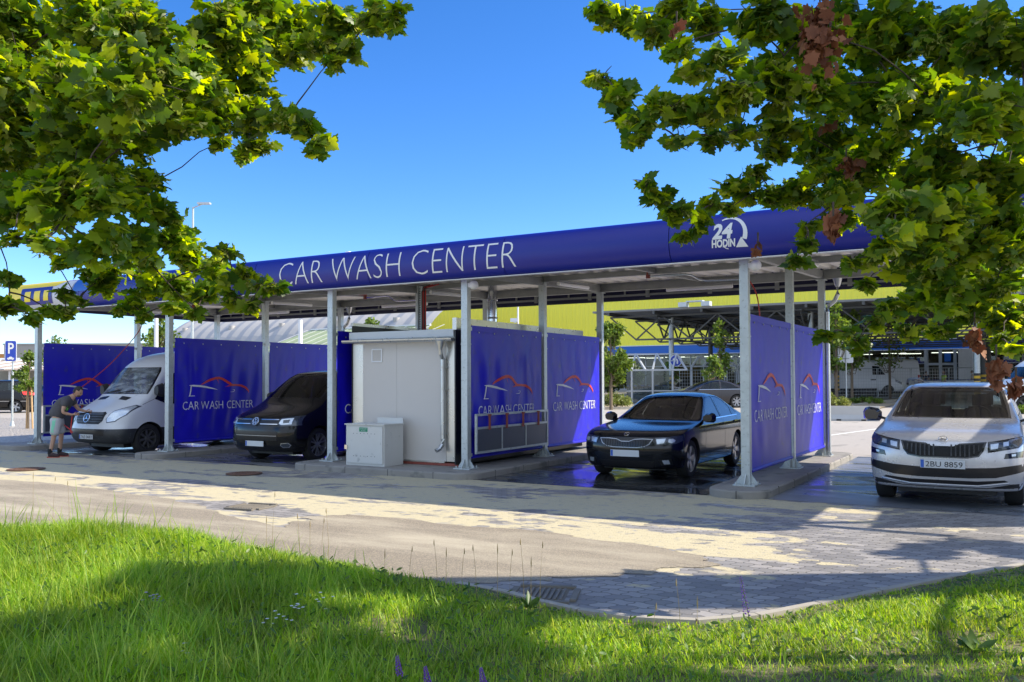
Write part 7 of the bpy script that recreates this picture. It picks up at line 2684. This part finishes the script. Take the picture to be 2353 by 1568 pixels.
def bystander(px, dep, label, shirt, trousers, h=1.72, face=0.0, stride=0.1, skin=skin_m):
    b0 = sp(px, dep, 0)
    r = thing('person', label, 'person', b0, YAW + face, 'people behind the mesh fence')
    k = h / 1.75
    Pp = [(0, 0, .95), (0, 0, 1.15), (0, 0, 1.38), (0, 0, 1.52), (0, .1, .9), (stride, .1, .5), (-stride * .3, .1, .08), (stride * .2, .1, .04), (0, -.1, .9), (-stride * .5, -.1, .5), (stride, -.1, .08), (stride * 2, -.1, .04), (0, .19, 1.40), (.02, .25, 1.12), (.12, .24, .92), (.17, .23, .85), (0, -.19, 1.40), (.02, -.25, 1.12), (.12, -.24, .92), (.17, -.23, .85)]
    Ep = [(0, 1), (1, 2), (2, 3), (0, 4), (4, 5), (5, 6), (6, 7), (0, 8), (8, 9), (9, 10), (10, 11), (2, 12), (12, 13), (13, 14), (14, 15), (2, 16), (16, 17), (17, 18), (18, 19)]
    Rp = [(.12, .15), (.11, .14), (.11, .16), .055, .09, .06, .04, .04, .09, .06, .04, .04, .06, .042, .03, .035, .06, .042, .03, .035]
    bd = skinned('body', [Vector(p) * k for p in Pp], Ep, [tuple(x * k for x in q) if isinstance(q, tuple) else q * k for q in Rp], skin, r, sub=1)
    mb = MB()
    mb.bm.from_mesh(bd.data)
    hh_ = head_geo(mb, Vector((0.02, 0, 1.64)) * k, 0, 0, k)
    bd.data.clear_geometry()
    mb.bm.to_mesh(bd.data)
    mb.bm.free()
    bd.data.shade_smooth()
    mb = MB()
    mb.ball(hh_ @ (Vector((-0.015, 0, 0.03)) * k), 0.1 * k, (1.0, 0.85, 1.1), sub=2)
    mb.build('hair', hair_m, r, world=False, smooth=True)
    skinned('shirt', [Vector(p) * k for p in ((0, 0, .92), (0, 0, 1.15), (0, 0, 1.38), (0, .2, 1.38), (.02, .24, 1.2), (0, -.2, 1.38), (.02, -.24, 1.2))], [(0, 1), (1, 2), (2, 3), (3, 4), (2, 5), (5, 6)], [(.15 * k, .18 * k), (.14 * k, .17 * k), (.13 * k, .18 * k), .08 * k, .07 * k, .08 * k, .07 * k], shirt, r, sub=1)
    skinned('trousers', [Vector(p) * k for p in ((0, 0, .95), (0, .1, .85), (stride, .1, .5), (0, -.1, .85), (-stride * .5, -.1, .5))], [(0, 1), (1, 2), (0, 3), (3, 4)], [(.14 * k, .16 * k), .105 * k, .085 * k, .105 * k, .085 * k], trousers, r, sub=1)
    return r
hv_m = pm('hi_vis_yellow', (0.55, 0.80, 0.04), 0.6, var=0.1)
navy_t = pm('navy_cloth', (0.02, 0.025, 0.06), 0.9)
dk_t = pm('dark_cloth', (0.03, 0.03, 0.035), 0.9)
lt_t = pm('pale_cloth', (0.45, 0.42, 0.40), 0.9)
bystander(2170, 60.0, 'person in a yellow high-visibility vest and dark shorts walking behind the fence', hv_m, navy_t, 1.75, PI)
bystander(2128, 66.5, 'person in dark blue clothes by the trolleys, left of the yellow vest', navy_t, dk_t, 1.7, 0.5)
bystander(2235, 66.5, 'person in pale clothes near the store entrance, right of the yellow vest', lt_t, dk_t, 1.7, 2.5)
bystander(1640, 60.0, 'person in a dark blue top behind the mesh fence above the grey saloon', navy_t, dk_t, 1.7, -1.2)

# ------------------------------------------------------------------ maple trees in the foreground
ml = [(0, 0), (0.12, 0.0), (0.24, -0.07), (0.38, -0.06), (0.37, 0.06), (0.36, 0.15), (0.48, 0.20), (0.60, 0.30), (0.52, 0.38), (0.46, 0.50), (0.36, 0.48), (0.29, 0.50), (0.30, 0.60), (0.26, 0.72), (0.17, 0.72), (0.10, 0.82), (0, 0.97)]
ml = ml + [(-x, y) for x, y in ml[-2:0:-1]]
MLN = len(ml)
MLT = np.array([(x, y, -0.20 * abs(x) ** 1.3 - 0.10 * (y - 0.4) ** 2) for x, y in ml] + [(0, 0.34, 0.0)])
MLF = np.array([(i, (i + 1) % MLN, MLN) for i in range(MLN)])
LEAF_G = leafm('maple_leaves', (0.04, 0.092, 0.012), (0.10, 0.17, 0.015), (0.30, 0.35, 0.025), 0.55, 0.42, 2.4)
LEAF_Y = leafm('maple_keys', (0.24, 0.30, 0.05), (0.34, 0.38, 0.08), (0.42, 0.42, 0.12), 0.4, 0.5, 1.4)
LEAF_D = leafm('dead_leaves', (0.11, 0.04, 0.018), (0.19, 0.07, 0.03), (0.30, 0.13, 0.055), 0.25, 0.7, 1.2)
def leaves_np(P, size, g, tilt=0.75, tmpl=MLT, faces=MLF, updir=(0, 0, 1), droop=0.35):
    n = len(P)
    # stalk direction: outward and down
    az = g.uniform(0, 2 * PI, n)
    d = np.stack([np.cos(az), np.sin(az), g.normal(-droop, 0.35, n)], 1)
    d /= np.linalg.norm(d, axis=1)[:, None]
    nn = np.array(updir) + g.normal(size=(n, 3)) * tilt
    nn -= d * (nn * d).sum(1)[:, None]
    nn /= np.linalg.norm(nn, axis=1)[:, None]
    s = np.cross(d, nn)
    sz = (size * g.uniform(0.5, 1.4, n))[:, None, None]
    curl = g.uniform(0.4, 2.2, n)[:, None, None]
    T = tmpl[None, :, :]
    V = P[:, None, :] + sz * (T[..., 0:1] * s[:, None, :] + T[..., 1:2] * d[:, None, :] + T[..., 2:3] * curl * nn[:, None, :])
    k = tmpl.shape[0]
    Fc = (faces[None] + (np.arange(n) * k)[:, None, None]).reshape(-1, 3)
    return V.reshape(-1, 3), Fc
def clump_pts(c, r, n, g, hollow=0.0):
    u = g.normal(size=(n, 3))
    u /= np.linalg.norm(u, axis=1)[:, None]
    rr_ = r * (hollow + (1 - hollow) * g.random(n) ** 0.6)
    return np.array(c) + u * rr_[:, None] * np.array([1.0, 1.0, 0.72])
KEY = np.array([(0, 0, 0), (0.22, 0.25, 0), (0.5, 0.95, -0.05), (0.18, 0.9, 0.05), (-0.22, 0.25, 0), (-0.5, 0.95, 0.05), (-0.18, 0.9, -0.05)])
KEYF = np.array([(0, 1, 3), (1, 2, 3), (0, 6, 4), (4, 6, 5)])
def maple(name, label, trunk, clumps, extra, seed, trunk_top, size=0.078):
    g = np.random.default_rng(seed)
    rr = random.Random(seed)
    base = Vector((trunk.x, trunk.y, 0))
    r = thing('maple_tree', label, 'tree', base, 0, 'maple trees on the lawn')
    mb = MB()
    mb.tube([base + Vector((0, 0, -0.1)), base + Vector((0.03, 0.02, 1.2)), base + Vector((-0.05, 0.04, 2.6)), trunk_top, trunk_top + Vector((0.1, 0.2, 2.0))], [0.17, 0.14, 0.125, 0.10, 0.03], 14)
    mb.build('trunk', bark, r, smooth=True)
    C3 = [(atD(px, py, dep), rad / F * dep) for px, py, rad, dep in clumps] + [(Vector(c_), rad) for c_, rad in extra]
    # limbs: cluster the clumps by direction, one limb each with side branches
    mb = MB()
    order = sorted(range(len(C3)), key=lambda i: (C3[i][0] - trunk_top).length)
    nodes = [(trunk_top - Vector((0, 0, 0.6)), 0.06), (trunk_top, 0.06), (trunk_top + Vector((0, 0, 0.7)), 0.045)]
    for i in order:
        c, rad = C3[i]
        # attach to the nearest node that lies closer to the trunk
        best = min(nodes, key=lambda nd: (nd[0] - c).length + 0.35 * (nd[0] - trunk_top).length)
        L_ = (c - best[0]).length
        r0 = max(0.006, min(best[1] * 0.8, 0.012 + L_ * 0.014))
        mid = best[0].lerp(c, 0.5) + Vector((rr.uniform(-.06, .06), rr.uniform(-.06, .06), rr.uniform(0.0, 0.10))) * L_
        mb.tube([best[0], best[0].lerp(mid, .5) + Vector((0, 0, 0.02 * L_)), mid, mid.lerp(c, .5) + Vector((rr.uniform(-.03, .03), rr.uniform(-.03, .03), 0.02)) * L_, c], [r0, r0 * .9, r0 * .75, r0 * .6, r0 * .45], 7)
        nodes.append((mid, r0 * .75))
        nodes.append((c, r0 * .5))
        for k in range(5):
            u = Vector((rr.gauss(0, 1), rr.gauss(0, 1), rr.gauss(0, .6))).normalized() * rad * rr.uniform(.6, 1.0)
            mb.tube([c, c + u * .5 + Vector((0, 0, .01)), c + u], [r0 * .35 + .0015, .0035, .002], 5)
    mb.build('branch', bark, r, smooth=True)
    Ps, Ks = [], []
    for c, rad in C3:
        n = int(300 * (rad / 0.22) ** 2.1)
        n = max(34, min(n, 1500))
        # sub-clusters make light and dark clumps with gaps
        for q in range(9):
            sc = clump_pts(c, rad * 0.85, 1, g)[0]
            Ps.append(clump_pts(sc, rad * 0.56, max(2, n // 9), g))
            if q % 3:
                Ks.append(clump_pts(sc, rad * 0.34, max(2, n // 9), g))
    P = np.concatenate(Ps)
    V, Fc = leaves_np(P, size, g)
    np_mesh('foliage', V, 3, LEAF_G, r, faces=Fc)
    V, Fc = leaves_np(np.concatenate(Ks), 0.042, g, 1.0, KEY, KEYF, droop=0.9)
    np_mesh('seed_clusters', V, 3, LEAF_Y, r, faces=Fc)
    return r
def dep_l(px, py):
    return 5.9 + 0.9 * math.sin(px * 0.011 + py * 0.006) + 0.5 * math.sin(py * 0.021)
def dep_r(px, py):
    return 5.6 + 0.8 * math.sin(px * 0.009 + 1 + py * 0.008) + 0.5 * math.sin(py * 0.017 + 2)
LC = [(60, 60, 120), (210, 40, 120), (350, 60, 115), (490, 70, 105), (610, 50, 90), (700, 60, 80), (790, 45, 70), (865, 40, 52), (905, 30, 38), (60, 200, 120), (200, 200, 120), (330, 190, 115), (455, 180, 100), (570, 160, 85), (660, 125, 62), (740, 105, 50), (800, 110, 36), (760, 140, 28),
      (400, 270, 75), (490, 265, 75), (590, 260, 66), (660, 275, 52), (590, 330, 36), (560, 350, 22), (705, 285, 44), (735, 320, 30), (725, 345, 18), (510, 325, 28), (60, 340, 120), (180, 330, 110), (280, 290, 75), (60, 470, 105), (170, 455, 105), (270, 440, 80), (330, 420, 52), (355, 470, 48), (385, 500, 34),
      (220, 560, 75), (300, 555, 62), (390, 550, 56), (440, 590, 52), (500, 615, 45), (555, 640, 40), (600, 655, 28), (632, 655, 18), (240, 640, 58), (330, 640, 58), (410, 660, 50), (480, 670, 42), (540, 685, 30), (575, 700, 20), (150, 600, 34), (150, 675, 24), (30, 540, 30), (20, 640, 22), (20, 705, 30), (70, 725, 24), (115, 715, 22), (150, 715, 16), (300, 700, 34), (330, 725, 18), (400, 705, 24), (450, 715, 20), (180, 690, 24), (520, 575, 26), (100, 560, 40)]
RC = [(1375, 20, 44), (1440, 40, 55), (1500, 70, 45), (1545, 30, 55), (1620, 50, 65), (1560, 110, 40), (1600, 165, 36), (1660, 130, 50), (1740, 60, 80), (1850, 80, 95), (1970, 70, 105), (2100, 80, 110), (2230, 80, 110), (2340, 90, 110),
      (1385, 180, 34), (1420, 215, 46), (1425, 270, 34), (1480, 270, 52), (1470, 315, 28), (1550, 250, 62), (1560, 320, 30), (1640, 240, 72), (1640, 315, 34), (1700, 300, 42), (1690, 205, 60), (1770, 190, 90), (1890, 210, 100), (2010, 220, 110), (2140, 230, 110), (2270, 240, 110), (2350, 250, 90),
      (1800, 300, 66), (1890, 340, 85), (1780, 345, 40), (2010, 360, 100), (2140, 370, 105), (2270, 390, 105), (2350, 380, 80), (1490, 425, 34), (1525, 450, 36), (1560, 480, 38), (1600, 505, 30), (1575, 545, 24), (1640, 470, 26), (1690, 425, 40), (1735, 400, 36), (1720, 450, 26), (1770, 440, 40), (1840, 430, 62), (1680, 478, 18), (1930, 460, 62), (2060, 480, 85), (2180, 500, 95), (2300, 510, 95),
      (1850, 520, 26), (1860, 560, 22), (1830, 600, 18), (1910, 420, 50), (2090, 580, 70), (2200, 610, 85), (2320, 620, 85), (2050, 530, 40), (2030, 560, 30), (2130, 670, 60), (2230, 700, 66), (2330, 720, 60), (2060, 710, 42), (2010, 735, 26), (2090, 760, 32), (1940, 765, 24), (1895, 770, 16), (1970, 790, 20), (2150, 760, 34), (2335, 800, 24), (2010, 590, 26), (1960, 600, 20), (2300, 780, 26), (1990, 650, 16)]
LCd = [(a, b, c, dep_l(a, b)) for a, b, c in LC]
RCd = [(a, b, c, dep_r(a, b)) for a, b, c in RC]
_r = random.Random(5)
for a, b, c in LC:
    if a < 520 and b < 560:
        LCd.append((a + _r.uniform(-50, 50), b + _r.uniform(-30, 45), c * 0.7, dep_l(a, b) + _r.uniform(0.4, 1.2)))
for a, b, c in RC:
    if a > 1760 and c > 50:
        RCd.append((a + _r.uniform(-45, 55), b + _r.uniform(-35, 35), c * 0.7, dep_r(a, b) + _r.uniform(0.3, 1.1)))
for a, b, c in ((2090, 470, 60), (2160, 560, 60), (2250, 560, 60), (2330, 570, 60), (2120, 620, 50), (2200, 680, 50), (2290, 660, 60), (2060, 600, 28)):
    RCd.append((a, b, c, 5.4))
lt_base = camxz(-5.3, 6.2)
# crown parts beyond the frame
exl = [(camxz(-5.0 + 0.7 * i, 6.0 + 0.5 * math.sin(i * 2), 5.9 + 0.4 * math.sin(i * 3.1)), 0.6) for i in range(4)] + [(camxz(-5.2, 6.8, 4.2), 0.6), (camxz(-4.9, 5.6, 5.0), 0.6)]
exr = []
rr = random.Random(77)
for i in range(34):
    X_, Z_, H_ = rr.uniform(4.2, 8.6), rr.uniform(3.4, 5.0), rr.uniform(3.2, 6.2)
    exr.append((camxz(X_, Z_, H_), rr.uniform(0.35, 0.6)))
for X_, Z_, H_ in ((8.6, 8.7, 3.6), (9.2, 9.0, 3.9), (9.7, 8.8, 3.8), (10.1, 9.2, 4.1)):
    exr.append((camxz(X_, Z_, H_), 0.32))
for i in range(10):
    exr.append((camxz(0.8 + 0.45 * i, 5.6 + 0.5 * math.sin(i * 2.4), 5.2 + 0.5 * math.sin(i)), 0.42))
maple('maple_tree', 'maple whose leafy branches hang in from the upper left', lt_base, LCd, exl, 51, lt_base + Vector((0, 0, 3.4)))
rt_base = camxz(6.6, 5.3)
maple('maple_tree', 'maple whose leafy branches fill the upper right corner', rt_base, RCd, exr, 52, rt_base + Vector((0, 0, 3.2)))
def dead(px, py, w, h, n, label, seed):
    g = np.random.default_rng(seed)
    d_ = dep_r(px, py) - 0.65
    c = np.array(atD(px, py, d_))
    P = g.normal(size=(n, 3)) * np.array([w / F * d_ * .45, w / F * d_ * .45, h / F * d_ * .42]) + c
    V, Fc = leaves_np(P, 0.062, g, 1.6, droop=1.6)
    r = thing('dead_leaf_cluster', label, 'dead leaves', Vector(c), 0, 'dead brown leaf clusters on the right maple')
    np_mesh('leaves', V, 3, LEAF_D, r, faces=Fc)
    MB().tube([Vector(c) + Vector((0, 0, h / F * d_ * .9 + .05)), Vector(c)], [0.006, 0.003], 6).build('twig', bark, r)
dead(1885, 75, 48, 110, 150, 'large reddish-brown withered cluster near the top of the right maple', 61)
dead(1900, 285, 18, 30, 14, 'small rusty withered cluster below the large one', 62)
dead(1945, 385, 26, 30, 22, 'brown withered leaves at the middle of the right maple', 63)
dead(1915, 515, 16, 30, 18, 'brown withered leaves hanging over the blue fascia', 64)
dead(1742, 570, 6, 18, 5, 'single dangling dead leaf beside the 24 hour sign', 65)
dead(1555, 60, 10, 16, 6, 'few brown leaves in the upper left lobe of the right maple', 66)
dead(2240, 770, 20, 40, 30, 'brown withered leaves hanging above the silver SUV roof', 67)
dead(2290, 850, 14, 40, 22, 'long withered strand dangling over the silver SUV roof', 68)
dead(2335, 890, 16, 22, 16, 'withered leaves at the right edge beside the SUV mirror', 69)

# ------------------------------------------------------------------ lawn
top_edge = [(-700, 1215), (-200, 1222), (0, 1228), (250, 1232), (430, 1240), (560, 1262), (680, 1285), (800, 1305), (920, 1330), (1050, 1352), (1160, 1372), (1230, 1392), (1330, 1415), (1450, 1432), (1600, 1440), (1740, 1428), (1880, 1400), (2020, 1370), (2180, 1338), (2353, 1308), (2700, 1270), (3300, 1230)]
te = [at(px, py, 0.0) for px, py in top_edge]
cam_edge = [camxz(9.5, 3.0), camxz(0, 2.6), camxz(-9, 3.0)]
def lawn_h(p):
    return 0.05 + 0.05 * noise.noise(Vector((p[0] * 0.6, p[1] * 0.6, 7)))
lawn_poly = [(p.x, p.y) for p in te] + [(p.x, p.y) for p in cam_edge]
mb = MB()
vv = [mb.bm.verts.new((x, y, 0.0)) for x, y in lawn_poly]
f = mb.bm.faces.new(vv)
bmesh.ops.triangulate(mb.bm, faces=[f])
for ax_ in (0, 1):
    lo = min(v.co[ax_] for v in mb.bm.verts)
    hi = max(v.co[ax_] for v in mb.bm.verts)
    k = lo + 0.25
    while k < hi:
        co, no = Vector((0, 0, 0)), Vector((0, 0, 0))
        co[ax_] = k
        no[ax_] = 1
        bmesh.ops.bisect_plane(mb.bm, geom=mb.bm.verts[:] + mb.bm.edges[:] + mb.bm.faces[:], dist=1e-5, plane_co=co, plane_no=no)
        k += 0.25
for v in mb.bm.verts:
    v.co.z = 0.006 if v.is_boundary else lawn_h(v.co)
for fc in mb.bm.faces:
    if fc.normal.z < 0:
        fc.normal_flip()
tag(mb.build('lawn', soil_m, smooth=True, angle=180), kind='structure')
# edging stones along the curved lawn edge
mb = MB()
for i in range(9, len(te) - 3):
    a, c = te[i].copy(), te[i + 1].copy()
    a.z = c.z = 0.012
    n_ = max(1, int((c - a).length / 0.5))
    for k in range(n_):
        mb.beam(a.lerp(c, (k + 0.01) / n_), a.lerp(c, (k + 0.99) / n_), 0.065, 0.08)
tag(mb.build('lawn_edging', conc_l), kind='structure')
# blades
g = np.random.default_rng(9)
NB = 150000
Z = np.sqrt(g.uniform(3.9 ** 2, 11.2 ** 2, NB * 2))
X = g.uniform(-0.64, 0.64, NB * 2) * Z
wx = X * math.cos(YAW) - Z * math.sin(YAW)
wy = X * math.sin(YAW) + Z * math.cos(YAW)
# keep points below (nearer than) the edge, read in picture rows
zd = Z
pyy = CY + F * math.tan(PITCH) + F * EYE / zd - 0.0
pxx = CX + F * X / zd
pyy -= ROLL * (pxx - CX)
ex = np.interp(pxx, [p[0] for p in top_edge], [p[1] for p in top_edge])
ok = pyy > ex + 3 + 0
wx, wy, pxx, pyy = wx[ok], wy[ok], pxx[ok], pyy[ok]
# bare patches
def fbm(x, y, s, seed):
    out = np.zeros_like(x)
    gg = np.random.default_rng(seed)
    for k in range(6):
        a = gg.uniform(0, 2 * PI)
        fq_ = s * (1.5 ** k) * gg.uniform(.8, 1.2)
        out += np.sin((x * math.cos(a) + y * math.sin(a)) * fq_ + gg.uniform(0, 6)) / (1.25 ** k)
    return out / 2.5
n1 = fbm(wx, wy, 1.4, 1)
n2 = fbm(wx, wy, 3.5, 2)
keep = g.random(len(wx)) < np.clip(0.95 + 0.35 * n1, 0.35, 1)
bare = ((pxx > 1650) & (pyy > 1465) & (n2 > 0.10)) | ((pxx > 500) & (pxx < 1250) & (pyy > 1440) & (n2 > 0.55))
keep &= ~(bare & (g.random(len(wx)) < 0.75))
wx, wy, pxx, pyy, n1, n2 = [q[keep][:NB] for q in (wx, wy, pxx, pyy, n1, n2)]
n = len(wx)
lh = 0.05 + 0.0 * wx
tallL = np.clip((1250 - pxx) / 900, 0, 1)
H = (0.068 + 0.115 * tallL * np.clip(0.8 + 0.5 * n1, .2, 1.3) + 0.02 * n2) * g.uniform(0.45, 1.35, n)
edge_d = np.clip((pyy - ex[ok][keep][:NB][:n]) / 40 + tallL * 0.6, 0.5, 1.15)
H *= edge_d
tall = g.random(n) < 0.010 + 0.03 * tallL
H[tall] *= g.uniform(1.5, 2.4, tall.sum())
az = g.uniform(0, 2 * PI, n)
bend = H * g.uniform(0.15, 0.9, n)
wd = 0.0032 * g.uniform(0.6, 1.5, n)
dx_, dy_ = np.cos(az), np.sin(az)
sx_, sy_ = -dy_ * wd, dx_ * wd
# turn blades a bit so they show width
base = np.stack([wx, wy, lh - 0.02], 1)
S3 = np.stack([sx_, sy_, np.zeros(n)], 1)
B3 = np.stack([dx_ * bend, dy_ * bend, np.zeros(n)], 1)
def lev(t, w):
    q = base + B3 * (t ** 2) + np.stack([np.zeros(n), np.zeros(n), H * (t - 0.22 * t * t * (bend / np.maximum(H, 1e-6)))], 1)
    return q - S3 * w, q + S3 * w
a0, b0 = lev(0.0, 1.0)
a1, b1 = lev(0.45, 0.9)
a2, b2 = lev(0.8, 0.55)
t3, _ = lev(1.0, 0.0)
V = np.stack([a0, b0, a1, b1, a2, b2, t3], 1).reshape(-1, 3)
o7 = (np.arange(n) * 7)[:, None, None]
Fc = (np.array([(0, 1, 3), (0, 3, 2), (2, 3, 5), (2, 5, 4), (4, 5, 6)])[None] + o7).reshape(-1, 3)
GR = leafm('grass_blades', (0.13, 0.27, 0.025), (0.25, 0.40, 0.035), (0.44, 0.50, 0.09), 0.5, 0.45, 1.7)
tag(np_mesh('grass', V, 3, GR, faces=Fc), 'long uneven green grass covering the lawn in the foreground', 'grass', kind='stuff')
# broad-leaved weeds through the grass
nW = 5200
sel = g.permutation(np.nonzero(pyy > ex[ok][keep][:NB][:n] + 14)[0])[:nW]
Pw = np.stack([wx[sel], wy[sel], 0.05 + g.uniform(0.0, 0.09, nW) * (0.6 + tallL[sel])], 1)
OV = np.array([(0, 0, 0), (0.16, 0.25, 0.02), (0.2, 0.6, 0.0), (0.0, 1.0, -0.06), (-0.2, 0.6, 0.0), (-0.16, 0.25, 0.02), (0, 0.5, -0.03)])
OVF = np.array([(i, (i + 1) % 6, 6) for i in range(6)])
V, Fc = leaves_np(Pw, 0.05, g, 0.6, OV, OVF, droop=-0.5)
WD = leafm('weed_leaves', (0.05, 0.12, 0.02), (0.09, 0.17, 0.03), (0.15, 0.22, 0.05), 0.35, 0.45, 1.4)
tag(np_mesh('weeds', V, 3, WD, faces=Fc), 'small broad-leaved weeds and clover growing through the grass', 'weeds', kind='stuff')

# single plants one can tell apart
stem_m = pm('green_stem', (0.10, 0.14, 0.03), 0.7, var=0.2)
viol = pm('violet_petals', (0.16, 0.04, 0.36), 0.6, var=0.3, scale=60)
straw = pm('straw_seed_head', (0.32, 0.24, 0.11), 0.8, var=0.2)
daisy = pm('white_petals', (0.75, 0.74, 0.78), 0.6, var=0.03)
def on_lawn(px, py_foot):
    p = at(px, py_foot, 0.05)
    return p
def salvia(px, foot, top, label, seed, lean=0.03):
    b0 = on_lawn(px, foot)
    D_ = (b0 - EYEP).dot(fwd)
    H_ = (foot - top) / F * D_
    r = thing('salvia', label, 'flower', b0, 0, 'violet salvia spikes in the grass')
    rr = random.Random(seed)
    tpz = b0 + rgt0 * (-lean) + Vector((0, 0, H_))
    MB().tube([b0, b0.lerp(tpz, .5) + rgt0 * 0.01, tpz], [0.004, 0.003, 0.0015], 6).build('stem', stem_m, r)
    mb = MB()
    nn_ = 46
    for k in range(nn_):
        t = 0.52 + 0.48 * k / nn_
        c = b0.lerp(tpz, t)
        a = k * 2.4
        rad = 0.014 * (1.15 - t) / 0.6 + 0.003
        mb.ball(c + Vector((math.cos(a) * rad, math.sin(a) * rad, 0)), 0.0045 * (1.5 - t * .8), (1, 1, 1.3), sub=1)
    mb.build('flower_spike', viol, r)
    V, Fc = leaves_np(np.array([b0.lerp(tpz, t) for t in (0.1, 0.14, 0.2, 0.24, 0.3, 0.33, 0.4, 0.44)]), 0.06, np.random.default_rng(seed), 0.3, OV, OVF, droop=-0.2)
    np_mesh('leaves', V, 3, WD, r, faces=Fc)
salvia(1732, 1510, 1325, 'tall violet salvia spike standing against the shaded paving', 1, 0.075)
salvia(925, 1600, 1508, 'violet salvia spike at the bottom edge, leftmost of the bottom three', 2)
salvia(990, 1610, 1532, 'violet salvia spike at the bottom edge, middle of the bottom three', 3)
salvia(1118, 1610, 1535, 'violet salvia spike at the bottom edge, rightmost of the bottom three', 4)
def seed_stalk(px, foot, top, label, seed, lean=0.02, hl=0.06):
    b0 = on_lawn(px, foot)
    D_ = (b0 - EYEP).dot(fwd)
    H_ = (foot - top) / F * D_
    tpz = b0 + rgt0 * lean + Vector((0, 0, H_))
    r = thing('seed_stalk', label, 'grass stalk', b0, 0, 'tall grass seed stalks')
    MB().tube([b0, b0.lerp(tpz, .5) - rgt0 * lean * 0.2, tpz], [0.0022, 0.0016, 0.001], 5).build('stem', straw, r)
    mb = MB()
    mb.tube([tpz - Vector((0, 0, hl)), tpz - Vector((0, 0, hl * .6)), tpz], [0.002, 0.0048, 0.001], 6)
    mb.build('seed_head', straw, r)
def between(px):
    return ''
stalks = [(75, 1235, 1085), (120, 1240, 1095), (160, 1245, 1105), (612, 1290, 1185), (625, 1285, 1130), (690, 1305, 1180), (712, 1305, 1195), (738, 1300, 1190), (756, 1300, 1168), (884, 1330, 1262), (940, 1345, 1255), (1005, 1350, 1240), (1025, 1352, 1258), (1060, 1360, 1260), (1095, 1365, 1252), (1143, 1375, 1250), (1170, 1380, 1262), (1205, 1395, 1238), (1220, 1390, 1280), (1240, 1400, 1245), (1565, 1480, 1330), (1602, 1480, 1370), (1500, 1470, 1385)]
for i, (a, c, d) in enumerate(stalks):
    place_ = 'at the far left of the lawn' if a < 200 else 'at the left lawn edge before the chippings' if a < 800 else 'at the lawn edge before the shaded road' if a < 1300 else 'in front of the shaded paving'
    o_ = sum(1 for q in stalks[:i] if (q[0] < 200) == (a < 200) and (200 <= q[0] < 800) == (200 <= a < 800) and (800 <= q[0] < 1300) == (800 <= a < 1300))
    seed_stalk(a, c, d, '%s thin seed stalk %s, counting from the left' % (ordn[o_], place_), i, lean=0.03 * math.sin(i * 2.1), hl=0.05 if i % 3 else 0.08)
def daisies(px, py, n_, label, seed, col=daisy):
    b0 = on_lawn(px, py + 40)
    r = thing('wildflower', label, 'flower', b0, 0, 'clumps of small pale wildflowers')
    rr = random.Random(seed)
    D_ = (b0 - EYEP).dot(fwd)
    ms, mf = MB(), MB()
    for k in range(n_):
        q = b0 + Vector((rr.gauss(0, .05), rr.gauss(0, .05), 0))
        t = atD(px + rr.gauss(0, 16), py + rr.gauss(0, 9), D_)
        ms.tube([q, q.lerp(t, .6) + Vector((0, 0, .01)), t], [0.0015, .001, .001], 4)
        for s_ in range(7):
            a = 2 * PI * s_ / 7
            e = Vector((math.cos(a), math.sin(a), 0.25))
            mf.prism([t, t + e * .009 + Vector((-e.y, e.x, 0)) * .003, t + e * .013, t + e * .009 - Vector((-e.y, e.x, 0)) * .003], (0, 0, 0.001))
    ms.build('stem', stem_m, r)
    mf.build('petals', col, r)
lil = pm('lilac_petals', (0.50, 0.40, 0.66), 0.6, var=0.05)
daisies(352, 1375, 12, 'lilac wildflowers in the shaded grass at the left', 1, lil)
daisies(690, 1395, 9, 'white wildflowers in the middle of the shaded lawn', 2)
daisies(640, 1425, 9, 'white wildflowers just left and below the middle clump', 3)
daisies(740, 1380, 6, 'white wildflowers to the right of the middle clump', 4)
daisies(413, 1500, 3, 'single lilac flowers low in the dark grass', 5, lil)
def dock(px, py, sz, label, seed):
    b0 = on_lawn(px, py)
    g_ = np.random.default_rng(seed)
    r = thing('broadleaf_plant', label, 'plant', b0, 0, 'broad-leaved plants in the lawn')
    V, Fc = leaves_np(np.repeat(np.array(b0)[None], 11, 0), sz, g_, 0.5, OV * np.array([0.75, 1, 1]), OVF, droop=-0.9)
    np_mesh('leaves', V, 3, WD, r, faces=Fc)
dock(62, 1290, 0.22, 'large plantain rosette at the left edge of the lawn', 1)
dock(900, 1360, 0.15, 'broad-leaved plant at the shadow edge left of the salvia', 2)
dock(540, 1330, 0.16, 'dandelion rosette at the start of the shaded lawn', 3)
dock(750, 1335, 0.16, 'dandelion rosette right of the middle shadow edge', 4)
dock(2240, 1500, 0.15, 'dark broad-leaved plant in the bare patch at lower right', 5)
dock(1215, 1400, 0.12, 'bright young plant beside the dark drain grate', 6)
